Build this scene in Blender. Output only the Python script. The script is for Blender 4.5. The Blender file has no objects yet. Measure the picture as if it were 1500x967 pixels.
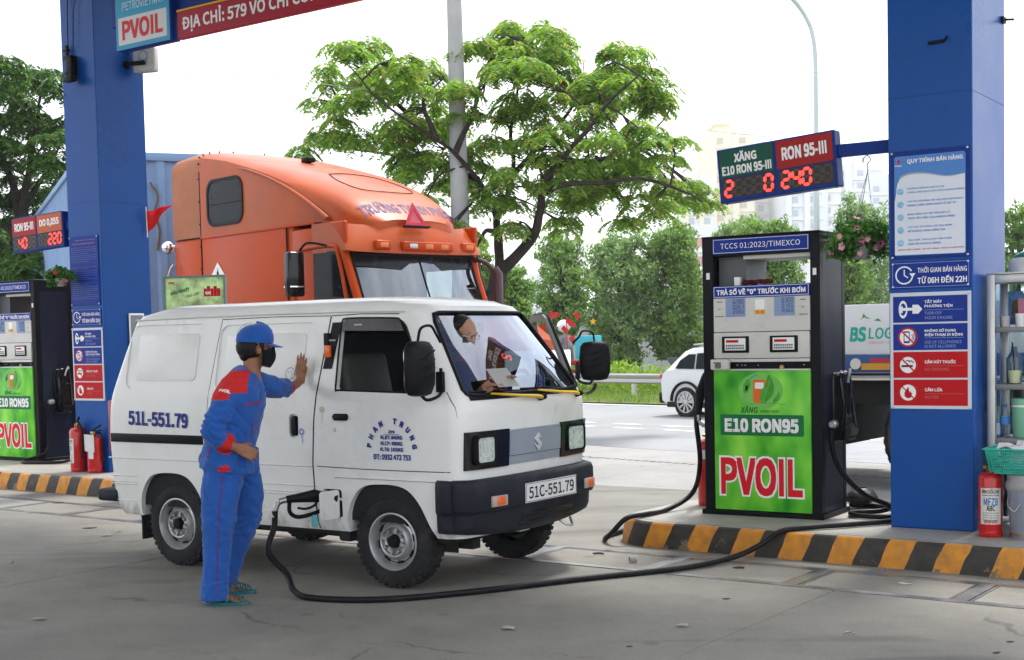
import bpy, bmesh, math, random
from mathutils import Vector, Matrix, noise, geometry
R_ = math.radians
SC = bpy.context.scene
COL = SC.collection
random.seed(7)

# ---------------------------------------------------------------- camera
cam_d = bpy.data.cameras.new('camera')
cam = bpy.data.objects.new('camera', cam_d)
COL.objects.link(cam)
cam.matrix_world = Matrix.Translation((0, 0, 1.5)) @ Matrix.Rotation(R_(90 - 2.95), 4, 'X') @ Matrix.Rotation(R_(-1.26), 4, 'Z')
cam_d.sensor_width = 36.0
cam_d.lens = 1980.0 / 1500.0 * 36.0
cam_d.shift_y = (596.0 - 483.5) / 1500.0
cam_d.clip_start = 0.05
cam_d.clip_end = 4000
SC.camera = cam

# ---------------------------------------------------------------- world, sun, exposure
SUN_EL, SUN_ROT = 62.0, 35.0
w = bpy.data.worlds.new('World')
SC.world = w
w.use_nodes = True
nt = w.node_tree
nt.nodes.clear()
wo = nt.nodes.new('ShaderNodeOutputWorld')
bg = nt.nodes.new('ShaderNodeBackground')
sky = nt.nodes.new('ShaderNodeTexSky')
sky.sky_type = 'NISHITA'
sky.sun_disc = False
sky.sun_elevation = R_(SUN_EL)
sky.sun_rotation = R_(SUN_ROT)
sky.air_density = 1.0
sky.dust_density = 2.5
tc = nt.nodes.new('ShaderNodeTexCoord')
mp = nt.nodes.new('ShaderNodeMapping')
mp.inputs['Scale'].default_value = (1.0, 1.0, 2.6)
ns = nt.nodes.new('ShaderNodeTexNoise')
ns.inputs['Scale'].default_value = 2.3
ns.inputs['Detail'].default_value = 7
ns.inputs['Roughness'].default_value = 0.58
rp = nt.nodes.new('ShaderNodeValToRGB')
rp.color_ramp.elements[0].position = 0.36
rp.color_ramp.elements[0].color = (0.12, 0.12, 0.12, 1)
rp.color_ramp.elements[1].position = 0.55
rp.color_ramp.elements[1].color = (1, 1, 1, 1)
mx = nt.nodes.new('ShaderNodeMix')
mx.data_type = 'RGBA'
mx.inputs[7].default_value = (9.6, 9.9, 10.3, 1)      # thin bright cloud over the blue
nt.links.new(tc.outputs['Generated'], mp.inputs['Vector'])
nt.links.new(mp.outputs['Vector'], ns.inputs['Vector'])
nt.links.new(ns.outputs['Fac'], rp.inputs['Fac'])
sz = nt.nodes.new('ShaderNodeSeparateXYZ')
nt.links.new(tc.outputs['Generated'], sz.inputs[0])
hr = nt.nodes.new('ShaderNodeMapRange')      # milky haze low over the horizon
for _i, _v in enumerate((0.16, 0.42, 1.0, 0.0)): hr.inputs[_i + 1].default_value = _v
nt.links.new(sz.outputs['Z'], hr.inputs[0])
mxx = nt.nodes.new('ShaderNodeMath')
mxx.operation = 'MAXIMUM'
nt.links.new(rp.outputs['Color'], mxx.inputs[0])
nt.links.new(hr.outputs[0], mxx.inputs[1])
nt.links.new(mxx.outputs[0], mx.inputs[0])
nt.links.new(sky.outputs['Color'], mx.inputs[6])
nt.links.new(mx.outputs[2], bg.inputs['Color'])
bg.inputs['Strength'].default_value = 0.1
nt.links.new(bg.outputs['Background'], wo.inputs['Surface'])

sl = bpy.data.lights.new('sun', 'SUN')
sl.energy = 2.0
sl.angle = R_(11)
sl.color = (1.0, 0.965, 0.9)
so = bpy.data.objects.new('sun', sl)
COL.objects.link(so)
_el, _az = R_(SUN_EL), R_(SUN_ROT)
sdir = Vector((math.sin(_az) * math.cos(_el), math.cos(_az) * math.cos(_el), math.sin(_el)))
so.rotation_euler = sdir.to_track_quat('Z', 'Y').to_euler()
so.location = (6, 10, 20)

SC.view_settings.view_transform = 'Standard'
SC.view_settings.look = 'None'
SC.view_settings.exposure = 1.2
SC.view_settings.gamma = 1.0
try:
    SC.cycles.max_bounces = 8
    SC.cycles.transparent_max_bounces = 16
    SC.cycles.use_denoising = True
    SC.cycles.sample_clamp_indirect = 6
    SC.cycles.caustics_reflective = False
    SC.cycles.caustics_refractive = False
except Exception:
    pass

# ---------------------------------------------------------------- materials
MATS = {}
def nod(m):
    m.use_nodes = True
    t = m.node_tree
    return t, t.nodes.get('Principled BSDF'), t.nodes, t.links

def mat(name, col, rough=0.5, metal=0.0, var=0.08, vs=3.0, bump=0.0, bs=60.0, spec=0.5, coat=0.0, dirt=None, emit=None, es=1.0, stretch=None, alpha=None, trans=0.0, sheen=0.0):
    """procedural material: noisy base colour, varied roughness, fine bump, optional blotchy dirt (colour, amount, scale)"""
    if name in MATS:
        return MATS[name]
    m = bpy.data.materials.new(name)
    t, b, N, L = nod(m)
    c3 = tuple(col) + (1,)
    co = N.new('ShaderNodeTexCoord')
    mpn = N.new('ShaderNodeMapping')
    if stretch:
        mpn.inputs['Scale'].default_value = stretch
    L.new(co.outputs['Object'], mpn.inputs['Vector'])
    n1 = N.new('ShaderNodeTexNoise')
    n1.inputs['Scale'].default_value = vs
    n1.inputs['Detail'].default_value = 6
    n1.inputs['Roughness'].default_value = 0.62
    L.new(mpn.outputs['Vector'], n1.inputs['Vector'])
    r1 = N.new('ShaderNodeMapRange')
    r1.inputs[1].default_value = 0.3
    r1.inputs[2].default_value = 0.7
    r1.inputs[3].default_value = 1 - var
    r1.inputs[4].default_value = 1 + var
    L.new(n1.outputs['Fac'], r1.inputs[0])
    mu = N.new('ShaderNodeMix')
    mu.data_type = 'RGBA'
    mu.blend_type = 'MULTIPLY'
    mu.inputs[0].default_value = 1
    mu.inputs[6].default_value = c3
    L.new(r1.outputs[0], mu.inputs[7])
    out = mu.outputs[2]
    if dirt:
        dc, da, ds = dirt
        n2 = N.new('ShaderNodeTexNoise')
        n2.inputs['Scale'].default_value = ds
        n2.inputs['Detail'].default_value = 9
        n2.inputs['Roughness'].default_value = 0.7
        L.new(mpn.outputs['Vector'], n2.inputs['Vector'])
        r2 = N.new('ShaderNodeMapRange')
        r2.inputs[1].default_value = 0.5
        r2.inputs[2].default_value = 0.78
        r2.inputs[3].default_value = 0
        r2.inputs[4].default_value = da
        L.new(n2.outputs['Fac'], r2.inputs[0])
        mu2 = N.new('ShaderNodeMix')
        mu2.data_type = 'RGBA'
        L.new(r2.outputs[0], mu2.inputs[0])
        L.new(out, mu2.inputs[6])
        mu2.inputs[7].default_value = tuple(dc) + (1,)
        out = mu2.outputs[2]
    L.new(out, b.inputs['Base Color'])
    rr = N.new('ShaderNodeMapRange')
    rr.inputs[1].default_value = 0.3
    rr.inputs[2].default_value = 0.7
    rr.inputs[3].default_value = max(0.02, rough - 0.06)
    rr.inputs[4].default_value = min(1, rough + 0.08)
    L.new(n1.outputs['Fac'], rr.inputs[0])
    L.new(rr.outputs[0], b.inputs['Roughness'])
    b.inputs['Metallic'].default_value = metal
    b.inputs['Specular IOR Level'].default_value = spec * (0.4 if max(col) - min(col) > 0.06 or max(col) < 0.05 else 0.8)
    b.inputs['Coat Weight'].default_value = coat
    b.inputs['Coat Roughness'].default_value = 0.08
    b.inputs['Transmission Weight'].default_value = trans
    b.inputs['Sheen Weight'].default_value = sheen
    if bump:
        n3 = N.new('ShaderNodeTexNoise')
        n3.inputs['Scale'].default_value = bs
        n3.inputs['Detail'].default_value = 5
        L.new(mpn.outputs['Vector'], n3.inputs['Vector'])
        bp = N.new('ShaderNodeBump')
        bp.inputs['Strength'].default_value = bump
        bp.inputs['Distance'].default_value = 0.01
        L.new(n3.outputs['Fac'], bp.inputs['Height'])
        L.new(bp.outputs['Normal'], b.inputs['Normal'])
    if emit:
        b.inputs['Emission Color'].default_value = tuple(emit) + (1,)
        b.inputs['Emission Strength'].default_value = es
    MATS[name] = m
    return m

def glass(name, tint=(0.75, 0.8, 0.8), refl=1.0, rough=0.0):
    """thin sheet glass: tinted transparency under a fresnel reflection"""
    if name in MATS:
        return MATS[name]
    m = bpy.data.materials.new(name)
    t, b, N, L = nod(m)
    N.remove(b)
    o = N.get('Material Output')
    tr = N.new('ShaderNodeBsdfTransparent')
    tr.inputs['Color'].default_value = tuple(tint) + (1,)
    gl = N.new('ShaderNodeBsdfGlossy')
    gl.inputs['Roughness'].default_value = rough
    gl.inputs['Color'].default_value = (0.86, 0.92, 1, 1)
    fr = N.new('ShaderNodeFresnel')
    fr.inputs['IOR'].default_value = 1.55
    mm = N.new('ShaderNodeMath')
    mm.operation = 'MULTIPLY'
    mm.use_clamp = True
    mm.inputs[1].default_value = 1.7 * refl
    L.new(fr.outputs[0], mm.inputs[0])
    gg = N.new('ShaderNodeNewGeometry'); ff = N.new('ShaderNodeMath'); ff.operation = 'SUBTRACT'; ff.inputs[0].default_value = 1.0; ff.use_clamp = True
    L.new(gg.outputs['Backfacing'], ff.inputs[1])
    m3 = N.new('ShaderNodeMath'); m3.operation = 'MULTIPLY'; L.new(mm.outputs[0], m3.inputs[0]); L.new(ff.outputs[0], m3.inputs[1])
    ms = N.new('ShaderNodeMixShader')
    L.new(m3.outputs[0], ms.inputs[0])
    L.new(tr.outputs[0], ms.inputs[1])
    L.new(gl.outputs[0], ms.inputs[2])
    L.new(ms.outputs[0], o.inputs['Surface'])
    MATS[name] = m
    return m

def leafmat(name, c1, c2, c3=None, tl=0.35):
    if name in MATS:
        return MATS[name]
    m = bpy.data.materials.new(name)
    t, b, N, L = nod(m)
    g = N.new('ShaderNodeNewGeometry')
    rp_ = N.new('ShaderNodeValToRGB')
    cr = rp_.color_ramp
    cr.elements[0].position = 0.1
    cr.elements[0].color = tuple(c1) + (1,)
    cr.elements[1].position = 0.9
    cr.elements[1].color = tuple(c2) + (1,)
    if c3:
        e = cr.elements.new(0.97)
        e.color = tuple(c3) + (1,)
        e = cr.elements.new(0.93)
        e.color = tuple(c2) + (1,)
    L.new(g.outputs['Random Per Island'], rp_.inputs[0])
    L.new(rp_.outputs[0], b.inputs['Base Color'])
    b.inputs['Roughness'].default_value = 0.55
    b.inputs['Specular IOR Level'].default_value = 0.3
    o = N.get('Material Output')
    tr = N.new('ShaderNodeBsdfTranslucent')
    hs = N.new('ShaderNodeHueSaturation')
    hs.inputs['Value'].default_value = 1.5
    hs.inputs['Saturation'].default_value = 1.1
    L.new(rp_.outputs[0], hs.inputs['Color'])
    L.new(hs.outputs[0], tr.inputs['Color'])
    ms = N.new('ShaderNodeMixShader')
    ms.inputs[0].default_value = tl
    L.new(b.outputs[0], ms.inputs[1])
    L.new(tr.outputs[0], ms.inputs[2])
    L.new(ms.outputs[0], o.inputs['Surface'])
    MATS[name] = m
    return m

# ---------------------------------------------------------------- mesh builder
def face_m(x=0, y=0, z=0):
    """X right, Y up, Z towards -y: the plane of a vertical face seen from the front"""
    return Matrix(((1, 0, 0, x), (0, 0, -1, y), (0, 1, 0, z), (0, 0, 0, 1)))
def side_m(x=0, y=0, z=0):
    """plane of a face that looks along +x: X towards +y, Y up, Z = +x"""
    return Matrix(((0, 0, 1, x), (1, 0, 0, y), (0, 1, 0, z), (0, 0, 0, 1)))
def axis_m(p, d):
    d = Vector(d).normalized()
    q = d.to_track_quat('Z', 'Y')
    return Matrix.Translation(p) @ q.to_matrix().to_4x4()
I4 = Matrix.Identity(4)

def rrect(w, h, r, n=4, x=0, y=0):
    """rounded rectangle, counter-clockwise, corner at (x, y)"""
    r = min(r, w / 2 - 1e-5, h / 2 - 1e-5)
    o = []
    for cx, cy, a in ((x + w - r, y + r, -90), (x + w - r, y + h - r, 0), (x + r, y + h - r, 90), (x + r, y + r, 180)):
        for k in range(n + 1):
            t = R_(a + 90 * k / n)
            o.append((cx + r * math.cos(t), cy + r * math.sin(t)))
    return o
def circ(r, n=24, x=0, y=0, a0=0):
    return [(x + r * math.cos(a0 + 2 * math.pi * k / n), y + r * math.sin(a0 + 2 * math.pi * k / n)) for k in range(n)]
def bez(pts, n=8):
    """Catmull-Rom through the points"""
    P = [Vector(p) for p in pts]
    P = [2 * P[0] - P[1]] + P + [2 * P[-1] - P[-2]]
    o = []
    for i in range(1, len(P) - 2):
        for k in range(n):
            t = k / n
            a, b, c, d = P[i - 1:i + 3]
            o.append(0.5 * ((2 * b) + (c - a) * t + (2 * a - 5 * b + 4 * c - d) * t * t + (3 * b - a - 3 * c + d) * t ** 3))
    o.append(P[-2])
    return o

class MB:
    def __init__(s):
        s.v = []; s.f = []; s.m = []
    def add(s, vs, fs, mi=0, M=None):
        b = len(s.v)
        for p in vs:
            p = Vector(p)
            s.v.append(M @ p if M is not None else p)
        for f in fs:
            s.f.append([b + i for i in f]); s.m.append(mi)
        return s
    def bm(s, bm, mi=0, M=None):
        bm.verts.index_update()
        return s.add([v.co.copy() for v in bm.verts], [[v.index for v in f.verts] for f in bm.faces], mi, M)
    def box(s, x0, y0, z0, x1, y1, z1, bev=0, mi=0, M=None, seg=2):
        x0, x1 = min(x0, x1), max(x0, x1); y0, y1 = min(y0, y1), max(y0, y1); z0, z1 = min(z0, z1), max(z0, z1)
        vs = [(x0, y0, z0), (x1, y0, z0), (x1, y1, z0), (x0, y1, z0), (x0, y0, z1), (x1, y0, z1), (x1, y1, z1), (x0, y1, z1)]
        fs = [(0, 3, 2, 1), (4, 5, 6, 7), (0, 1, 5, 4), (1, 2, 6, 5), (2, 3, 7, 6), (3, 0, 4, 7)]
        if not bev:
            return s.add(vs, fs, mi, M)
        b = bmesh.new()
        bv = [b.verts.new(p) for p in vs]
        for f in fs:
            b.faces.new([bv[i] for i in f])
        bmesh.ops.bevel(b, geom=list(b.edges), offset=bev, segments=seg, profile=0.5, affect='EDGES')
        s.bm(b, mi, M); b.free()
        return s
    def prism(s, poly, d0, d1, M=None, mi=0, bev=0, seg=2):
        n = len(poly)
        vs = [(p[0], p[1], d0) for p in poly] + [(p[0], p[1], d1) for p in poly]
        if not bev:
            fs = [list(range(n))[::-1], list(range(n, 2 * n))] + [(i, (i + 1) % n, n + (i + 1) % n, n + i) for i in range(n)]
            return s.add(vs, fs, mi, M)
        b = bmesh.new()
        bv = [b.verts.new(p) for p in vs]
        b.faces.new([bv[i] for i in range(n)][::-1])
        top = b.faces.new([bv[n + i] for i in range(n)])
        for i in range(n):
            b.faces.new((bv[i], bv[(i + 1) % n], bv[n + (i + 1) % n], bv[n + i]))
        bmesh.ops.bevel(b, geom=list(top.edges), offset=bev, segments=seg, profile=0.5, affect='EDGES')
        s.bm(b, mi, M); b.free()
        return s
    def sheet(s, poly, z=0, M=None, mi=0):
        return s.add([(p[0], p[1], z) for p in poly], [list(range(len(poly)))], mi, M)
    def frame(s, outer, inner, d0, d1, M=None, mi=0):
        """ring between two outlines with the same number of points"""
        n = len(outer)
        vs = [(p[0], p[1], d) for d in (d0, d1) for q in (outer, inner) for p in q]
        fs = []
        for i in range(n):
            j = (i + 1) % n
            fs += [(2 * n + i, 2 * n + j, 3 * n + j, 3 * n + i), (i, j, 2 * n + j, 2 * n + i), (n + j, n + i, 3 * n + i, 3 * n + j), (j, i, n + i, n + j)]
        return s.add(vs, fs, mi, M)
    def tube(s, pts, r, n=8, mi=0, M=None, caps=True, flat=None):
        P = [Vector(p) for p in pts]
        m = len(P)
        rs = r if isinstance(r, list) else [r] * m
        T = [(P[min(i + 1, m - 1)] - P[max(i - 1, 0)]).normalized() for i in range(m)]
        up = Vector((0, 0, 1)) if abs(T[0].z) < 0.9 else Vector((1, 0, 0))
        X = T[0].cross(up).normalized()
        vs = []
        for i in range(m):
            X = (X - T[i] * X.dot(T[i]))
            X = X.normalized() if X.length > 1e-6 else T[i].orthogonal().normalized()
            Y = T[i].cross(X)
            for k in range(n):
                a = 2 * math.pi * k / n
                rr = rs[i]
                rx, ry = rr if isinstance(rr, (tuple, list)) else (rr, rr)
                vs.append(P[i] + X * (rx * math.cos(a)) + Y * (ry * math.sin(a)))
        fs = []
        for i in range(m - 1):
            for k in range(n):
                a, b = i * n + k, i * n + (k + 1) % n
                fs.append((a, a + n, b + n, b))
        if caps:
            fs.append([k for k in range(n)])
            fs.append([(m - 1) * n + k for k in range(n)][::-1])
        return s.add(vs, fs, mi, M)
    def lathe(s, prof, n=24, M=None, mi=0, closed=False, caps=True):
        """prof: (radius, height) along local Z"""
        m = len(prof)
        vs = []
        for r_, h in prof:
            for k in range(n):
                a = 2 * math.pi * k / n
                vs.append((r_ * math.cos(a), r_ * math.sin(a), h))
        fs = []
        mm = m if closed else m - 1
        for i in range(mm):
            j = (i + 1) % m
            for k in range(n):
                k2 = (k + 1) % n
                fs.append((i * n + k, i * n + k2, j * n + k2, j * n + k))
        if not closed and caps:
            if prof[0][0] > 1e-4: fs.append([k for k in range(n)][::-1])
            if prof[-1][0] > 1e-4: fs.append([(m - 1) * n + k for k in range(n)])
        return s.add(vs, fs, mi, M)
    def ball(s, c, r, n=10, mi=0, sc=(1, 1, 1), M=None):
        c = Vector(c)
        vs = []; m = n
        for i in range(1, m):
            t = math.pi * i / m
            for k in range(n * 2):
                a = math.pi * k / n
                vs.append(c + Vector((r * sc[0] * math.sin(t) * math.cos(a), r * sc[1] * math.sin(t) * math.sin(a), r * sc[2] * math.cos(t))))
        q = 2 * n
        top = len(vs); vs.append(c + Vector((0, 0, r * sc[2]))); vs.append(c - Vector((0, 0, r * sc[2])))
        fs = []
        for i in range(m - 2):
            for k in range(q):
                fs.append((i * q + k, (i + 1) * q + k, (i + 1) * q + (k + 1) % q, i * q + (k + 1) % q))
        for k in range(q):
            fs.append((top, k, (k + 1) % q))
            fs.append((top + 1, (m - 2) * q + (k + 1) % q, (m - 2) * q + k))
        return s.add(vs, fs, mi, M)
    def loft(s, rings, closed=True, caps=True, mi=0, M=None):
        n = len(rings[0]); m = len(rings)
        vs = [p for r in rings for p in r]
        fs = []
        for i in range(m - 1):
            for k in range(n if closed else n - 1):
                k2 = (k + 1) % n
                fs.append((i * n + k, i * n + k2, (i + 1) * n + k2, (i + 1) * n + k))
        if caps and closed:
            fs.append([k for k in range(n)][::-1]); fs.append([(m - 1) * n + k for k in range(n)])
        return s.add(vs, fs, mi, M)
    def mesh(s, name, mats, smooth=35, fix=False, merge=0):
        me = bpy.data.meshes.new(name)
        me.from_pydata([tuple(p) for p in s.v], [], s.f)
        for m_ in (mats if isinstance(mats, (list, tuple)) else [mats]):
            me.materials.append(m_)
        if any(s.m):
            me.polygons.foreach_set('material_index', s.m)
        if fix or merge:
            b = bmesh.new(); b.from_mesh(me)
            if merge: bmesh.ops.remove_doubles(b, verts=b.verts, dist=merge)
            bmesh.ops.recalc_face_normals(b, faces=b.faces)
            b.to_mesh(me); b.free()
        if smooth:
            me.shade_smooth()
            if smooth < 180:
                me.set_sharp_from_angle(angle=R_(smooth))
        me.update()
        return me
    def obj(s, name, mats, parent=None, smooth=35, fix=False, merge=0, M=None):
        o = bpy.data.objects.new(name, s.mesh(name, mats, smooth, fix, merge))
        COL.objects.link(o)
        if parent: o.parent = parent
        if M is not None: o.matrix_local = M
        return o

def thing(name, label, cat, loc=(0, 0, 0), rz=0, group=None):
    o = bpy.data.objects.new(name, None)
    o.empty_display_size = 0.2
    COL.objects.link(o)
    o.location = loc
    o.rotation_euler = (0, 0, R_(rz))
    o['label'] = label; o['category'] = cat
    if group: o['group'] = group
    return o
def tag(o, label=None, cat=None, group=None, kind=None):
    for k, v in (('label', label), ('category', cat), ('group', group), ('kind', kind)):
        if v: o[k] = v
    return o
def copy_tree(o, parent=None):
    c = o.copy()
    COL.objects.link(c)
    if parent: c.parent = parent
    for ch in [x for x in o.children]:
        copy_tree(ch, c)
    return c
def evald(o):
    """mesh of an object with its modifiers applied; the object keeps the result"""
    dg = bpy.context.evaluated_depsgraph_get()
    dg.update()
    me = bpy.data.meshes.new_from_object(o.evaluated_get(dg))
    o.modifiers.clear()
    o.data = me
    return me
def boolean(o, cutters, solver='EXACT'):
    for c in cutters:
        md = o.modifiers.new('b', 'BOOLEAN')
        md.operation = 'DIFFERENCE'
        md.solver = solver
        md.object = c
    evald(o)
    for c in cutters:
        me = c.data
        bpy.data.objects.remove(c)
        bpy.data.meshes.remove(me)

# ---------------------------------------------------------------- lettering
_TXT = {}
try:      # the sans face that ships with Blender; its built-in face if that is not there
    import os
    FONT = bpy.data.fonts.load(os.path.join(bpy.utils.resource_path('LOCAL'), 'datafiles', 'fonts', 'Noto Sans CJK Regular.woff2'))
except Exception:
    FONT = None
def text_mb(s, w=None, h=None, bold=0.0, mb=None, M=None, mi=0, depth=0.0012, align='L', shear=0.0):
    """flat lettering fitted to a box w x h in the XY plane of M, its lower left (or centre) corner at the origin"""
    key = (s, bold, shear)
    if key not in _TXT:
        c = bpy.data.curves.new('t', 'FONT')
        c.body = s
        if FONT: c.font = FONT
        c.extrude = 0
        c.resolution_u = 2 if len(s) > 16 else 3
        c.shear = shear
        o = bpy.data.objects.new('t', c)
        COL.objects.link(o)
        dg = bpy.context.evaluated_depsgraph_get()
        dg.update()
        me = bpy.data.meshes.new_from_object(o.evaluated_get(dg))
        vs = [v.co.copy() for v in me.vertices]
        fs = [list(p.vertices) for p in me.polygons]
        if bold:      # heavier strokes: copies shifted a little, each a hair in front of the last
            v0, f0, vs, fs = vs, fs, [], []
            q = bold * (0.5 if FONT else 0.75)
            for i, (dx, dy) in enumerate(((-q, -q), (q, -q), (-q, q), (q, q)) if bold < 0.04 else ((-q, -q), (q, -q), (-q, q), (q, q), (0, q), (0, -q), (q, 0), (-q, 0))):
                n = len(vs)
                vs += [Vector((v.x + dx, v.y + dy, 0.00006 * i)) for v in v0]
                fs += [[n + k for k in f] for f in f0]
        bpy.data.objects.remove(o); bpy.data.curves.remove(c); bpy.data.meshes.remove(me)
        _TXT[key] = (vs, fs)
    vs, fs = _TXT[key]
    if not vs: return mb or MB()
    x0 = min(v.x for v in vs); x1 = max(v.x for v in vs); y0 = min(v.y for v in vs); y1 = max(v.y for v in vs)
    sx = (w / (x1 - x0)) if w else None
    sy = (h / (y1 - y0)) if h else None
    if sx is None: sx = sy
    if sy is None: sy = sx
    ox = -(x1 - x0) * sx / 2 if align == 'C' else 0
    mb = mb or MB()
    mb.add([((v.x - x0) * sx + ox, (v.y - y0) * sy, depth + v.z) for v in vs], fs, mi, M)
    return mb
def text(s, w, h, m, parent, M, bold=0.0, align='L', name='lettering', shear=0.0):
    return text_mb(s, w, h, bold, None, M, align=align, shear=shear).obj(name, m, parent, smooth=0)

SEG = {'0': 'abcdef', '1': 'bc', '2': 'abged', '4': 'fgbc', '8': 'abcdefg', '6': 'afgedc', '7': 'abc', '3': 'abgcd', '5': 'afgcd', '9': 'abcdfg', ' ': ''}
def digit(mb, ch, x, y, w, h, t, M, mi=0, lean=0.0):
    """seven-segment digit"""
    hh = h / 2
    g = t * 0.18
    def seg(x0, y0, x1, y1):
        d = Vector((x1 - x0, y1 - y0)); L = d.length; d /= L; n_ = Vector((-d.y, d.x))
        a = Vector((x0, y0)) + d * g; b = Vector((x1, y1)) - d * g
        pts = [a, a + d * t / 2 - n_ * t / 2, b - d * t / 2 - n_ * t / 2, b, b - d * t / 2 + n_ * t / 2, a + d * t / 2 + n_ * t / 2]
        mb.prism([(x + p.x + lean * p.y, y + p.y) for p in pts], 0, 0.0015, M, mi)
    S = dict(a=(0, h, w, h), b=(w, hh, w, h), c=(w, 0, w, hh), d=(0, 0, w, 0), e=(0, 0, 0, hh), f=(0, hh, 0, h), g=(0, hh, w, hh))
    for c in SEG[ch]:
        seg(*S[c])

# ---------------------------------------------------------------- shared materials
M_blue = mat('column_blue_panel', (0.001, 0.064, 0.29), 0.3, var=0.10, vs=1.2, spec=0.5, dirt=((0.01, 0.03, 0.12), 0.3, 2.2), bump=0.02, bs=3)
M_blue2 = mat('sign_blue', (0.006, 0.03, 0.25), 0.35, spec=0.35, var=0.04)
M_navy = mat('sign_frame_blue', (0.004, 0.03, 0.2), 0.4, spec=0.35, var=0.05)
M_white = mat('white_print', (0.78, 0.78, 0.77), 0.45, var=0.03)
M_wtext = mat('white_letter_paint', (0.8, 0.8, 0.8), 0.5, var=0.02)
M_dimtext = mat('faded_letter_paint', (0.28, 0.36, 0.62), 0.5, var=0.02)
M_red = mat('sign_red', (0.47, 0.006, 0.01), 0.4, spec=0.35, var=0.04)
M_dred = mat('price_red', (0.33, 0.01, 0.01), 0.4, var=0.05)
M_letred = mat('letter_red', (0.62, 0.012, 0.02), 0.4, var=0.03)
M_green = mat('price_green', (0.005, 0.075, 0.05), 0.4, var=0.05)
M_black = mat('black_plastic', (0.007, 0.007, 0.009), 0.45, spec=0.3, var=0.15, vs=9, bump=0.08, bs=200)
M_blackg = mat('black_gloss', (0.008, 0.008, 0.01), 0.15, var=0.1, coat=0.3)
M_rubber = mat('rubber', (0.016, 0.016, 0.017), 0.72, var=0.25, vs=14, bump=0.25, bs=120, dirt=((0.09, 0.085, 0.075), 0.35, 7))
M_hose = mat('hose_rubber', (0.008, 0.008, 0.010), 0.4, spec=0.35, var=0.2, vs=20, dirt=((0.07, 0.07, 0.07), 0.25, 9))
M_steel = mat('bare_steel', (0.42, 0.42, 0.42), 0.38, metal=0.9, var=0.15, vs=8, bump=0.1, dirt=((0.16, 0.13, 0.1), 0.4, 12))
M_chrome = mat('chrome', (0.75, 0.76, 0.78), 0.12, metal=1.0, var=0.04)
M_alu = mat('aluminium', (0.55, 0.55, 0.53), 0.4, metal=0.75, var=0.08, vs=6, dirt=((0.25, 0.23, 0.2), 0.3, 9))
M_led = mat('led_red', (0.9, 0.03, 0.03), 0.4, var=0.0, emit=(1.0, 0.05, 0.04), es=1.1)
M_ledoff = mat('led_unlit', (0.05, 0.03, 0.03), 0.4, var=0.1)
M_leddark = mat('led_panel', (0.025, 0.018, 0.016), 0.25, var=0.15)
M_yel = mat('yellow_paint', (0.72, 0.36, 0.02), 0.5, var=0.1)
M_screw = mat('sign_screw', (0.6, 0.6, 0.62), 0.3, metal=0.7)

def concrete(name, col, dark, scale=1.0, rough=0.82, spots=True):
    m = bpy.data.materials.new(name)
    t, b, N, L = nod(m)
    g = N.new('ShaderNodeNewGeometry')
    def noise_(sc, det=6, ro=0.6):
        n = N.new('ShaderNodeTexNoise')
        n.inputs['Scale'].default_value = sc * scale; n.inputs['Detail'].default_value = det; n.inputs['Roughness'].default_value = ro
        L.new(g.outputs['Position'], n.inputs['Vector'])
        return n
    def rng(src, a, b_, c, d):
        r = N.new('ShaderNodeMapRange')
        for i, v_ in enumerate((a, b_, c, d)): r.inputs[i + 1].default_value = v_
        L.new(src, r.inputs[0]); return r.outputs[0]
    def mixc(f, a, b_, mode='MIX'):
        k = N.new('ShaderNodeMix'); k.data_type = 'RGBA'; k.blend_type = mode
        if isinstance(f, float): k.inputs[0].default_value = f
        else: L.new(f, k.inputs[0])
        for i, x in ((6, a), (7, b_)):
            if isinstance(x, tuple): k.inputs[i].default_value = x + (1,)
            else: L.new(x, k.inputs[i])
        return k.outputs[2]
    base = mixc(rng(noise_(0.55, 8, 0.65).outputs['Fac'], 0.35, 0.68, 0, 1), col, dark)
    base = mixc(rng(noise_(2.7, 9, 0.75).outputs['Fac'], 0.5, 0.75, 0, 0.55), base, tuple(c * 0.62 for c in dark))
    base = mixc(rng(noise_(38, 4, 0.7).outputs['Fac'], 0.3, 0.7, 0.0, 0.35), base, tuple(c * 0.7 for c in dark))
    base = mixc(rng(noise_(160, 2, 0.5).outputs['Fac'], 0.56, 0.7, 0.0, 0.4), base, tuple(min(1, c * 1.5) for c in col))
    if spots:
        v = N.new('ShaderNodeTexVoronoi'); v.inputs['Scale'].default_value = 1.7; v.inputs['Randomness'].default_value = 1
        L.new(g.outputs['Position'], v.inputs['Vector'])
        base = mixc(rng(v.outputs['Distance'], 0.02, 0.09, 0.5, 0.0), base, tuple(c * 0.35 for c in dark))
    L.new(base, b.inputs['Base Color'])
    L.new(rng(noise_(1.3, 5).outputs['Fac'], 0.3, 0.7, rough - 0.2, rough + 0.08), b.inputs['Roughness'])
    bp = N.new('ShaderNodeBump'); bp.inputs['Strength'].default_value = 0.35; bp.inputs['Distance'].default_value = 0.006
    L.new(noise_(70, 6, 0.7).outputs['Fac'], bp.inputs['Height']); L.new(bp.outputs['Normal'], b.inputs['Normal'])
    b.inputs['Specular IOR Level'].default_value = 0.4
    MATS[name] = m
    return m
M_slab = concrete('forecourt_concrete', (0.25, 0.236, 0.205), (0.158, 0.152, 0.138))
M_slab2 = concrete('cover_concrete', (0.27, 0.25, 0.215), (0.17, 0.16, 0.145))
M_base = concrete('worn_concrete', (0.33, 0.325, 0.315), (0.25, 0.245, 0.24))
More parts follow.
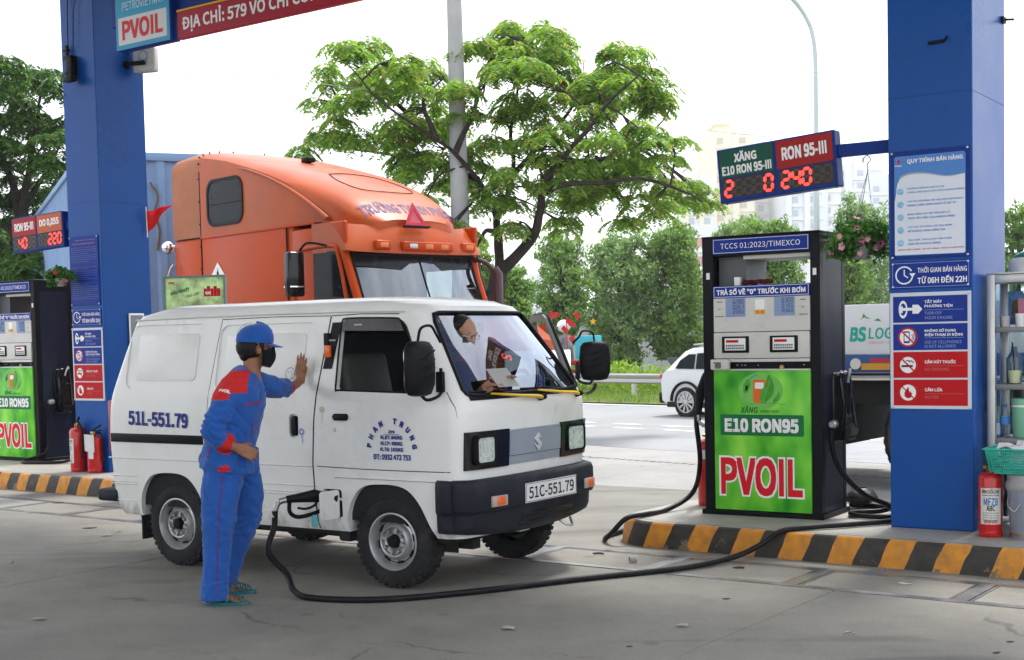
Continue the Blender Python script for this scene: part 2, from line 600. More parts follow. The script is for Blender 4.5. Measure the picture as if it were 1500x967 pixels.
def crack_soil(m, amount=1.0):
    """oil blotches and hairline cracks worn into the concrete"""
    N, L = m.node_tree.nodes, m.node_tree.links
    b = N['Principled BSDF']; src = b.inputs['Base Color'].links[0].from_socket
    g = N.new('ShaderNodeNewGeometry')
    n = N.new('ShaderNodeTexNoise'); n.inputs['Scale'].default_value = 1.1; n.inputs['Detail'].default_value = 8; L.new(g.outputs['Position'], n.inputs['Vector'])
    vm = N.new('ShaderNodeVectorMath'); vm.operation = 'MULTIPLY_ADD'; L.new(n.outputs['Color'], vm.inputs[0]); vm.inputs[1].default_value = (1.1, 1.1, 0); L.new(g.outputs['Position'], vm.inputs[2])
    v = N.new('ShaderNodeTexVoronoi'); v.feature = 'DISTANCE_TO_EDGE'; v.inputs['Scale'].default_value = 0.42; L.new(vm.outputs[0], v.inputs['Vector'])
    r = N.new('ShaderNodeMapRange'); r.inputs[1].default_value = 0.0; r.inputs[2].default_value = 0.006; r.inputs[3].default_value = 0.75; r.inputs[4].default_value = 0; L.new(v.outputs['Distance'], r.inputs[0])
    gate = N.new('ShaderNodeMapRange'); gate.inputs[1].default_value = 0.5; gate.inputs[2].default_value = 0.58; L.new(n.outputs['Fac'], gate.inputs[0])
    mu = N.new('ShaderNodeMath'); mu.operation = 'MULTIPLY'; L.new(r.outputs[0], mu.inputs[0]); L.new(gate.outputs[0], mu.inputs[1])
    n2 = N.new('ShaderNodeTexNoise'); n2.inputs['Scale'].default_value = 0.9; n2.inputs['Detail'].default_value = 5; n2.inputs['Distortion'].default_value = 0.8
    mp = N.new('ShaderNodeMapping'); mp.inputs['Rotation'].default_value = (0, 0, 0.63); mp.inputs['Scale'].default_value = (0.45, 1.6, 1); mp.inputs['Location'].default_value = (3, 1, 0)
    L.new(g.outputs['Position'], mp.inputs[0]); L.new(mp.outputs[0], n2.inputs['Vector'])
    r2 = N.new('ShaderNodeMapRange'); r2.inputs[1].default_value = 0.55; r2.inputs[2].default_value = 0.72; r2.inputs[4].default_value = 0.6 * amount; L.new(n2.outputs['Fac'], r2.inputs[0])
    mx_ = N.new('ShaderNodeMath'); mx_.operation = 'MAXIMUM'; L.new(mu.outputs[0], mx_.inputs[0]); L.new(r2.outputs[0], mx_.inputs[1])
    k = N.new('ShaderNodeMix'); k.data_type = 'RGBA'; L.new(mx_.outputs[0], k.inputs[0]); L.new(src, k.inputs[6]); k.inputs[7].default_value = (0.055, 0.054, 0.052, 1)
    L.new(k.outputs[2], b.inputs['Base Color'])
crack_soil(M_slab)
M_joint = mat('joint_filler', (0.03, 0.028, 0.025), 0.9)
M_road = concrete('road_asphalt', (0.29, 0.295, 0.31), (0.24, 0.245, 0.255), 0.6, 0.85, spots=False)
M_strip = concrete('pale_concrete', (0.38, 0.36, 0.32), (0.30, 0.285, 0.26), 0.8)
M_mark = mat('road_paint', (0.8, 0.8, 0.78), 0.6, var=0.15, vs=5)
M_soil = mat('verge_soil', (0.13, 0.14, 0.06), 0.95, var=0.4, vs=2)

# ---------------------------------------------------------------- ground, road
SA = -36.0
U = Vector((math.cos(R_(SA)), math.sin(R_(SA)), 0)); V = Vector((-U.y, U.x, 0))
RD = Vector((0.674, -0.738, 0)).normalized(); RQ = Vector((0.738, 0.674, 0)).normalized()
def uv(u, v, z=0): return U * u + V * v + Vector((0, 0, z))
def rq(r, q, z=0): return RD * r + RQ * q + Vector((0, 0, z))
def strip(name, q0, q1, z0, z1, m, r0=-160, r1=60, kind='structure', n=1):
    b = MB()
    b.add([rq(r0, q0, z0), rq(r1, q0, z0), rq(r1, q1, z1), rq(r0, q1, z1)], [(0, 1, 2, 3)])
    return tag(b.obj(name, m, smooth=0), kind=kind)
b = MB(); b.add([(-900, -200, -0.55), (900, -200, -0.55), (900, 900, -0.55), (-900, 900, -0.55)], [(0, 1, 2, 3)])
tag(b.obj('ground', M_soil, smooth=0), kind='structure')
# the forecourt: a base sheet that carries separate slabs
b = MB()
b.add([rq(-60, 13.3, -0.014), rq(-60, -30, -0.014), rq(40, -30, -0.014), rq(40, 13.3, -0.014)], [(0, 1, 2, 3)])
b.add([rq(-60, 13.3, -0.014), rq(40, 13.3, -0.014), rq(40, 13.3, -0.5), rq(-60, 13.3, -0.5)], [(0, 1, 2, 3)])
fore = tag(b.obj('forecourt', M_base, smooth=0), kind='structure')
us = [-16.6, -12.1, -7.59, -3.06, 1.47, 6.0, 10.5]
vs_ = [-2.6, 0.9, 4.36, 7.33]
G_ = 0.004
for i in range(len(us) - 1):
    for j in range(len(vs_) - 1):
        bb = MB().box(us[i] + G_, vs_[j] + G_, -0.05, us[i + 1] - G_, vs_[j + 1] - G_, 0, bev=0.004, seg=1)
        o = bb.obj('slab', M_slab, fore, smooth=0)
        o.rotation_euler = (0, 0, R_(SA))
    for (v0, v1) in ((7.99, 11.4), (11.4, 14.0)):
        if us[i] * 0 + v0 > 11 and us[i] > -4: continue
        bb = MB().box(us[i] + G_, v0 + G_, -0.05, us[i + 1] - G_, v1 - G_, 0, bev=0.004, seg=1)
        o = bb.obj('slab', M_base if v0 > 9 else M_slab, fore, smooth=0); o.rotation_euler = (0, 0, R_(SA))
# concrete covers in steel frames set in a row along the fuel trench
cov = None
M_frame = mat('trench_steel', (0.33, 0.33, 0.34), 0.33, metal=0.8, var=0.35, vs=3, dirt=((0.07, 0.06, 0.05), 0.7, 2.5))
def cover_obj(u0, v0, rz, lab):
    t = thing('trench_cover', lab, 'drain cover', uv(u0, v0, 0.0), SA + rz, 'steel framed concrete covers set in the forecourt')
    fr = MB().frame([(0, 0), (1.0, 0), (1.0, 0.64), (0, 0.64)], [(0.045, 0.045), (0.955, 0.045), (0.955, 0.595), (0.045, 0.595)], -0.05, 0.003)
    fr.obj('steel_frame', M_frame, t, smooth=0)
    fr = MB().frame([(0.052, 0.052), (0.948, 0.052), (0.948, 0.588), (0.052, 0.588)], [(0.068, 0.068), (0.932, 0.068), (0.932, 0.572), (0.068, 0.572)], -0.05, 0.001)
    fr.obj('steel_rim', M_frame, t, smooth=0)
    MB().box(0.07, 0.07, -0.05, 0.93, 0.57, -0.002).obj('concrete_infill', M_slab2, t, smooth=0)
    return t
LC = {-6: 'trench cover under the front of the white van', -5: 'trench cover with a bent wire scrap lying on it', -4: 'trench cover just right of where the two white frame lines meet', -3: 'trench cover in front of the striped kerb with foil scrap', -2: 'rightmost trench cover below the red extinguisher'}
for k in range(-11, -1):
    cover_obj(k - 0.36 + 0.0, 7.34, 0, LC.get(k, {-8: 'trench cover in the shade under the rear axle of the van', -7: 'trench cover under the middle of the white van', -9: 'trench cover just behind the rear bumper of the van', -10: 'second trench cover from the left edge before the left kerb', -11: 'trench cover nearest the left edge below the left pump'}.get(k, '')))
tag(strip('pale_shoulder', 13.3, 14.6, -0.012, -0.38, M_strip), kind='structure')
tag(strip('road', 14.6, 27.2, -0.38, -0.40, M_road), kind='structure')
tag(strip('verge', 27.2, 70, -0.37, -0.3, M_soil), kind='structure')
b = MB()
for q in (20.0, 20.9):
    for r_ in range(-60, 20):
        r0 = r_ * 1.35 + (0.5 if q > 20.5 else 0)
        b.add([rq(r0, q, -0.383), rq(r0 + 0.75, q, -0.383), rq(r0 + 0.75, q + 0.16, -0.383), rq(r0, q + 0.16, -0.383)], [(0, 1, 2, 3)])
b.add([rq(-100, 26.6, -0.388), rq(30, 26.6, -0.388), rq(30, 26.75, -0.388), rq(-100, 26.75, -0.388)], [(0, 1, 2, 3)])
tag(b.obj('road_marking', M_mark, smooth=0), kind='structure')
# drain slot across the exit
b = MB(); b.add([rq(-40, 11.86, -0.008), rq(20, 11.86, -0.008), rq(20, 11.98, -0.008), rq(-40, 11.98, -0.008)], [(0, 1, 2, 3)])
for k in range(0, 320):
    r0 = -26 + k * 0.12
    b.box(r0, 11.87, -0.007, r0 + 0.05, 11.97, 0.0, M=Matrix(((RD.x, RQ.x, 0, 0), (RD.y, RQ.y, 0, 0), (0, 0, 1, 0), (0, 0, 0, 1))))
tag(b.obj('drain_grate', mat('cast_iron', (0.05, 0.05, 0.05), 0.6, var=0.3, vs=20), smooth=0), kind='structure')

# ---------------------------------------------------------------- pump islands with hazard kerb
def kerb_mat():
    m = bpy.data.materials.new('kerb_hazard_paint')
    t, b, N, L = nod(m)
    co = N.new('ShaderNodeTexCoord'); sp = N.new('ShaderNodeSeparateXYZ')
    L.new(co.outputs['Object'], sp.inputs[0])
    def ma(op, a, b_):
        k = N.new('ShaderNodeMath'); k.operation = op
        for i, x in enumerate((a, b_)):
            if x is None: continue
            if isinstance(x, (int, float)): k.inputs[i].default_value = x
            else: L.new(x, k.inputs[i])
        return k.outputs[0]
    nz = N.new('ShaderNodeTexNoise'); nz.inputs['Scale'].default_value = 6; L.new(co.outputs['Object'], nz.inputs['Vector'])
    wob = ma('MULTIPLY', ma('SUBTRACT', nz.outputs['Fac'], 0.5), 0.04)
    x = ma('SUBTRACT', sp.outputs['X'], ma('MULTIPLY', sp.outputs['Z'], 0.42))
    x = ma('ADD', x, wob)
    fr = ma('FRACT', ma('MULTIPLY', ma('ADD', x, 20.06), 1 / 0.345), None)
    st = ma('GREATER_THAN', fr, 0.5)
    mx_ = N.new('ShaderNodeMix'); mx_.data_type = 'RGBA'
    L.new(st, mx_.inputs[0]); mx_.inputs[6].default_value = (0.62, 0.24, 0.012, 1); mx_.inputs[7].default_value = (0.014, 0.014, 0.014, 1)
    n2 = N.new('ShaderNodeTexNoise'); n2.inputs['Scale'].default_value = 5.5; n2.inputs['Detail'].default_value = 10; n2.inputs['Roughness'].default_value = 0.75
    L.new(co.outputs['Object'], n2.inputs['Vector'])
    low = ma('MULTIPLY', ma('SUBTRACT', 0.2, sp.outputs['Z']), 0.9)
    chip = ma('GREATER_THAN', ma('ADD', n2.outputs['Fac'], low), 0.74)
    m2 = N.new('ShaderNodeMix'); m2.data_type = 'RGBA'
    L.new(chip, m2.inputs[0]); L.new(mx_.outputs[2], m2.inputs[6]); m2.inputs[7].default_value = (0.16, 0.13, 0.09, 1)
    n3 = N.new('ShaderNodeTexNoise'); n3.inputs['Scale'].default_value = 14; n3.inputs['Detail'].default_value = 6
    L.new(co.outputs['Object'], n3.inputs['Vector'])
    r3 = N.new('ShaderNodeMapRange'); r3.inputs[1].default_value = 0.35; r3.inputs[2].default_value = 0.7; r3.inputs[3].default_value = 0; r3.inputs[4].default_value = 0.45
    L.new(n3.outputs['Fac'], r3.inputs[0])
    m3 = N.new('ShaderNodeMix'); m3.data_type = 'RGBA'
    L.new(r3.outputs[0], m3.inputs[0]); L.new(m2.outputs[2], m3.inputs[6]); m3.inputs[7].default_value = (0.07, 0.05, 0.03, 1)
    L.new(m3.outputs[2], b.inputs['Base Color'])
    b.inputs['Roughness'].default_value = 0.6
    bp = N.new('ShaderNodeBump'); bp.inputs['Strength'].default_value = 0.5; bp.inputs['Distance'].default_value = 0.01
    L.new(n2.outputs['Fac'], bp.inputs['Height']); L.new(bp.outputs['Normal'], b.inputs['Normal'])
    return m
M_kerb = kerb_mat()
M_isl = concrete('island_top_concrete', (0.40, 0.38, 0.34), (0.27, 0.26, 0.24), 1.4, 0.6)
def island(name, p0, ang, x0, x1, depth, lab):
    """p0: a point on the kerb's top front edge; x along the kerb, y away; rounded ends"""
    t = bpy.data.objects.new(name, None); COL.objects.link(t)
    t.location = (p0[0], p0[1], 0); t.rotation_euler = (0, 0, R_(ang)); t['kind'] = 'structure'; t['label'] = lab
    rr = 0.42
    pl = []
    for cx, cy, a in ((x1 - rr, rr, -90), (x1 - rr, depth - rr, 0), (x0 + rr, depth - rr, 90), (x0 + rr, rr, 180)):
        for k in range(9): pl.append((cx + rr * math.cos(R_(a + 90 * k / 8)), cy + rr * math.sin(R_(a + 90 * k / 8))))
    def off(d): 
        cx, cy = (x0 + x1) / 2, depth / 2
        return [(x + (d if x < cx else -d), y + (d if y < cy else -d)) for x, y in pl]
    b = MB()
    rings = [[(x, y, z) for x, y in off(o_)] for o_, z in ((-0.02, -0.02), (-0.018, 0.05), (-0.006, 0.155), (0.004, 0.172), (0.02, 0.178))]
    b.loft(rings, caps=False); b.obj('kerb', M_kerb, t, smooth=60)
    b = MB(); b.sheet(off(0.02), 0.178); b.sheet([(x, y) for x, y in off(0.06)], 0.18)
    b.obj('island_top', M_isl, t, smooth=0)
    return t
isl_r = island('pump_island', (0.95, 9.475), -36.6, -0.38, 9.0, 1.55, 'right pump island with black and amber striped kerb')
isl_l = island('pump_island', (-5.505, 14.449), -36.0, -6.0, 3.3, 1.9, 'left pump island with black and amber striped kerb behind the van')

# ---------------------------------------------------------------- columns
def column(p, ang, w, d, z1, label):
    t = thing('canopy_column', label, 'column', (p[0], p[1], 0), ang, 'blue canopy columns')
    MB().box(0, 0, 0.181, w, d, z1, bev=0.006, seg=1).obj('shaft', M_blue, t)
    b = MB()
    for z in (3.0,):
        b.box(-0.001, -0.0012, z, w + 0.001, d + 0.001, z + 0.004)
    b.obj('panel_joint', mat('joint_blue', (0.008, 0.04, 0.2), 0.5), t, smooth=0)
    return t
CR = (2.509, 8.961); CRA = -34.0; CW = 0.545
CL = (-4.655, 14.39); CLA = -36.0
ZC = 5.4
column(CR, CRA, CW, 0.80, ZC, 'tall blue column beside the glass cabinet, right of the pump')
column(CL, CLA, CW, 0.62, ZC, 'tall blue column at left behind the white van')

def sgn(name, label, cat, col, y=-0.004, group=None, x=0, z=0):
    p, a = col
    t = thing(name, label, cat, (p[0], p[1], 0), a, group)
    t.location = Vector((p[0], p[1], 0)) + Matrix.Rotation(R_(a), 3, 'Z') @ Vector((x, y, z))
    return t
def screws(t, pts, y=-0.008):
    for x, z in pts:
        MB().lathe([(0.0001, 0.006), (0.006, 0.005), (0.008, 0.0), (0.008, -0.002)], 10, face_m(x, y, z)).obj('screw', M_screw, t)
def line(mb, x0, y0, x1, y1, w, M, d=0.0012, mi=0):
    a = Vector((x0, y0)); c = Vector((x1, y1)); n = (c - a).normalized(); n = Vector((-n.y, n.x)) * w / 2
    mb.sheet([(a - n), (c - n), (c + n), (a + n)], d, M, mi); return mb
def ringf(mb, x, y, r0, r1, M, d=0.0012, a0=0, a1=360, n=32, mi=0):
    pts = [(x + r1 * math.cos(R_(a0 + (a1 - a0) * k / n)), y + r1 * math.sin(R_(a0 + (a1 - a0) * k / n)), d) for k in range(n + 1)]
    pin = [(x + r0 * math.cos(R_(a0 + (a1 - a0) * k / n)), y + r0 * math.sin(R_(a0 + (a1 - a0) * k / n)), d) for k in range(n + 1)]
    mb.add(pts + pin, [(k, k + 1, n + 2 + k, n + 1 + k) for k in range(n)], mi, M); return mb

M_poster = mat('poster_white', (0.62, 0.66, 0.74), 0.25, var=0.03, coat=0.4)
M_posterblue = mat('poster_header_blue', (0.02, 0.16, 0.5), 0.25, var=0.05, coat=0.4)
M_ball = mat('bullet_cyan', (0.25, 0.5, 0.7), 0.3, var=0.25, vs=30)
M_ptxt = mat('poster_text_blue', (0.05, 0.18, 0.5), 0.5)
M_wframe = mat('board_white', (0.6, 0.63, 0.7), 0.35, var=0.03)

def hours_sign(col, x0, x1, z0, z1, lab):
    t = sgn('opening_hours_sign', lab, 'sign', col, group='opening hours signs')
    w = x1 - x0; h = z1 - z0
    MB().box(x0, -0.004, z0, x1, 0.003, z1, bev=0.0015, seg=1).obj('board', M_blue2, t)
    M = face_m(x0, -0.0045, z0)
    fr = MB().frame([(0.008, 0.008), (w - 0.008, 0.008), (w - 0.008, h - 0.008), (0.008, h - 0.008)], [(0.011, 0.011), (w - 0.011, 0.011), (w - 0.011, h - 0.011), (0.011, h - 0.011)], 0, 0.0008, M)
    fr.obj('border', M_dimtext, t, smooth=0)
    b = MB(); cx, cy = w * 0.17, h * 0.5; r = h * 0.34
    ringf(b, cx, cy, r * 0.84, r, M, a0=30, a1=345)
    line(b, cx, cy, cx, cy + r * 0.62, r * 0.12, M, 0.0013); line(b, cx, cy, cx + r * 0.42, cy - r * 0.28, r * 0.12, M, 0.0014)
    b.sheet([(cx + r * 0.55, cy + r * 0.2), (cx + r * 1.25, cy + r * 0.2), (cx + r * 0.92, cy - r * 0.28)], 0.0013, M)
    b.obj('clock_symbol', M_wtext, t, smooth=0)
    text('THỜI GIAN BÁN HÀNG', w * 0.62, h * 0.24, M_wtext, t, M @ Matrix.Translation((w * 0.34, h * 0.57, 0)), 0.012)
    text('TỪ 06H ĐẾN 22H', w * 0.62, h * 0.29, M_wtext, t, M @ Matrix.Translation((w * 0.34, h * 0.17, 0)), 0.02)
    screws(t, [(x0 + 0.013, z0 + 0.013), (x1 - 0.013, z0 + 0.013), (x0 + 0.013, z1 - 0.013), (x1 - 0.013, z1 - 0.013)])

def safety_board(col, x0, x1, z0, z1, lab):
    t = sgn('safety_sign_board', lab, 'sign', col, group='four panel safety boards')
    w = x1 - x0; h = z1 - z0
    MB().box(x0, -0.006, z0, x1, 0.003, z1, bev=0.002, seg=1).obj('board', M_wframe, t)
    ph = (h - 0.05) / 4
    for k in range(4):
        red = k < 2
        pz = z0 + 0.022 + k * (ph + 0.004)
        hh = ph - 0.008; ww = w - 0.044
        M = face_m(x0 + 0.022, -0.0065, pz)
        p = MB().box(0, 0, -0.001, ww, hh, 0.0015, M=M).obj('panel', M_red if red else M_blue2, t, smooth=0)
        M = M @ Matrix.Translation((0, 0, 0.0016))
        cx, cy, r = ww * 0.2, hh * 0.5, hh * 0.38
        tx = ww * 0.43
        if k == 3:
            b = MB()
            ringf(b, cx - r * 0.5, cy, r * 0.62, r * 0.9, M @ Matrix.Diagonal((0.5, 1, 1, 1)) @ Matrix.Translation((cx * 0.72, 0, 0)))
            b.sheet([(cx - r * 0.75, cy - r * 0.12), (cx + r * 0.6, cy - r * 0.12), (cx + r * 0.6, cy + r * 0.16), (cx - r * 0.75, cy + r * 0.16)], 0.0014, M)
            b.sheet([(cx - r * 0.78, cy - r * 0.36), (cx - r * 0.5, cy - r * 0.36), (cx - r * 0.5, cy + r * 0.36), (cx - r * 0.78, cy + r * 0.36)], 0.0016, M)
            b.sheet([(cx + r * 0.5, cy - r * 0.45), (cx + r * 1.1, cy - r * 0.45), (cx + r * 1.5, cy), (cx + r * 1.1, cy + r * 0.45), (cx + r * 0.5, cy + r * 0.45)], 0.0015, M)
            b.obj('key_symbol', M_wtext, p, smooth=0)
            rows = (('TẮT MÁY', 0.72, 0.45, 0.02), ('PHƯƠNG TIỆN', 0.53, 0.72, 0.02), ('TURN OFF', 0.28, 0.45, 0), ('YOUR ENGINE', 0.1, 0.72, 0))
        else:
            MB().sheet(circ(r, 28, cx, cy), 0.0008, M).obj('disc', M_wtext, p, smooth=0)
            b = MB()
            if k == 2:
                b.frame(rrect(r * 0.62, r * 1.2, r * 0.08, 2, cx - r * 0.42, cy - r * 0.6), rrect(r * 0.46, r * 0.86, r * 0.04, 2, cx - r * 0.34, cy - r * 0.4), 0.0008, 0.0012, M)
                for q in (0.35, 0.5, 0.65): ringf(b, cx + r * 0.1, cy, r * q, r * (q + 0.07), M, 0.0012, -40, 40, 8)
                sm = M_blue2
            elif k == 1:
                b.sheet([(cx - r * 0.66, cy - r * 0.22), (cx + r * 0.5, cy - r * 0.22), (cx + r * 0.5, cy - r * 0.02), (cx - r * 0.66, cy - r * 0.02)], 0.0012, M)
                ringf(b, cx + r * 0.25, cy + r * 0.05, r * 0.3, r * 0.4, M, 0.0012, 20, 120, 8)
                ringf(b, cx - r * 0.05, cy + r * 0.2, r * 0.2, r * 0.3, M, 0.0012, 20, 120, 8)
                sm = M_black
            else:
                fl = [(0, -0.6), (0.3, -0.5), (0.4, -0.15), (0.25, 0.15), (0.2, -0.02), (0.08, 0.25), (0.05, 0.62), (-0.2, 0.3), (-0.38, -0.02), (-0.36, -0.4)]
                b.sheet([(cx + a * r, cy + c * r) for a, c in fl], 0.0012, M)
                sm = M_red
            b.obj('pictogram', sm, p, smooth=0)
            b = MB(); ringf(b, cx, cy, r * 0.82, r, M, 0.0016)
            if k != 0: line(b, cx - r * 0.62, cy + r * 0.62, cx + r * 0.62, cy - r * 0.62, r * 0.15, M, 0.0017)
            else: line(b, cx - r * 0.62, cy + r * 0.62, cx + r * 0.62, cy - r * 0.62, r * 0.12, M, 0.0017)
            b.obj('prohibition_ring', M_red, p, smooth=0)
            rows = {2: (('KHÔNG SỬ DỤNG', 0.66, 0.8, 0.02), ('ĐIỆN THOẠI DI ĐỘNG', 0.5, 0.98, 0.02), ('USE OF CELLPHONES', 0.24, 0.95, 0), ('IS NOT ALLOWED', 0.08, 0.8, 0)),
                    1: (('CẤM HÚT THUỐC', 0.55, 0.8, 0.02), ('NO SMOKING', 0.27, 0.62, 0)), 0: (('CẤM LỬA', 0.55, 0.45, 0.02), ('NO FIRE', 0.27, 0.36, 0))}[k]
        bt = MB(); bd = MB()
        for s_, ty, tw, bo in rows:
            (text_mb(s_, ww * 0.52 * tw, hh * (0.15 if bo else 0.115), bo, bt if bo else bd, M @ Matrix.Translation((tx, hh * ty, 0))))
        line(bd, tx, hh * 0.46, ww * 0.95, hh * 0.46, 0.0022, M)
        bt.obj('lettering', M_wtext, p, smooth=0)
        bd.obj('fine_lettering', M_dimtext if not red else mat('faded_red_letter', (0.5, 0.16, 0.16), 0.5), p, smooth=0)
    screws(t, [(x0 + 0.011, z0 + 0.011), (x1 - 0.011, z0 + 0.011), (x0 + 0.011, z1 - 0.011), (x1 - 0.011, z1 - 0.011)], -0.01)

# right column: selling procedure poster
RC = (CR, CRA); LCc = (CL, CLA)
t = sgn('procedure_poster', 'tall blue and white sales procedure poster high on the right column', 'poster', RC)
x0, x1, z0, z1 = 0.018, 0.528, 1.953, 2.655
w_, h_ = x1 - x0, z1 - z0
MB().box(x0, -0.006, z0, x1, 0.003, z1, bev=0.0015, seg=1).obj('board', M_navy, t)
M = face_m(x0, -0.0065, z0)
MB().sheet(rrect(w_ - 0.05, h_ - 0.055, 0.015, 3, 0.026, 0.022), 0.0006, M).obj('header', M_posterblue, t, smooth=0)
wave = [(0.03, 0.028), (w_ - 0.034, 0.024), (w_ - 0.028, 0.03)]
top = bez([(w_ - 0.028, h_ - 0.175, 0), (w_ * 0.72, h_ - 0.185, 0), (w_ * 0.42, h_ - 0.155, 0), (w_ * 0.2, h_ - 0.16, 0), (w_ * 0.1, h_ - 0.2, 0), (0.036, h_ - 0.29, 0)], 5)
wave += [(p.x, p.y) for p in top] + [(0.028, h_ - 0.33), (0.028, 0.034)]
b = MB(); b.sheet(wave, 0.0012, M); b.obj('poster_sheet', M_poster, t, smooth=0)
b = MB()
tp = [(p.x, p.y, 0.0018) for p in top[:20]]; b.add(tp + [(x, y + 0.004 + 0.0005 * i, z) for i, (x, y, z) in enumerate(tp)], [(i, i + 1, len(tp) + i + 1, len(tp) + i) for i in range(len(tp) - 1)], 0, M)
b.obj('wave_line', mat('wave_grey', (0.33, 0.35, 0.42), 0.4), t, smooth=0)
text('QUY TRÌNH BÁN HÀNG', w_ * 0.7, 0.04, M_wtext, t, M @ Matrix.Translation((w_ * 0.22, h_ - 0.088, 0.0008)), 0.02)
b = MB(); b.box(w_ * 0.07, h_ - 0.085, 0.0008, w_ * 0.15, h_ - 0.045, 0.0014, M=M); b.obj('logo_patch', M_posterblue, t, smooth=0)
b = MB(); b.sheet([(w_ * 0.11 + 0.012 * a, h_ - 0.065 + 0.02 * c) for a, c in ((0, 1), (0.8, 0), (0.3, -0.9), (-0.5, -0.6), (-0.7, 0.1))], 0.0018, M); b.obj('logo_flame', M_red, t, smooth=0)
text('PVOIL', w_ * 0.09, 0.011, M_wtext, t, M @ Matrix.Translation((w_ * 0.065, h_ - 0.099, 0.001)), 0.02)
rows = [('HƯỚNG DẪN XE VÀO VỊ TRÍ', 0.47, 'CHÀO, HỎI NHU CẦU CỦA KHÁCH HÀNG', 0.72), ('CHỈ TAY VỀ ĐỒNG HỒ TRỤ BƠM ĐỂ KHÁCH', 0.7, 'HÀNG THẤY BƠM ĐANG Ở SỐ "0"', 0.62),
        ('BƠM HÀNG ĐỦ SỐ TIỀN/SỐ LÍT', 0.54, 'THEO YÊU CẦU CỦA KHÁCH HÀNG', 0.6), ('CHỈ TAY VỀ ĐỒNG HỒ TRỤ BƠM', 0.56, 'ĐỂ KHÁCH HÀNG KIỂM TRA', 0.48), ('THU TIỀN, TRẢ LẠI ĐỦ TIỀN THỪA', 0.56, 'CẢM ƠN KHÁCH HÀNG', 0.42)]
for i, (a1, w1, a2, w2) in enumerate(rows):
    yy = h_ - 0.262 - i * 0.0835
    tb = MB(); text_mb(a1, w_ * w1, 0.017, 0.012, tb, M @ Matrix.Translation((w_ * 0.22, yy + 0.008, 0.0015))); text_mb(a2, w_ * w2, 0.017, 0.012, tb, M @ Matrix.Translation((w_ * 0.22, yy - 0.016, 0.0015)))
    tb.obj('lettering', M_ptxt, t, smooth=0)
    MB().lathe([(0.0001, 0.006), (0.012, 0.005), (0.02, 0.002), (0.022, 0.0005)], 20, M @ Matrix.Translation((w_ * 0.13, yy, 0.001))).obj('bullet', M_ball, t)
text('ĐÚNG CHẤT LƯỢNG - ĐỦ SỐ LƯỢNG - PHỤC VỤ VĂN MINH', w_ * 0.84, 0.012, M_red, t, M @ Matrix.Translation((w_ * 0.09, 0.055, 0.0015)), 0.02)
screws(t, [(x0 + 0.012, z0 + 0.012), (x1 - 0.012, z0 + 0.012), (x0 + 0.012, z1 - 0.012), (x1 - 0.012, z1 - 0.012)], -0.01)
hours_sign(RC, 0.018, 0.53, 1.76, 1.935, 'blue opening hours sign with clock on the right column')
safety_board(RC, 0.008, 0.534, 0.972, 1.733, 'large four panel safety board on the right column beside the cabinet')
# left column: small print regulations, hours, safety board
t = sgn('regulation_board', 'blue board of small white print high on the left column', 'sign', LCc)
x0, x1, z0, z1 = 0.02, 0.50, 1.93, 2.655
MB().box(x0, -0.006, z0, x1, 0.003, z1, bev=0.0015, seg=1).obj('board', M_blue2, t)
M = face_m(x0, -0.0065, z0); tb = MB()
text_mb('TỔNG CÔNG TY DẦU VIỆT NAM', 0.33, 0.014, 0.005, tb, M @ Matrix.Translation((0.1, 0.675, 0)))
for i in range(27):
    yy = 0.6 - i * 0.0205
    if i in (8, 9, 17): continue
    q = random.choice(['KHÁCH HÀNG PHẢI TẮT MÁY TRƯỚC KHI VÀO BƠM', 'KHÔNG MANG VẬT LIỆU DỄ CHÁY VÀO CỬA HÀNG', 'CHẤP HÀNH NỘI QUY PHÒNG CHÁY CHỮA CHÁY'])
    text_mb(q, 0.42 if i % 4 != 3 else 0.28, 0.0085, 0, tb, M @ Matrix.Translation((0.03, yy, 0)))
tb.obj('lettering', mat('small_print_letter', (0.3, 0.38, 0.62), 0.5), t, smooth=0)
text('NỘI QUY CỬA HÀNG XĂNG DẦU', 0.36, 0.022, mat('small_print_red', (0.6, 0.2, 0.25), 0.5), t, M @ Matrix.Translation((0.06, 0.635, 0)), 0.012)
screws(t, [(x0 + 0.012, z0 + 0.012), (x1 - 0.012, z0 + 0.012), (x0 + 0.012, z1 - 0.012), (x1 - 0.012, z1 - 0.012)], -0.01)
hours_sign(LCc, 0.02, 0.505, 1.72, 1.895, 'blue opening hours sign with clock on the left column')
safety_board(LCc, 0.008, 0.52, 0.93, 1.695, 'four panel safety board on the left column behind the van')

# ---------------------------------------------------------------- canopy and fascia
B0 = Vector((-5.505, 14.449, 0)) + V * 0.30
UA = Vector((CR[0] - CL[0], CR[1] - CL[1], 0)).normalized()
CA = math.degrees(math.atan2(U.y, U.x))
t = thing('canopy_fascia', 'deep blue canopy beam with red address band across the top left', 'beam', (B0.x, B0.y, 0), CA)
MB().box(1.75, 0.01, 4.66, 9.4, 0.3, ZC, bev=0.005, seg=1).obj('beam', M_navy, t)
M_band = mat('address_band_red', (0.36, 0.008, 0.03), 0.35, var=0.05)
MB().box(2.77, -0.03, 4.40, 9.4, 0.03, 4.655, bev=0.004, seg=1).obj('address_band', M_band, t)
MB().box(2.77, -0.036, 4.655, 9.4, 0.02, 4.672).obj('yellow_line', M_yel, t, smooth=0)
M = face_m(2.84, -0.0305, 4.445)
text('ĐỊA CHỈ: 579 VÕ CHÍ CÔNG - TỔ 2', 2.35, 0.19, M_wtext, t, M, 0.02)
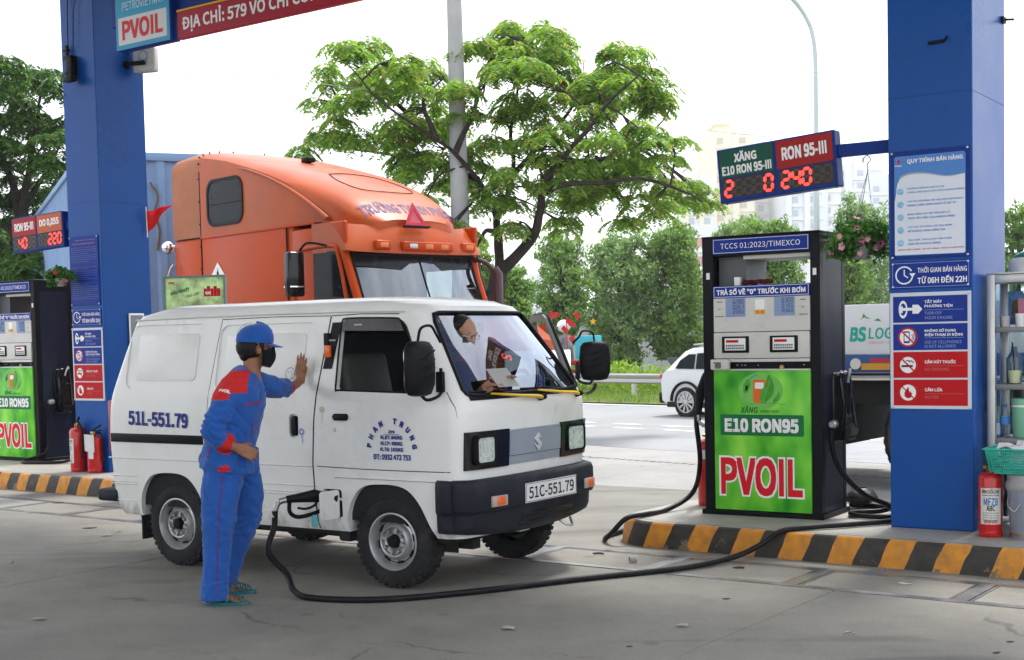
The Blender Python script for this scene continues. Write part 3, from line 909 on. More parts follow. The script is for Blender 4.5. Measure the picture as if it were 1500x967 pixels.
# the lit box sign
t = thing('logo_box_sign', 'blue and white company box sign on the left column top', 'sign', (B0.x, B0.y, 0), CA)
MB().box(1.90, -0.06, 4.40, 2.72, 0.05, ZC + 0.02, bev=0.008).obj('cabinet', M_navy, t)
MB().box(1.905, -0.064, 4.405, 2.70, -0.055, ZC).obj('cyan_face', mat('box_cyan', (0.02, 0.3, 0.52), 0.3, var=0.04), t, smooth=0)
M = face_m(1.94, -0.0645, 4.45)
MB().sheet(rrect(0.72, 0.265, 0.01, 2), 0, M).obj('white_face', mat('lightbox_white', (0.62, 0.62, 0.64), 0.4, var=0.02), t, smooth=0)
text('PVOIL', 0.6, 0.19, M_letred, t, M @ Matrix.Translation((0.06, 0.042, 0.0012)), 0.026)
text('PETROVIETNAM', 0.62, 0.085, mat('pale_blue_letter', (0.35, 0.6, 0.75), 0.4), t, M @ Matrix.Translation((0.07, 0.325, 0)), 0.02)
b = MB(); b.sheet([(0.36 + 0.03 * a, 0.4 + 0.06 * c) for a, c in ((0, -0.6), (0.7, 0.1), (0.4, 0.9), (0, 0.3), (-0.4, 0.9), (-0.7, 0.1))], 0.002, M); b.obj('flame_mark', M_letred, t, smooth=0)
# roof over the pumping lane
t = thing('canopy_roof', 'white canopy roof edge at the top left corner above the column', 'canopy', (B0.x, B0.y, 0), CA)
M_roof = mat('canopy_white', (0.7, 0.7, 0.68), 0.5, var=0.05, vs=1)
MB().box(0.5, -11.5, ZC + 0.05, 11.5, 0.9, ZC + 0.35).obj('soffit', M_roof, t, smooth=0)
b = MB()
for i in range(37):
    b.box(0.55 + i * 0.296, -11.5, ZC + 0.044, 0.558 + i * 0.296, 0.9, ZC + 0.05)
b.obj('soffit_joint', mat('joint_grey', (0.3, 0.3, 0.3), 0.6), t, smooth=0)

# ---------------------------------------------------------------- LED price signs on arms
def price_sign(col, off, x0, x1, z0, z1, tilt, left, right, d1, d2, lab, c1, c2, arm_z, yawx=0):
    """left/right: header lines; d1, d2: digits shown with unlit places"""
    p, a = col
    t = thing('price_sign', lab, 'price sign', (p[0], p[1], 0), a, 'LED price signs on column arms')
    t.location = Vector((p[0], p[1], 0)) + Matrix.Rotation(R_(a), 3, 'Z') @ Vector((0, off, 0))
    w, h = x1 - x0, z1 - z0
    MB().box(x1 - 0.03, 0.03, arm_z - 0.04, 0.001, 0.08, arm_z + 0.045, bev=0.003, seg=1).obj('arm', M_navy, t)
    H = Matrix.Translation((x1, 0, z1)) @ Matrix.Rotation(R_(tilt), 4, 'Y') @ Matrix.Translation((-w, 0, -h))
    o = MB().box(0, 0, 0, w, 0.11, h, bev=0.006, seg=1).obj('housing', M_navy, t); o.matrix_local = H
    F = H @ face_m(0, -0.001, 0)
    hw = w / 2
    for k, (hd, c, ds) in enumerate(((left, c1, d1), (right, c2, d2))):
        ox = 0.02 + k * (hw - 0.008)
        pw = hw - 0.032
        pn = MB().box(ox, h * 0.46, 0, ox + pw, h * 0.965, 0.003, M=F).obj('header_panel', c, t, smooth=0)
        if isinstance(hd, str):
            text(hd, pw * 0.8, h * 0.24, M_wtext, pn, F @ Matrix.Translation((ox + pw * 0.1, h * 0.60, 0.0035)), 0.03)
        else:
            text(hd[0], pw * 0.42, h * 0.2, M_wtext, pn, F @ Matrix.Translation((ox + pw * 0.28, h * 0.72, 0.0035)), 0.03)
            text(hd[1], pw * 0.92, h * 0.17, M_wtext, pn, F @ Matrix.Translation((ox + pw * 0.04, h * 0.50, 0.0035)), 0.03)
        MB().box(ox + 0.005, h * 0.07, 0, ox + pw - 0.003, h * 0.44, 0.0015, M=F).obj('display', M_leddark, t, smooth=0)
        on = MB(); of = MB(); n = len(ds)
        dw = pw * 0.68 / n
        for i, ch in enumerate(ds):
            dx = ox + 0.028 + i * (pw - 0.03) / n
            digit(of, '8', dx, h * 0.11, dw, h * 0.28, h * 0.045, F @ Matrix.Translation((0, 0, 0.0016)), lean=0.06)
            if ch != ' ': digit(on, ch, dx, h * 0.11, dw, h * 0.28, h * 0.055, F @ Matrix.Translation((0, 0, 0.0036)), lean=0.06)
        of.obj('unlit_segment', M_ledoff, t, smooth=0); on.obj('lit_digit', M_led, t, smooth=0)
        if k == 1:
            pass
    for sx in (0.03, w - 0.03):
        MB().lathe([(0.006, 0.006), (0.006, -0.004)], 8, H @ axis_m((sx, 0.05, -0.003), (0, 0, -1))).obj('bolt', M_black, t)
    return t
price_sign(RC, 0.05, -1.26, -0.385, 2.475, 2.855, -4.0, ('XĂNG', 'E10 RON 95-III'), 'RON 95-III', '2  0'.replace('  ', '   '), '240  ', 'large LED price sign with green and red headers above the right pump', M_green, M_dred, 2.71)
price_sign(LCc, 0.10, -1.16, -0.23, 2.585, 2.965, -2.0, 'RON 95-III', 'DO 0,05S', ' 40  ', '  220', 'smaller looking LED price sign with red and orange headers left of the left column', M_dred, mat('price_orange', (0.5, 0.1, 0.03), 0.4), 2.8)

# ---------------------------------------------------------------- fuel dispensers
M_case = mat('dispenser_black', (0.005, 0.0055, 0.008), 0.4, var=0.12, vs=4, spec=0.3)
M_side = mat('dispenser_side_panel', (0.009, 0.014, 0.03), 0.38, spec=0.35, var=0.3, vs=2.2, dirt=((0.07, 0.08, 0.1), 0.35, 2.6), stretch=(1, 1, 0.35))
M_cream = mat('dispenser_cream', (0.58, 0.57, 0.54), 0.42, var=0.05, vs=3, dirt=((0.28, 0.25, 0.2), 0.35, 5))
M_lcd = mat('lcd_glass', (0.22, 0.3, 0.5), 0.2, var=0.06)
M_lcdd = mat('lcd_digit', (0.04, 0.06, 0.14), 0.3)
M_grey = mat('inner_grey', (0.10, 0.11, 0.12), 0.5, var=0.08)
M_brass = mat('brass', (0.5, 0.33, 0.12), 0.35, metal=0.9, var=0.1)

def green_print():
    m = bpy.data.materials.new('green_panel_print')
    t, b, N, L = nod(m)
    co = N.new('ShaderNodeTexCoord')
    n = N.new('ShaderNodeTexNoise'); n.inputs['Scale'].default_value = 3.2; n.inputs['Detail'].default_value = 2
    mp_ = N.new('ShaderNodeMapping'); mp_.inputs['Scale'].default_value = (1.3, 1, 0.8); mp_.inputs['Rotation'].default_value = (0, 0.6, 0)
    L.new(co.outputs['Object'], mp_.inputs[0]); L.new(mp_.outputs[0], n.inputs['Vector'])
    r = N.new('ShaderNodeValToRGB'); e = r.color_ramp.elements
    e[0].position = 0.32; e[0].color = (0.03, 0.27, 0.02, 1); e[1].position = 0.7; e[1].color = (0.27, 0.70, 0.07, 1); b.inputs['Specular IOR Level'].default_value = 0.2
    k = e.new(0.5); k.color = (0.12, 0.52, 0.035, 1)
    L.new(n.outputs['Fac'], r.inputs[0]); L.new(r.outputs[0], b.inputs['Base Color'])
    b.inputs['Roughness'].default_value = 0.32; return m
M_gp = green_print()
M_dkg = mat('dark_green_print', (0.01, 0.15, 0.05), 0.35, var=0.1)
M_leaf_a = mat('print_leaf', (0.06, 0.33, 0.03), 0.35, var=0.25, vs=20)
M_halo = mat('print_pale_green', (0.17, 0.5, 0.1), 0.35, var=0.08, vs=6)
M_orange = mat('print_orange', (0.72, 0.12, 0.02), 0.35, var=0.08)

def nozzle(name, parent, M):
    """nozzle: spout along +x of M, guard below, hose joint at the back"""
    b = MB()
    b.tube([(-0.17, 0, 0.0), (-0.1, 0, 0.01), (0.0, 0, 0.025), (0.07, 0, 0.018)], [(0.022, 0.022), (0.026, 0.028), (0.032, 0.040), (0.026, 0.03)], 12)
    b.tube([(0.06, 0, 0.022), (0.11, 0, 0.014), (0.14, 0, 0.01)], [0.03, 0.03, 0.026], 14)
    g = bez([(-0.15, 0, -0.01), (-0.145, 0, -0.075), (-0.1, 0, -0.105), (-0.02, 0, -0.09), (0.05, 0, -0.055), (0.05, 0, 0.0)], 5)
    b.tube(g, (0.015, 0.013), 8)
    b.tube(bez([(-0.1, 0, -0.05), (-0.05, 0, -0.055), (0.0, 0, -0.035), (0.02, 0, 0.0)], 4), (0.010, 0.008), 6)
    o = b.obj(name, M_black, parent, smooth=45); o.matrix_local = M
    s = MB().tube(bez([(0.13, 0, 0.01), (0.19, 0, 0.0), (0.25, 0, -0.03)], 4), 0.0105, 10).obj('spout', M_alu, o)
    j = MB()
    j.tube([(-0.16, 0, 0), (-0.195, 0, -0.008)], 0.019, 12); j.tube([(-0.195, 0, -0.008), (-0.225, 0, -0.03)], 0.015, 10); j.ball((-0.205, 0, -0.012), 0.02, 6)
    j.tube([(-0.222, 0, -0.028), (-0.235, 0, -0.065)], 0.018, 12); j.tube([(-0.235, 0, -0.065), (-0.24, 0, -0.11)], 0.015, 12)
    j.obj('swivel_joint', M_steel, o)
    return o

def dispenser(label):
    t = thing('fuel_dispenser', label, 'fuel pump', (1.402, 9.847, 0.18), -33, 'green fronted fuel dispensers')
    W, D, Hh = 0.885, 0.51, 2.0
    b = MB()
    MB().box(-0.02, -0.02, 0.001, W + 0.02, D + 0.02, 0.035, bev=0.003, seg=1).obj('plinth', M_case, t)
    for x0, x1 in ((0, 0.083), (0.815, W)):
        MB().box(x0, 0, 0.035, x1, 0.07, Hh, bev=0.004, seg=1).obj('post', M_case, t)
    for x0, x1 in ((0, 0.083), (0.815, W)):
        MB().box(x0, D - 0.06, 0.035, x1, D, Hh, bev=0.004, seg=1).obj('post', M_case, t)
    MB().box(0.084, 0.004, 1.868, 0.814, D - 0.002, Hh - 0.001, bev=0.003, seg=1).obj('top_box', M_case, t)
    MB().box(-0.004, -0.004, Hh, W + 0.004, D + 0.004, Hh + 0.012, bev=0.003, seg=1).obj('lid', M_case, t)
    for x0 in (0.002, W - 0.012):
        MB().box(x0, 0.071, 0.036, x0 + 0.01, D - 0.061, Hh - 0.12).obj('side_panel', M_side, t, smooth=0)
        MB().box(x0 + 0.001, 0.071, Hh - 0.118, x0 + 0.009, D - 0.061, Hh - 0.001).obj('side_fascia', M_case, t, smooth=0)
    MB().box(0.084, 0.02, 0.036, 0.814, D - 0.02, 1.648).obj('core', M_case, t, smooth=0)
    MB().box(0.086, 0.10, 1.65, 0.30, D - 0.03, 1.866, bev=0.003, seg=1).obj('inner_housing', M_grey, t)
    MB().box(0.30, 0.06, 1.650, 0.812, D - 0.03, 1.653).obj('shelf_plate', M_alu, t, smooth=0)
    MB().box(0.30, 0.05, 1.84, 0.812, D - 0.03, 1.866).obj('head_trim', M_cream, t, smooth=0)
    # name strips
    for nm, z0, z1, s_, bo in (('header_strip', 1.882, 1.992, 'TCCS 01:2023/TIMEXCO', 0.0), ('notice_strip', 1.566, 1.652, 'TRẢ SỐ VỀ "0" TRƯỚC KHI BƠM', 0.025)):
        st = MB().box(0.086, -0.006, z0, 0.812, 0.003, z1, bev=0.0015, seg=1).obj(nm, M_blue2, t)
        h = z1 - z0
        M = face_m(0.086, -0.0065, z0)
        MB().frame([(0.006, 0.006), (0.72, 0.006), (0.72, h - 0.006), (0.006, h - 0.006)], [(0.009, 0.009), (0.717, 0.009), (0.717, h - 0.009), (0.009, h - 0.009)], 0, 0.0006, M).obj('border', M_wtext, st, smooth=0)
        text(s_, 0.60 if bo == 0 else 0.67, h * (0.45 if bo == 0 else 0.56), M_wtext, st, M @ Matrix.Translation((0.062 if bo == 0 else 0.028, h * 0.25, 0)), bo)
    # display panel
    dp = MB().box(0.086, -0.004, 1.322, 0.812, 0.019, 1.565, bev=0.003, seg=1).obj('display_panel', M_cream, t)
    for k, x0 in enumerate((0.182, 0.552)):
        l = MB().box(x0, -0.007, 1.43, x0 + 0.152, 0.0, 1.562, bev=0.0015, seg=1).obj('lcd_screen', M_lcd, dp)
        b = MB()
        for r_, s_ in enumerate((('6280', '8300'), ('0267', '0155'), ('2280', '2060'))):
            hh_ = 0.03 if r_ < 2 else 0.018
            for i, ch in enumerate(s_[k]):
                digit(b, ch, x0 + 0.058 + i * 0.022, 1.523 - r_ * 0.04 + (0.012 if r_ == 2 else 0), 0.014, hh_, 0.0035, face_m(0, -0.0072, 0), lean=0.05)
        b.obj('lcd_digit', M_lcdd, l, smooth=0)
        for r_, s_ in enumerate(('ĐỒNG', 'LÍT', 'ĐỒNG/LÍT')):
            text(s_, (0.04, 0.02, 0.066)[r_], 0.0095, M_black, dp, face_m((0.115, 0.125, 0.1)[r_] if k == 0 else (0.745, 0.752, 0.735)[r_], -0.0045, 1.535 - r_ * 0.052), 0.03)
    MB().box(0.408, -0.007, 1.475, 0.478, 0.0, 1.548, bev=0.002, seg=1).obj('notice_card', M_wtext, dp)
    MB().box(0.405, -0.009, 1.445, 0.482, 0.0, 1.474, bev=0.002, seg=1).obj('amber_sticker', M_yel, dp)
    for xx in (0.42, 0.455):
        MB().box(xx, -0.0095, 1.450, xx + 0.018, 0.0, 1.468).obj('sticker_mark', M_orange, dp, smooth=0)
    kp = MB().box(0.088, -0.014, 1.132, 0.81, 0.019, 1.318, bev=0.006).obj('keypad_panel', M_cream, t)
    for x0 in (0.155, 0.52):
        k_ = MB().box(x0, -0.022, 1.172, x0 + 0.208, -0.012, 1.29, bev=0.006).obj('keypad_bezel', M_black, kp)
        MB().box(x0 + 0.024, -0.026, 1.19, x0 + 0.184, -0.02, 1.277, bev=0.003).obj('keypad_plate', M_white, k_)
        MB().box(x0 + 0.036, -0.0275, 1.246, x0 + 0.13, -0.025, 1.264).obj('red_readout', M_red, k_, smooth=0)
        b = MB()
        for r_ in range(2):
            for c_ in range(9): b.box(x0 + 0.034 + c_ * 0.016, -0.028, 1.199 + r_ * 0.019, x0 + 0.045 + c_ * 0.016, -0.025, 1.211 + r_ * 0.019)
        b.obj('key', M_grey, k_, smooth=0)
    MB().box(0.10, -0.01, 1.105, 0.81, 0.018, 1.13, bev=0.003, seg=1).obj('drip_rail', M_alu, t)
    for xx, m_ in ((0.26, M_steel), (0.295, M_steel), (0.32, M_steel), (0.42, M_brass), (0.76, M_steel)):
        MB().lathe([(0.004, 0.012), (0.005, 0)], 8, face_m(xx, 0.018, 1.083)).obj('rivet', m_, t)
    MB().lathe([(0.014, 0.016), (0.018, 0.01), (0.018, 0)], 14, face_m(0.605, 0.0, 1.068)).obj('lock', M_brass, t)
    b = MB().box(0.078, -0.06, 1.052, 0.215, 0.0, 1.128, bev=0.012).obj('printer_box', M_cream, t)
    MB().box(0.105, -0.0615, 1.098, 0.165, -0.058, 1.106).obj('paper_slot', M_black, b, smooth=0)
    MB().prism(rrect(0.05, 0.035, 0.012, 4, 0.115, 1.062), 0, 0.0015, face_m(0, -0.0602, 0)).obj('grille', M_grey, b, smooth=0)
    for s_ in (0.045, 0.848):
        MB().box(s_ - 0.013, -0.0015, 1.705, s_ + 0.013, 0.003, 1.752).obj('white_sticker', M_white, t, smooth=0)
    # green lower door
    g = MB().box(0.084, -0.012, 0.04, 0.814, 0.019, 1.052, bev=0.004).obj('green_door', M_gp, t)
    MB().box(0.086, -0.013, 1.046, 0.812, 0.018, 1.056).obj('door_edge', M_alu, g, smooth=0)
    M = face_m(0.084, -0.0128, 0.04)
    gx = 0.36
    MB().sheet([(gx + 0.17 * math.cos(a), 0.86 + 0.13 * math.sin(a)) for a in [k * math.pi / 20 for k in range(40)]], 0.0002, M).obj('pale_halo', M_halo, g, smooth=0)
    b = MB(); b.sheet(rrect(0.095, 0.165, 0.008, 3, gx - 0.055, 0.775), 0.0008, M); b.obj('pump_mark', M_orange, g, smooth=0)
    b = MB(); b.sheet(rrect(0.068, 0.045, 0.005, 3, gx - 0.042, 0.875), 0.0014, M); b.obj('pump_mark_window', M_white, g, smooth=0)
    lf = bez([(0.0, 0, 0), (-0.01, 0.06, 0), (0.03, 0.13, 0), (0.06, 0.2, 0), (0.095, 0.13, 0), (0.09, 0.06, 0), (0.03, 0.0, 0)], 4)
    b = MB(); b.sheet([(gx + 0.005 + p.x, 0.775 + p.y) for p in lf][::-1], 0.0018, M)
    b.sheet([(gx + 0.095 + p.x * 0.4 + 0.1 * p.y, 0.775 + p.y * 0.4) for p in lf][::-1], 0.0018, M); b.obj('leaf_mark', M_leaf_a, g, smooth=0)
    b = MB(); line(b, gx + 0.02, 0.78, gx + 0.07, 0.93, 0.003, M, 0.0022); b.obj('leaf_vein', M_halo, g, smooth=0)
    b = MB(); b.sheet([(gx - 0.13, 0.85), (gx - 0.1, 0.845), (gx - 0.075, 0.9), (gx - 0.08, 0.945), (gx - 0.105, 0.94), (gx - 0.13, 0.9)], 0.0012, M); b.obj('nozzle_mark', M_leaf_a, g, smooth=0)
    b = MB(); b.sheet([(gx - 0.118, 0.865), (gx - 0.1, 0.862), (gx - 0.09, 0.895), (gx - 0.11, 0.9)], 0.0018, M); b.obj('nozzle_grip_mark', M_black, g, smooth=0)
    b = MB()
    pp = bez([(gx - 0.085, 0.935, 0), (gx - 0.06, 0.96, 0), (gx - 0.02, 0.975, 0)], 5)
    for i in range(len(pp) - 1): line(b, pp[i].x, pp[i].y, pp[i + 1].x, pp[i + 1].y, 0.006, M, 0.0012)
    b.obj('spout_mark', M_ptxt, g, smooth=0)
    b = MB()
    pp = bez([(gx - 0.12, 0.85, 0), (gx - 0.125, 0.79, 0), (gx - 0.09, 0.765, 0), (gx - 0.02, 0.77, 0), (gx + 0.07, 0.772, 0), (gx + 0.19, 0.765, 0)], 5)
    for i in range(len(pp) - 1): line(b, pp[i].x, pp[i].y, pp[i + 1].x, pp[i + 1].y, 0.003, M, 0.001)
    b.obj('swoosh_mark', M_leaf_a, g, smooth=0)
    text('XĂNG', 0.135, 0.055, M_dkg, g, M @ Matrix.Translation((gx - 0.155, 0.70, 0)), 0.02, shear=0.2)
    text('SINH HỌC', 0.15, 0.028, M_dkg, g, M @ Matrix.Translation((gx - 0.005, 0.697, 0)), 0.012, shear=0.2)
    bd = MB().prism(rrect(0.632, 0.15, 0.012, 3, 0.048, 0.54), 0, 0.001, M).obj('grade_band', M_dkg, g, smooth=0)
    text('E10 RON95', 0.56, 0.1, M_wtext, bd, M @ Matrix.Translation((0.082, 0.563, 0.0003)), 0.035)
    text('PVOIL', 0.648, 0.302, M_wtext, g, M @ Matrix.Translation((0.034, 0.0945, 0)), 0.052)
    text('PVOIL', 0.62, 0.275, M_letred, g, M @ Matrix.Translation((0.048, 0.108, 0.0008)), 0.026)
    # right side: nozzle boot, hanging nozzle
    Ms = side_m(W, 0, 0)
    bt = MB()
    bt.prism(rrect(0.17, 0.5, 0.03, 4, 0.22, 0.52), -0.002, 0.018, Ms, bev=0.006)
    bt.prism([(0, .54), (.10, .54), (.12, .60), (.085, .74), (.055, .90), (.05, 1.0), (0, 1.0)], -.235, -.385, Matrix(((1, 0, 0, W + .016), (0, 0, -1, 0), (0, 1, 0, 0), (0, 0, 0, 1))))
    bt.tube(bez([(W + 0.06, 0.24, .60), (W + 0.085, 0.235, .78), (W + 0.06, 0.235, .97), (W + 0.065, 0.27, 1.01), (W + 0.065, 0.35, 1.01), (W + 0.07, 0.385, .97), (W + 0.10, 0.385, .78), (W + 0.125, 0.375, .62)], 5), 0.017, 8)
    bt.obj('nozzle_boot', M_blackg, t, smooth=45)
    nz = nozzle('nozzle', t, Matrix.Translation((W + 0.085, 0.30, 0.80)) @ Matrix.Rotation(R_(90), 4, 'Z') @ Matrix.Rotation(R_(-82), 4, 'Y'))
    MB().lathe([(0.022, -0.03), (0.03, -0.02), (0.03, 0.03), (0.02, 0.035), (0.02, 0.05)], 14, axis_m((W + 0.035, 0.15, 0.66), (0, -1, 0))).obj('hose_swivel', M_steel, t)
    MB().box(W - 0.001, 0.40, 0.9, W + 0.002, 0.44, 1.03).obj('side_label', M_white, t, smooth=0)
    # left side boot
    bt = MB().box(-0.03, 0.16, 0.78, -0.001, 0.32, 1.05, bev=0.01); bt.obj('nozzle_boot', M_blackg, t, smooth=45)
    nozzle('nozzle', t, Matrix.Translation((-0.06, 0.12, 0.88)) @ Matrix.Rotation(R_(0), 4, 'Z') @ Matrix.Rotation(R_(-75), 4, 'Y'))
    return t
disp = dispenser('black fuel pump with green door in the middle of the right island')
uL = Vector((math.cos(R_(-35)), math.sin(R_(-35)), 0))
d2 = copy_tree(disp)
d2.location = Vector((-5.458, 15.573, 0.18)) - uL * 0.885 * 1.04
d2.rotation_euler = (0, 0, R_(-35)); d2.scale = (1.04, 1.0, 1.045)
d2['label'] = 'fuel pump cut off by the left edge, behind the left kerb'
# things lying in the open top of the right pump
DM = Matrix.Translation((1.402, 9.847, 0.18)) @ Matrix.Rotation(R_(-33), 4, 'Z')
def at_disp(o): o.matrix_world = DM @ o.matrix_world; return o
o = MB().box(0.232, 0.035, 1.6535, 0.275, 0.075, 1.715, bev=0.003).obj('small_box', M_white); at_disp(o); tag(o, 'tiny white box standing in the open top of the right pump', 'box')
b = MB()
for i in range(9):
    b.ball((0.31 + 0.022 * i, 0.09 + random.uniform(-.02, .02), 1.672 + random.uniform(0, .01)), random.uniform(.018, .028), 5, sc=(1.3, 1, 0.8))
o = b.obj('rag', mat('maroon_cloth', (0.10, 0.01, 0.015), 0.9, var=0.3, vs=30)); at_disp(o); tag(o, 'crumpled maroon rag on the ledge of the right pump', 'rag')

# ---------------------------------------------------------------- hoses
def hose(pts, r, label, n=10, nozzle_M=None, grp='black fuel hoses'):
    t = thing('fuel_hose', label, 'hose', pts[0], 0, grp)
    o = Vector(pts[0])
    MB().tube([p - o for p in bez(pts, n)], r, 12).obj('hose', M_hose, t, smooth=60)
    return t, o
# van frame (rear axle on the ground, near side plane), x forward, y to the far side
VA = -33.6
VM = Matrix.Translation((-2.306, 9.074, 0)) @ Matrix.Rotation(R_(VA), 4, 'Z')
def VW(x, y, z): return VM @ Vector((x, y, z))
NZ = Matrix.Translation(VW(1.385, -0.12, 0.535)) @ Matrix.Rotation(R_(VA + 50), 4, 'Z') @ Matrix.Rotation(R_(4), 4, 'Y')
tail = NZ @ Vector((-0.24, 0, -0.11))
hp = [tuple(NZ @ Vector((-0.235, 0, -0.07))), tuple(tail + Vector((0, 0, -0.06))), tuple(tail + Vector((-0.03, -0.06, -0.20))), (-1.37, 8.02, 0.12), (-1.30, 7.87, 0.04), (-1.168, 7.747, 0.02), (-0.765, 7.66, 0.02), (-0.223, 7.846, 0.02), (0.393, 8.173, 0.02), (1.056, 8.478, 0.02),
      (1.38, 8.72, 0.03), (1.58, 8.80, 0.09), (1.76, 8.85, 0.185), (2.0, 8.90, 0.202), (2.3, 8.99, 0.202), (2.6, 9.16, 0.202), (2.75, 9.7, 0.202), (2.5, 10.0, 0.202)]
t, o = hose(hp, 0.0185, 'long black fuel hose lying across the forecourt from the van to the kerb')
nozzle('nozzle', t, Matrix.Translation(-o) @ NZ)
b1 = DM @ Vector((-0.06, 0.12, 0.88)) 
hp = [DM @ Vector((-0.115, 0.12, 0.72)), DM @ Vector((-0.12, 0.12, 0.64)), DM @ Vector((-0.115, 0.16, 0.35)), DM @ Vector((-0.2, 0.2, 0.12)), Vector((1.13, 9.95, 0.2)), Vector((0.95, 9.72, 0.2)), Vector((0.80, 9.60, 0.19)), Vector((0.70, 9.62, 0.09)), Vector((0.655, 9.76, 0.02)), Vector((0.70, 9.95, 0.02)), Vector((0.86, 10.25, 0.02)), Vector((0.9, 10.6, 0.02))]
hose([tuple(p) for p in hp], 0.0185, 'black hose hanging on the left side of the right pump and off the kerb end')
hp = [DM @ Vector((0.92, 0.11, 0.62)), DM @ Vector((0.92, 0.12, 0.5)), DM @ Vector((0.96, 0.18, 0.33)), DM @ Vector((1.08, 0.3, 0.16)), DM @ Vector((1.22, 0.42, 0.07)), DM @ Vector((1.16, 0.46, 0.025)), DM @ Vector((1.0, 0.30, 0.022)), DM @ Vector((1.08, 0.16, 0.022)), DM @ Vector((1.3, 0.2, 0.022)), DM @ Vector((1.34, 0.4, 0.04)), DM @ Vector((1.2, 0.55, 0.06))]
hose([tuple(p) for p in hp], 0.0185, 'black hose coiled on the island between the right pump and the column')
D2 = Matrix.Translation(d2.location) @ Matrix.Rotation(R_(-35), 4, 'Z')
hp = [D2 @ Vector((0.95, 0.11, 0.62)), D2 @ Vector((0.95, 0.10, 0.4)), D2 @ Vector((0.97, 0.05, 0.12)), D2 @ Vector((0.8, -0.14, 0.022)), D2 @ Vector((1.05, -0.26, 0.022)), D2 @ Vector((1.4, -0.1, 0.022)), D2 @ Vector((1.35, 0.12, 0.04))]
hose([tuple(p) for p in hp], 0.0185, 'black hose looped on the left island at the foot of the left pump')

# ---------------------------------------------------------------- fire extinguishers
M_ext = mat('extinguisher_red', (0.5, 0.012, 0.012), 0.22, var=0.06, coat=0.5, dirt=((0.12, 0.01, 0.01), 0.3, 6))
M_paper = mat('label_paper', (0.6, 0.6, 0.55), 0.6, var=0.08, vs=15)
def extinguisher(p, h, r, rz, label, bag=False, lab=True):
    t = thing('fire_extinguisher', label, 'fire extinguisher', p, rz, 'red fire extinguishers')
    MB().lathe([(r * 0.9, 0), (r, 0.012), (r, 0.035), (r * 0.985, 0.04), (r, 0.045), (r, h - r * 0.75), (r * 0.93, h - r * 0.45), (r * 0.7, h - r * 0.2), (r * 0.3, h - 0.01), (0.018, h)], 28).obj('cylinder', M_ext, t, smooth=50)
    b = MB(); b.lathe([(0.018, h - 0.005), (0.018, h + 0.03), (0.012, h + 0.035)], 12)
    b.tube([(-0.02, 0, h + 0.015), (-0.045, 0, h + 0.02)], 0.012, 10); b.lathe([(0.0001, 0.004), (0.016, 0.004), (0.016, -0.004)], 14, axis_m((0, -0.024, h + 0.012), (0, -1, 0)))
    b.obj('valve', M_brass, t)
    b = MB(); b.box(-0.02, -0.012, -.006, 0.10, 0.012, .006, bev=0.004, M=Matrix.Translation((0, 0, h + .035)) @ Matrix.Rotation(R_(-6), 4, 'Y')); b.box(-0.02, -0.012, -.006, 0.11, 0.012, .006, bev=0.004, M=Matrix.Translation((0, 0, h + .052)) @ Matrix.Rotation(R_(-26), 4, 'Y'))
    b.obj('handle', M_black, t)
    hs = bez([(0.02, 0, h + 0.01), (r * 0.9, 0.01, h + 0.02), (r + 0.025, 0.02, h - 0.06), (r + 0.022, 0.02, h * 0.55), (r + 0.02, 0.02, h * 0.3)], 5)
    MB().tube(hs, 0.010, 8).obj('discharge_hose', M_black, t)
    if lab:
        n = 12; vs = []; fs = []
        for i in range(n + 1):
            a = R_(-150 + 105 * i / n)
            for z in (h * 0.2, h * 0.74): vs.append(((r + 0.0008) * math.cos(a), (r + 0.0008) * math.sin(a), z))
        for i in range(n): fs.append((2 * i, 2 * i + 2, 2 * i + 3, 2 * i + 1))
        pl = MB().add(vs, fs).obj('label', M_paper, t)
        def bent(s_, ww, hh_, z, m_, a0=-98):
            b = text_mb(s_, ww, hh_, 0.02, align='C')
            b.v = [Vector(((r + 0.0014) * math.cos(R_(a0) + v.x / r), (r + 0.0014) * math.sin(R_(a0) + v.x / r), z + v.y)) for v in b.v]
            b.obj('lettering', m_, pl, smooth=0)
        bent('BÌNH CHỮA CHÁY', r * 1.5, 0.03, h * 0.66, M_black); bent('HƯỚNG DẪN SỬ DỤNG', r * 1.45, 0.012, h * 0.62, M_black)
        bent('MFZ8', r * 1.2, 0.05, h * 0.48, M_ptxt); bent('ABC', r * 0.7, 0.035, h * 0.4, M_black)
        for q in range(4): bent('BỘT KHÔ CHỮA CHÁY 8KG', r * 1.35, 0.008, h * (0.36 - 0.035 * q), M_black)
        bent('BINHAN', r * 1.1, 0.022, h * 0.215, M_red)
    if bag:
        b = MB()
        b.sheet([(-r * 0.7, h * 0.58), (r * 1.05, h * 0.55), (r * 1.02, h * 1.0), (-r * 0.75, h * 1.02)], 0, face_m(0, -r - 0.006, 0)); b.sheet([(0, h * 0.38), (r * 0.9, h * 0.38), (r * 0.92, h * 0.6), (0, h * 0.6)], 0, face_m(0, -r - 0.01, 0))
        me_o = b.obj('paper_tag', mat('tag_paper', (0.6, 0.6, 0.6), 0.6, var=0.1, vs=12, bump=0.3, bs=20), t, smooth=0)
        sm = me_o.modifiers.new('s', 'SOLIDIFY'); sm.thickness = 0.002
    return t
extinguisher((3.00, 8.47, 0.18), 0.42, 0.073, -10, 'red fire extinguisher with a printed label standing right of the right column')
extinguisher((-4.60, 14.27, 0.18), 0.48, 0.085, -60, 'larger dark red extinguisher beside the left pump')
extinguisher((-4.37, 14.09, 0.18), 0.40, 0.078, -30, 'red extinguisher with paper tags hanging on it behind the van tail', bag=True, lab=False)
o = extinguisher((1.50, 10.33, 0.18), 0.52, 0.085, 0, 'red extinguisher cylinder half hidden behind the left edge of the right pump', lab=False)
MB().lathe([(0.0865, 0.36), (0.0865, 0.43)], 28).obj('white_band', M_white, o)

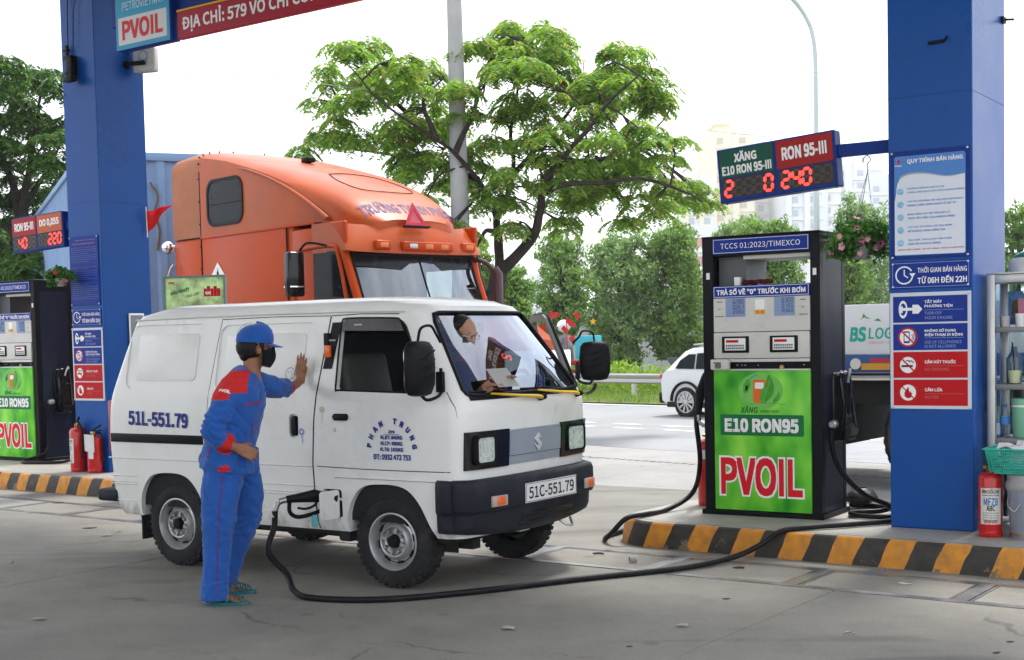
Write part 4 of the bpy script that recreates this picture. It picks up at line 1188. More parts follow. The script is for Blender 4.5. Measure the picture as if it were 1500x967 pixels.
# ---------------------------------------------------------------- the white van
VA = -33.6
VM = Matrix.Translation((-2.306, 9.074, 0)) @ Matrix.Rotation(R_(VA), 4, 'Z')
def VW(x, y, z): return VM @ Vector((x, y, z))
M_van = mat('van_white_paint', (0.70, 0.70, 0.68), 0.3, var=0.035, vs=1.6, coat=0.35, dirt=((0.38, 0.35, 0.29), 0.3, 2.3), bump=0.01, bs=4)
M_inner = mat('van_interior', (0.018, 0.018, 0.02), 0.8, var=0.2)
M_seat = mat('seat_vinyl', (0.06, 0.058, 0.055), 0.6, var=0.15, vs=6)
M_bump = mat('bumper_plastic', (0.012, 0.015, 0.022), 0.5, spec=0.4, var=0.12, vs=5, bump=0.1, bs=150, dirt=((0.09, 0.09, 0.09), 0.35, 4))
M_seam = mat('panel_gap', (0.02, 0.02, 0.02), 0.8)
M_grille = mat('grille_silver', (0.34, 0.38, 0.44), 0.32, metal=0.35, var=0.05)
M_amber = mat('amber_lens', (0.75, 0.13, 0.02), 0.2, var=0.15, vs=60, coat=0.5)
M_tail = mat('tail_lens', (0.35, 0.01, 0.01), 0.2, coat=0.5)
M_under = mat('underbody', (0.02, 0.02, 0.02), 0.9, var=0.3)
M_rimp = mat('wheel_silver', (0.40, 0.40, 0.41), 0.34, metal=0.5, var=0.15, vs=9, dirt=((0.12, 0.1, 0.08), 0.55, 9))
M_vtxt = mat('van_blue_letter', (0.02, 0.03, 0.22), 0.5)
M_ptyel = mat('wiper_yellow', (0.78, 0.5, 0.02), 0.35)
WV = 1.46
def lerp_t(tab, z):
    if z <= tab[0][0]: return tab[0][1]
    for (a, va), (b_, vb) in zip(tab, tab[1:]):
        if z <= b_: return va + (vb - va) * (z - a) / (b_ - a)
    return tab[-1][1]
XR = [(.33, -.57), (.45, -.63), (.87, -.665), (1.1, -.65), (1.3, -.595), (1.5, -.53), (1.66, -.47), (1.72, -.41), (1.76, -.28), (1.768, -.2), (1.774, -.05), (1.777, .1)]
XF = [(.33, 2.35), (.45, 2.365), (.74, 2.385), (.95, 2.395), (1.10, 2.392), (1.145, 2.372), (1.40, 2.22), (1.66, 2.055), (1.70, 2.01), (1.735, 1.93), (1.76, 1.76), (1.768, 1.65), (1.774, 1.5), (1.777, 1.3)]
INS = [(.33, .03), (.38, .012), (.5, .002), (.74, 0), (1.05, .002), (1.165, .010), (1.66, .112), (1.70, .135), (1.735, .175), (1.76, .26), (1.768, .34), (1.774, .46), (1.777, .6)]
def vring(z, off=0.0, nz=None):
    xr, xf, i = lerp_t(XR, z) + off, lerp_t(XF, z) - off, lerp_t(INS, z) + off
    rc, rr = 0.085, 0.10
    if z > 1.7: rc = rr = 0.2
    if i > .3: rc = rr = min(.12, WV / 2 - i)
    b = .055 if z < 1.7 else .07
    pts = []
    y0, y1 = i, WV - i - min(lerp_t(INS, z), .112)
    n = 22
    for k in range(n): pts.append((xr + rr + (xf - rc - xr - rr) * k / n, y0))
    for k in range(7): a = R_(-90 + 90 * k / 7); pts.append((xf - rc + rc * math.cos(a), y0 + rc + rc * math.sin(a)))
    m = 14
    for k in range(m):
        y = y0 + rc + (y1 - y0 - 2 * rc) * k / m
        pts.append((xf, y))
    for k in range(7): a = R_(0 + 90 * k / 7); pts.append((xf - rc + rc * math.cos(a), y1 - rc + rc * math.sin(a)))
    for k in range(n): pts.append((xf - rc - (xf - rc - xr - rr) * k / n, y1))
    for k in range(6): a = R_(90 + 90 * k / 6); pts.append((xr + rr + rr * math.cos(a), y1 - rr + rr * math.sin(a)))
    for k in range(8): pts.append((xr, y1 - rr - (y1 - y0 - 2 * rr) * k / 8))
    for k in range(6): a = R_(180 + 90 * k / 6); pts.append((xr + rr + rr * math.cos(a), y0 + rr + rr * math.sin(a)))
    out = []
    for x, y in pts:
        if x > xf - rc - 1e-6:
            t = (2 * y - y0 - y1) / max(.02, y1 - y0)
            x += b * max(0, 1 - abs(t) ** 3) * min(1, (x - (xf - rc)) / rc if rc else 1)
        out.append((x, y, z))
    return out
def vside(x, z, o=0.0):
    """point on the near side of the body, o metres proud of it"""
    xf, i = lerp_t(XF, z), lerp_t(INS, z)
    rc = .085
    y = i
    if x > xf - rc:
        q = min(1, (x - (xf - rc)) / rc)
        y = i + rc - rc * math.sqrt(max(0, 1 - q * q))
    return Vector((x, y - o, z))
def vfront(y, z, o=0.0):
    xf, i = lerp_t(XF, z), lerp_t(INS, z)
    yr = WV - i - min(i, .112)
    t = (2 * y - i - yr) / (yr - i)
    rc = .085
    x = xf + .055 * max(0, 1 - abs(t) ** 3)
    e = min(y - i, yr - y)
    if e < rc:
        q = 1 - max(0, e) / rc
        x -= rc * (1 - math.sqrt(max(0, 1 - q * q)))
    return Vector((x + o, y, z))
VZ = [.33, .345, .38, .45, .55, .66, .735, .742, .85, .95, 1.05, 1.10, 1.13, 1.165, 1.25, 1.35, 1.45, 1.55, 1.64, 1.66, 1.68, 1.70, 1.72, 1.735, 1.75, 1.76, 1.768, 1.774, 1.777]
def van_wear(m):
    """road grime and rust thrown up along the sills and arches"""
    N, L = m.node_tree.nodes, m.node_tree.links
    b = N['Principled BSDF']; src = b.inputs['Base Color'].links[0].from_socket
    co = N.new('ShaderNodeTexCoord'); sp = N.new('ShaderNodeSeparateXYZ'); L.new(co.outputs['Object'], sp.inputs[0])
    r = N.new('ShaderNodeMapRange'); r.inputs[1].default_value = 0.34; r.inputs[2].default_value = 0.62; r.inputs[3].default_value = 0.2; r.inputs[4].default_value = 0; L.new(sp.outputs['Z'], r.inputs[0])
    n = N.new('ShaderNodeTexNoise'); n.inputs['Scale'].default_value = 7; n.inputs['Detail'].default_value = 10; n.inputs['Roughness'].default_value = 0.75
    mp = N.new('ShaderNodeMapping'); mp.inputs['Scale'].default_value = (1, 1, 0.45); L.new(co.outputs['Object'], mp.inputs[0]); L.new(mp.outputs[0], n.inputs['Vector'])
    a = N.new('ShaderNodeMath'); L.new(n.outputs['Fac'], a.inputs[0]); L.new(r.outputs[0], a.inputs[1])
    r2 = N.new('ShaderNodeMapRange'); r2.inputs[1].default_value = 0.66; r2.inputs[2].default_value = 0.84; r2.inputs[4].default_value = 0.75; L.new(a.outputs[0], r2.inputs[0])
    k = N.new('ShaderNodeMix'); k.data_type = 'RGBA'; L.new(r2.outputs[0], k.inputs[0]); L.new(src, k.inputs[6]); k.inputs[7].default_value = (0.20, 0.15, 0.10, 1); L.new(k.outputs[2], b.inputs['Base Color'])
    # fine scratches
    mp2 = N.new('ShaderNodeMapping'); mp2.inputs['Scale'].default_value = (5, 5, 60); mp2.inputs['Rotation'].default_value = (0, 0.5, 0); L.new(co.outputs['Object'], mp2.inputs[0])
    n3 = N.new('ShaderNodeTexNoise'); n3.inputs['Scale'].default_value = 1.3; n3.inputs['Detail'].default_value = 3; L.new(mp2.outputs[0], n3.inputs['Vector'])
    r3 = N.new('ShaderNodeMapRange'); r3.inputs[1].default_value = 0.73; r3.inputs[2].default_value = 0.76; r3.inputs[4].default_value = 0.5; L.new(n3.outputs['Fac'], r3.inputs[0])
    k2 = N.new('ShaderNodeMix'); k2.data_type = 'RGBA'; L.new(r3.outputs[0], k2.inputs[0]); L.new(k.outputs[2], k2.inputs[6]); k2.inputs[7].default_value = (0.30, 0.29, 0.28, 1); L.new(k2.outputs[2], b.inputs['Base Color'])
van_wear(M_van)
van = thing('white_van', 'white panel van with blue lettering being refuelled in the lane', 'van', VM.translation, VA)
mb = MB(); mb.loft([vring(z) for z in VZ]); body = mb.obj('body', M_van, None, smooth=40, fix=True)
mb = MB(); mb.loft([vring(z, .035) for z in [.40, .6, .9, 1.13, 1.3, 1.5, 1.64, 1.70, 1.725]]); inner = mb.obj('cut', M_inner, None, fix=True)
def cutter(poly, d0, d1, M, m=M_van):
    mb = MB(); mb.prism(poly, d0, d1, M); return mb.obj('cut', m, None, smooth=0, fix=True)
def arch(cx):
    w2, h2 = .325, .36
    P = [(cx - w2, .2)] + [(p.x, p.y) for p in bez([(cx - w2, .33, 0), (cx - w2 + .02, .48, 0), (cx - .21, .605, 0), (cx - .05, .635, 0), (cx + .12, .62, 0), (cx + .225, .54, 0), (cx + w2 - .02, .40, 0), (cx + w2 + .02, .33, 0)], 4)] + [(cx + w2 + .02, .2)]
    return P[::-1]
XRW, XFW = 0.005, 1.862
F0 = face_m(0, 0, 0)
tilt = math.atan2(.102, .495)
def tiltm(z0=1.165): return Matrix.Translation((0, .010, z0)) @ Matrix.Rotation(-tilt, 4, 'X') @ Matrix(((1, 0, 0, 0), (0, 0, -1, 0), (0, 1, 0, 0), (0, 0, 0, 1)))
TM = tiltm()
wp = [(1.475, .035), (2.05, .022), (2.135, .03), (2.14, .06), (2.10, .15), (1.985, .38), (1.955, .43), (1.91, .462), (1.86, .475), (1.50, .482), (1.462, .46), (1.455, .42), (1.46, .06)]
ins_panel = [(-.455, .742, .035, .48), (.415, .855, .02, .465)]
cs = [inner, cutter(arch(XRW), -.22, .1, F0), cutter(arch(XFW), -.22, .1, F0), cutter([(-x, y) for x, y in arch(XRW)], -.22, .1, Matrix(((-1, 0, 0, 0), (0, 0, 1, WV), (0, 1, 0, 0), (0, 0, 0, 1)))),
      cutter([(-x, y) for x, y in arch(XFW)], -.22, .1, Matrix(((-1, 0, 0, 0), (0, 0, 1, WV), (0, 1, 0, 0), (0, 0, 0, 1)))),
      cutter(wp, -.06, .1, TM)]
for x0, w, z0, z1 in ins_panel:
    cs.append(cutter(rrect(w, z1 - z0, .075, 6, x0, z0), -.011, .06, TM))
# windscreen opening
ws = [(.125, 1.165), (WV - .125, 1.165), (WV - .105, 1.19), (WV - .265, 1.60), (WV - .30, 1.645), (WV - .36, 1.655), (.25, 1.655), (.2, 1.645), (.175, 1.60), (.10, 1.19)]
cs.append(cutter(ws, 1.9, 2.7, side_m(0, 0, 0)))
# far side door opening
cs.append(cutter([(1.38, .45), (2.22, .45), (2.28, 1.15), (1.95, 1.63), (1.42, 1.63)], -1.7, -1.2, F0))
cs.append(cutter(rrect(.15, .175, .02, 3, 1.352, .415), -.05, .05, F0))
cs.append(cutter(rrect(.075, .15, .03, 4, 1.085, .90), -.022, .05, F0))
boolean(body, cs)
body.data.shade_smooth(); body.data.set_sharp_from_angle(angle=R_(32))
body.parent = van
mb = MB()
for x0, w, z0, z1 in ins_panel:
    mb.prism(rrect(w - .16, z1 - z0 - .12, .035, 5, x0 + (.09 if x0 < 0 else .06), z0 + .06), -.0109, -.004, TM, bev=.004)
mb.obj('pressed_panel', M_van, van, smooth=40)
# lining, floor, dash, underside
mb = MB(); mb.loft([vring(z, .036) for z in [.41, .9, 1.10]], caps=False); mb.box(-.55, .05, .40, 2.3, WV - .05, .43); mb.box(1.34, .06, .43, 1.37, WV - .06, 1.55)
mb.obj('interior_lining', M_inner, van, smooth=0)
mb = MB()
for cx in (XRW, XFW):
    for ya, yb in ((.205, .215), (WV - .215, WV - .205)): mb.box(cx - .36, ya, .22, cx + .36, yb, .66)
    mb.box(cx - .36, .02, .655, cx + .36, .21, .665); mb.box(cx - .36, WV - .21, .655, cx + .36, WV - .02, .665)
mb.box(-.45, .12, .29, 2.25, WV - .12, .345); mb.box(.35, .06, .31, 1.5, .12, .345)
mb.tube([(XRW, .1, .285), (XRW, WV - .1, .285)], .045, 10); mb.ball((XRW, WV / 2, .27), .12, 8)
mb.tube([(XFW, .12, .27), (XFW, WV - .12, .27)], .03, 8)
mb.box(2.0, .25, .24, 2.3, .33, .30); mb.box(1.42, .05, .26, 1.52, .2, .33, bev=.02); mb.tube([(0.3, .4, .25), (1.6, .4, .25)], .025, 8)
mb.obj('underbody', M_under, van, smooth=40)
for cx, y0, w in ((XRW - .355, .04, .17), (XFW - .35, .05, .10)):
    mb = MB(); mb.box(cx - .004, y0, .16 if cx < 1 else .28, cx + .006, y0 + w, .40); o = mb.obj('mud_flap', M_rubber, van, smooth=0)
mb = MB(); mb.box(2.02, .07, 1.0, 2.33, WV - .07, 1.135, bev=.03); mb.obj('dashboard', M_black, van)
def seat(y0, nm='seat'):
    mb = MB(); mb.box(1.38, y0, .72, 1.86, y0 + .46, .86, bev=.05, seg=3)
    o = mb.obj('seat', M_seat, van, smooth=50)
    mb = MB(); mb.box(0, 0, 0, .12, .46, .58, bev=.05, seg=3, M=Matrix.Translation((1.40, y0, .84)) @ Matrix.Rotation(R_(-12), 4, 'Y')); mb.obj('backrest', M_seat, o, smooth=50)
seat(.16); seat(.84)
mb = MB(); mb.box(.46, .06, .43, .50, WV - .06, 1.2); mb.obj('bulkhead', M_inner, van, smooth=0)
M_sw = axis_m((2.02, 1.06, 1.14), (-.75, 0, .66))
mb = MB()
mb.tube([M_sw @ Vector((.19 * math.cos(a), .19 * math.sin(a), 0)) for a in [k * math.pi / 16 for k in range(33)]], .014, 8)
mb.tube([M_sw @ Vector((-.18, 0, 0)), M_sw @ Vector((0, 0, -.03)), M_sw @ Vector((.18, 0, 0))], .014, 6); mb.tube([M_sw @ Vector((0, 0, -.03)), M_sw @ Vector((0, 0, -.25))], .02, 8)
mb.obj('steering_wheel', M_black, van)
# windscreen
g = []; f = []; nu, nv = 18, 10
for j in range(nv + 1):
    z = 1.158 + (1.658 - 1.158) * j / nv
    i = .095 + .085 * j / nv
    for k in range(nu + 1):
        y = i + (WV - 2 * i - .085 * j / nv) * k / nu
        g.append(vfront(y, z, -.006))
for j in range(nv):
    for k in range(nu): a = j * (nu + 1) + k; f.append((a, a + 1, a + nu + 2, a + nu + 1))
MB().add(g, f).obj('windscreen', glass('windscreen_glass', (0.13, 0.155, 0.16), 2.0), van, smooth=180)
edge = []
for y, z in [(.115, 1.17), (.10, 1.20), (.175, 1.60), (.20, 1.648), (.25, 1.658)]: edge.append(vfront(y, z, .003))
for k in range(1, 12): edge.append(vfront(.25 + (WV - .6) * k / 12, 1.658, .003))
for y, z in [(WV - .35, 1.658), (WV - .30, 1.648), (WV - .265, 1.60), (WV - .11, 1.20), (WV - .12, 1.17)]: edge.append(vfront(y, z, .003))
for k in range(1, 14): edge.append(vfront(WV - .14 - (WV - .28) * k / 14, 1.162, .003))
edge.append(edge[0])
MB().tube(edge, .012, 8).obj('windscreen_seal', M_black, van, smooth=60)
mb = MB()
for k in range(20):
    y = .12 + (WV - .24) * k / 20; y2 = .12 + (WV - .24) * (k + 1) / 20
    mb.add([vfront(y, 1.135, .002), vfront(y2, 1.135, .002), vfront(y2, 1.165, .004), vfront(y, 1.165, .004)], [(0, 1, 2, 3)])
mb.obj('scuttle_trim', M_black, van, smooth=60)
# sticker on the screen, mirror, papers
mb = MB().prism(circ(.032, 20), 0, .001, axis_m(vfront(.25, 1.60, .0) + Vector((-.012, 0, 0)), (.85, 0, .5))); mb.obj('round_sticker', mat('sticker_yellow_green', (.45, .5, .12), .5, var=.3, vs=60), van)
mb = MB(); mb.box(2.02, .60, 1.53, 2.035, .80, 1.60, bev=.006); mb.tube([(2.03, .7, 1.6), (2.06, .7, 1.66)], .006, 6); mb.obj('rear_view_mirror', M_black, van)
mb = MB(); mb.box(2.30, .95, 1.137, 2.33, 1.2, 1.21, M=None); mb.obj('dash_card', mat('teal_card', (.08, .3, .27), .5, var=.2, vs=25), van, smooth=0)
mb = MB(); mb.box(2.16, .45, 1.137, 2.32, .62, 1.142); mb.obj('dash_paper', M_white, van, smooth=0)
# wipers
for ya, yb in ((.80, .30), (1.28, .80)):
    p0, p1 = vfront(ya, 1.125, .03), vfront(yb, 1.17, .012)
    mid = (p0 + p1) / 2 + Vector((.028, 0, .0))
    w_ = MB().tube([p0, p0 * .7 + mid * .3 + Vector((.01, 0, .004)), mid, p1 + Vector((.012, 0, 0))], [(.017, .013), (.021, .012), (.014, .009), (.007, .006)], 8).obj('wiper_arm', M_ptyel, van, smooth=60)
    MB().tube([vfront(ya - .18, 1.175, .006), vfront((ya + yb) / 2, 1.178, .007), vfront(max(.13, yb - .16), 1.185, .006)], .006, 6).obj('wiper_blade', M_black, w_)
    MB().lathe([(.018, -.02), (.018, .02), (.01, .03)], 12, axis_m(p0, (1, 0, .3))).obj('pivot', M_black, w_)
# seams
def seam(pts, r=.0035, o=0.0):
    P = []
    for (xa, za), (xb, zb) in zip(pts, pts[1:]):
        n = max(2, int(math.hypot(xb - xa, zb - za) / .05))
        for k in range(n): P.append(vside(xa + (xb - xa) * k / n, za + (zb - za) * k / n, o))
    P.append(vside(pts[-1][0], pts[-1][1], o))
    return P
mb = MB()
mb.tube(seam([(1.30, .34), (1.285, .55), (1.275, .75), (1.29, 1.0), (1.325, 1.3), (1.365, 1.655)]), .0045, 6)
mb.obj('door_gap', M_seam, van, smooth=0)
mb = MB()
mb.tube(seam([(1.31, .728), (1.7, .722), (2.0, .722), (2.375, .726)]), .0028, 5); mb.tube(seam([(2.38, .72), (2.385, .95), (2.36, 1.1), (2.30, 1.19)]), .0028, 5)
mb.tube(seam([(1.37, 1.657), (1.6, 1.662), (1.9, 1.655)]), .003, 5)
mb.obj('door_gap', M_seam, van, smooth=0)
mb = MB(); mb.tube(seam([(.365, .36), (.345, .7), (.36, 1.1), (.40, 1.5), (.42, 1.655)]), .002, 5); mb.tube(seam([(.42, 1.657), (.9, 1.662), (1.36, 1.657)]), .0025, 5); mb.obj('door_gap', M_seam, van, smooth=0)
mb = MB(); mb.tube([vside(x, z, .004) for x, z in [(-.42, 1.672), (.2, 1.678), (.9, 1.68), (1.5, 1.678), (1.95, 1.668)]], (.009, .006), 6); mb.obj('drip_rail', M_van, van, smooth=60)
# pressed ribs along the flank
mb = MB()
for z in (.725, .603, .562, .545, .432):
    for xa, xb in ((.36, 1.27), (-.60, -.34)) if z < .7 else ((-.62, 1.27),):
        mb.tube([vside(xa + (xb - xa) * k / 8, z, -.001) for k in range(9)], (.006, .005) if z != .432 else (.004, .004), 6)
mb.obj('pressed_rib', M_van, van, smooth=60)
mb = MB(); mb.tube([vside(1.45 + .92 * k / 8, .668, -.003) for k in range(9)], (.012, .008), 6); mb.obj('pressed_rib', M_van, van, smooth=60)
# rail of the sliding door
mb = MB(); mb.box(-.585, -.010, .835, .315, .012, .895, bev=.004); mb.box(-.4, -.016, .872, .3, -.008, .884, bev=.002); mb.obj('door_rail', M_black, van)
# handles
mb = MB(); mb.prism(rrect(.035, .125, .016, 5, 1.112, .912), -.018, .012, face_m(), bev=.006); mb.obj('sliding_door_handle', M_black, van)
mb = MB(); mb.prism(rrect(.115, .042, .018, 5, 1.455, 1.015), -.004, .016, face_m(), bev=.006); mb.obj('front_door_handle', M_black, van)
MB().lathe([(.011, .004), (.013, 0)], 14, face_m(1.455, 0, .955)).obj('door_lock', M_alu, van)
mb = MB(); mb.prism([(1.345, 1.33), (1.415, 1.33), (1.455, 1.615), (1.385, 1.615)], 0, .006, Matrix.Translation((0, .0, 0)) @ face_m(0, 0, 0)); 
mb.v = [Vector((v.x, lerp_t(INS, v.z) - (.006 if v.y < -.003 else -.002), v.z)) for v in mb.v]; po = mb.obj('pillar_trim', M_black, van, smooth=0)
mb = MB(); mb.box(1.372, .018, 1.40, 1.418, .04, 1.475, bev=.006); mb.obj('side_repeater', M_amber, po)
text('SUZUKI', .05, .010, M_white, po, Matrix.Translation((0, lerp_t(INS, 1.5) - .0075, 0)) @ face_m(1.375, 0, 1.50), .02)
# rain visor over the door window
mb = MB(); mb.prism([(1.47, .405), (1.95, .395), (1.91, .462), (1.86, .475), (1.50, .482), (1.462, .46)], .001, .004, TM); mb.obj('rain_visor', mat('smoked_visor', (.015, .012, .012), .15, coat=.4), van, smooth=0)
text('SUZUKI', .06, .009, M_white, van, TM @ Matrix.Translation((1.56, .435, .0045)), .02)
wl = [TM @ Vector((x, y, .0015)) for x, y in wp]; wl.append(wl[0])
MB().tube(bez(wl, 3), .006, 6).obj('window_seal', M_black, van)
# signwriting
text('51L-551.79', .585, .10, M_vtxt, van, face_m(-.405, -.0028, .955) @ Matrix.Rotation(R_(-1.5), 4, 'Z'), .03)
mb = MB(); lab = 'PHAN TRUNG'
cx_, cz_, rr_ = 1.905, .845, .155
for i, ch in enumerate(lab):
    if ch == ' ': continue
    a = R_(172 - 164 * i / 9)
    Mx = face_m(cx_ + rr_ * math.cos(a), -.0028, cz_ + rr_ * math.sin(a)) @ Matrix.Rotation(a - math.pi / 2, 4, 'Z')
    text_mb(ch, None, .036, .05, mb, Mx, align='C')
mb.obj('lettering', M_vtxt, van, smooth=0)
for s_, w, h, z in (('2N', .05, .018, .945), ('KLBT: 840KG', .165, .024, .908), ('KLCP: 480KG', .165, .024, .872), ('KLTB: 1450KG', .175, .024, .836), ('ĐT: 0932 472 753', .285, .034, .785)):
    text(s_, w, h, M_vtxt, van, face_m(cx_, -.0028, z), .03, align='C')
mb = MB(); line(mb, cx_ - .06, .938, cx_ + .06, .938, .0025, face_m(0, -.0016, 0)); mb.obj('signwriting_line', M_vtxt, van, smooth=0)
# doodle and sticker on the sliding door
mb = MB(); Md = TM @ Matrix.Translation((1.07, .14, -.002)); ringf(mb, 0, 0, .036, .039, Md); ringf(mb, .03, -.018, .016, .018, Md); line(mb, -.02, .008, -.008, .008, .003, Md); line(mb, .006, .012, .016, .01, .003, Md); line(mb, -.05, -.04, -.02, -.034, .003, Md)
mb.obj('drawn_doodle', M_black, van, smooth=0)
mb = MB(); ringf(mb, 0, 0, .012, .020, face_m(1.19, -.0016, .94)); line(mb, 1.19, .92, 1.198, .87, .005, face_m(0, -.0016, 0)); mb.obj('blue_tape', mat('tape_blue', (.08, .2, .5), .5), van, smooth=0)
mb = MB(); ringf(mb, 0, 0, .008, .018, face_m(1.36, -.0016, 1.08)); line(mb, 1.36, 1.06, 1.362, 1.0, .005, face_m(0, -.0016, 0)); mb.obj('yellow_stain', mat('stain_yellow', (.55, .52, .36), .6), van, smooth=0)
# fuel flap, open towards the front
fl = MB(); fl.prism(rrect(.155, .175, .02, 4, 0, 0), 0, .006, Matrix.Translation((1.488, -.006, .415)) @ Matrix.Rotation(R_(-8), 4, 'Z') @ Matrix(((0, 0, -1, 0), (-1, 0, 0, 0), (0, 1, 0, 0), (0, 0, 0, 1))))
fo = fl.obj('fuel_flap', M_van, van)
mb = MB(); mb.lathe([(.022, .014), (.026, 0)], 12, axis_m((1.472, -.09, .52), (-1, 0, 0))); mb.tube([(1.462, -.10, .50), (1.458, -.11, .46)], .004, 5); mb.obj('cap_chain', M_alu, fo)
mb = MB(); mb.prism(rrect(.04, .075, .012, 4, 0, 0), 0, .012, Matrix.Translation((1.405, -.16, .375)) @ face_m(), bev=.003); mb.obj('tank_key_tag', mat('turquoise_plastic', (.12, .42, .42), .4), fo)
mb = MB(); mb.lathe([(.03, 0), (.03, .05), (.02, .05)], 16, face_m(1.425, .05, .51)); mb.obj('filler_neck', M_black, van)
# wheels
def wheel(x, y, side, steer=0):
    """side -1: outer face looks to -y"""
    w_ = MB(); Mw = Matrix(((1, 0, 0, 0), (0, 0, side, 0), (0, -side, 0, 0), (0, 0, 0, 1))) if side < 0 else Matrix(((1, 0, 0, 0), (0, 0, 1, 0), (0, -1, 0, 0), (0, 0, 0, 1)))
    Mw = Matrix(((1, 0, 0, 0), (0, 0, side, 0), (0, 1, 0, 0), (0, 0, 0, 1)))
    w_.lathe([(.02, -.045), (.135, -.045), (.135, -.1), (.02, -.1)], 28, Mw)
    o = w_.obj('wheel', M_under, van, smooth=40)
    o.location = (x, y, .287); o.rotation_euler = (0, 0, R_(steer))
    R, Ri = .285, .172
    ty = MB()
    ty.lathe([(Ri - .004, -.012), (Ri + .012, .0), (Ri + .03, .004), (R - .05, .002), (R - .028, -.006), (R - .012, -.018), (R - .006, -.03), (R - .006, -.125), (R - .012, -.137), (R - .028, -.149), (R - .05, -.157), (Ri + .02, -.155), (Ri - .004, -.143)], 72, Mw, caps=False)
    for k in range(44):
        a = 2 * math.pi * k / 44
        c, s = math.cos(a), math.sin(a)
        T = Mw @ Matrix(((-s, c, 0, c * (R - .008)), (c, s, 0, s * (R - .008)), (0, 0, 1, 0), (0, 0, 0, 1)))
        q = .006 if k % 2 else 0
        ty.box(-.0125, -.012, -.055 - q, .0125, .0075, -.012 - q, M=T); ty.box(-.011, -.004, -.098, .011, .008, -.062, M=T); ty.box(-.0125, -.012, -.147 + q, .0125, .0075, -.105 + q, M=T)
        if k % 2: ty.box(-.012, -.03, -.018, .012, -.006, -.004, M=T)
    ty.obj('tyre', M_rubber, o, smooth=30)
    rm = MB()
    rm.lathe([(.176, -.008), (.176, .002), (.168, .004), (.162, -.004), (.157, -.02), (.15, -.034), (.146, -.052), (.116, -.040), (.103, -.014), (.094, -.004), (.086, -.008), (.078, -.026), (.06, -.034), (.05, -.024), (.046, -.02), (.04, -.03)], 48, Mw, caps=False)
    for k in range(8):
        a = R_(45 * k + 12); T = Mw @ Matrix.Rotation(a, 4, 'Z')
        rm.prism(rrect(.017, .05, .007, 3, .121, -.025), -.0475, -.0405, T, mi=1)
    for k in range(4):
        a = R_(90 * k + 30); T = Mw @ Matrix.Rotation(a, 4, 'Z')
        rm.lathe([(.011, -.02), (.011, -.004), (.007, .002)], 6, T @ Matrix.Translation((.068, 0, 0)), mi=2)
        T2 = Mw @ Matrix.Rotation(a + R_(45), 4, 'Z')
        rm.prism([(.05, -.012), (.085, -.006), (.085, .006), (.05, .012)], -.02, -.006, T2, mi=0)
    rm.lathe([(.036, -.02), (.036, .004), (.03, .012), (.0001, .014)], 20, Mw, mi=1)
    rm.obj('rim', [M_rimp, M_black, M_steel], o, smooth=30)
    return o
wheel(XRW, .035, -1); wheel(XFW, .035, -1, 3); wheel(XRW, WV - .035, 1); wheel(XFW, WV - .035, 1, 3)
# front: bumper
bm_ = []
def bring(z, o, ext=.0, lo=False):
    P = []
    ys = [k / 26 for k in range(27)]
    pts = [(2.24, -.004 - o * .3)] + [(2.30, -.006 - o * .3), (2.345, -.004 - o * .3)]
    for t_ in ys:
        y = .01 + (WV - .02) * t_
        tt = abs(2 * t_ - 1)
        x = 2.385 + .055 * (1 - tt ** 3) + o - (.05 + o) * max(0, (tt - .93) / .07) ** 2
        pts.append((x, y))
    pts += [(2.345, WV + .004 + o * .3), (2.30, WV + .006 + o * .3), (2.24, WV + .004 + o * .3)]
    return [Vector((x, y, z + (ext * (1 - abs(2 * (y / WV) - 1) ** 2.0)))) for x, y in pts]
rg = [bring(.665, .0), bring(.672, .02), bring(.664, .055), bring(.64, .068), bring(.58, .07), bring(.50, .069), bring(.488, .060), bring(.482, .036), bring(.46, .034, -.008), bring(.41, .030, -.03), bring(.378, .014, -.045), bring(.37, -.005, -.045), bring(.375, -.03, -.045)]
bp_ = MB().loft(rg, closed=False, caps=False).obj('front_bumper', M_bump, van, smooth=50)
sm = bp_.modifiers.new('s', 'SOLIDIFY'); sm.thickness = .006
def bx(y): return 2.385 + .055 * (1 - abs(2 * y / WV - 1) ** 3)
mb = MB(); 
for y in (.62, .72, .82, .92, 1.0): pass
mb.box(bx(.75) + .02, .50, .365, bx(.75) + .042, 1.12, .385, bev=.004); mb.box(bx(.75) + .02, .53, .405, bx(.75) + .046, 1.10, .435, bev=.004)
mb.obj('lower_grille', M_blackg, bp_)
MB().tube(bez([(2.42, 1.02, .34), (2.47, 1.05, .30), (2.47, 1.12, .29), (2.43, 1.16, .33)], 5), .009, 8).obj('towing_eye', M_alu, bp_)
MB().box(2.40, .55, .315, 2.44, .66, .33).obj('bracket', M_alu, bp_, smooth=0)
for y in (.175, 1.235):
    Mf = side_m(bx(y if y > .5 else y + .145) + .068, y, .50) @ Matrix.Rotation(R_(-5 if y < .5 else 5), 4, 'Y') @ Matrix.Translation((0, 0, -.004 if y < .5 else .006))
    o = MB().box(0, .01, -.01, .145, .075, .010, bev=.006, M=Mf).obj('indicator', mat('clear_lens', (.38, .3, .27), .15, coat=.5, var=.1), bp_)
    MB().box(.045, .018, .008, .118, .067, .0125, bev=.003, M=Mf).obj('amber_bulb', M_amber, o)
# plate
Mp = side_m(bx(.85) + .082, .50, .50) @ Matrix.Rotation(R_(-1.0), 4, 'Y')
pl = MB().box(0, 0, -.004, .575, .118, .002, bev=.001, seg=1, M=Mp).obj('number_plate', mat('plate_white', (.68, .68, .68), .4), van)
MB().frame(rrect(.567, .110, .012, 3, .004, .004), rrect(.561, .104, .010, 3, .007, .007), .0022, .003, Mp).obj('plate_border', M_black, pl, smooth=0)
text('51C-551.79', .51, .072, M_black, pl, Mp @ Matrix.Translation((.032, .022, .002)), .012)
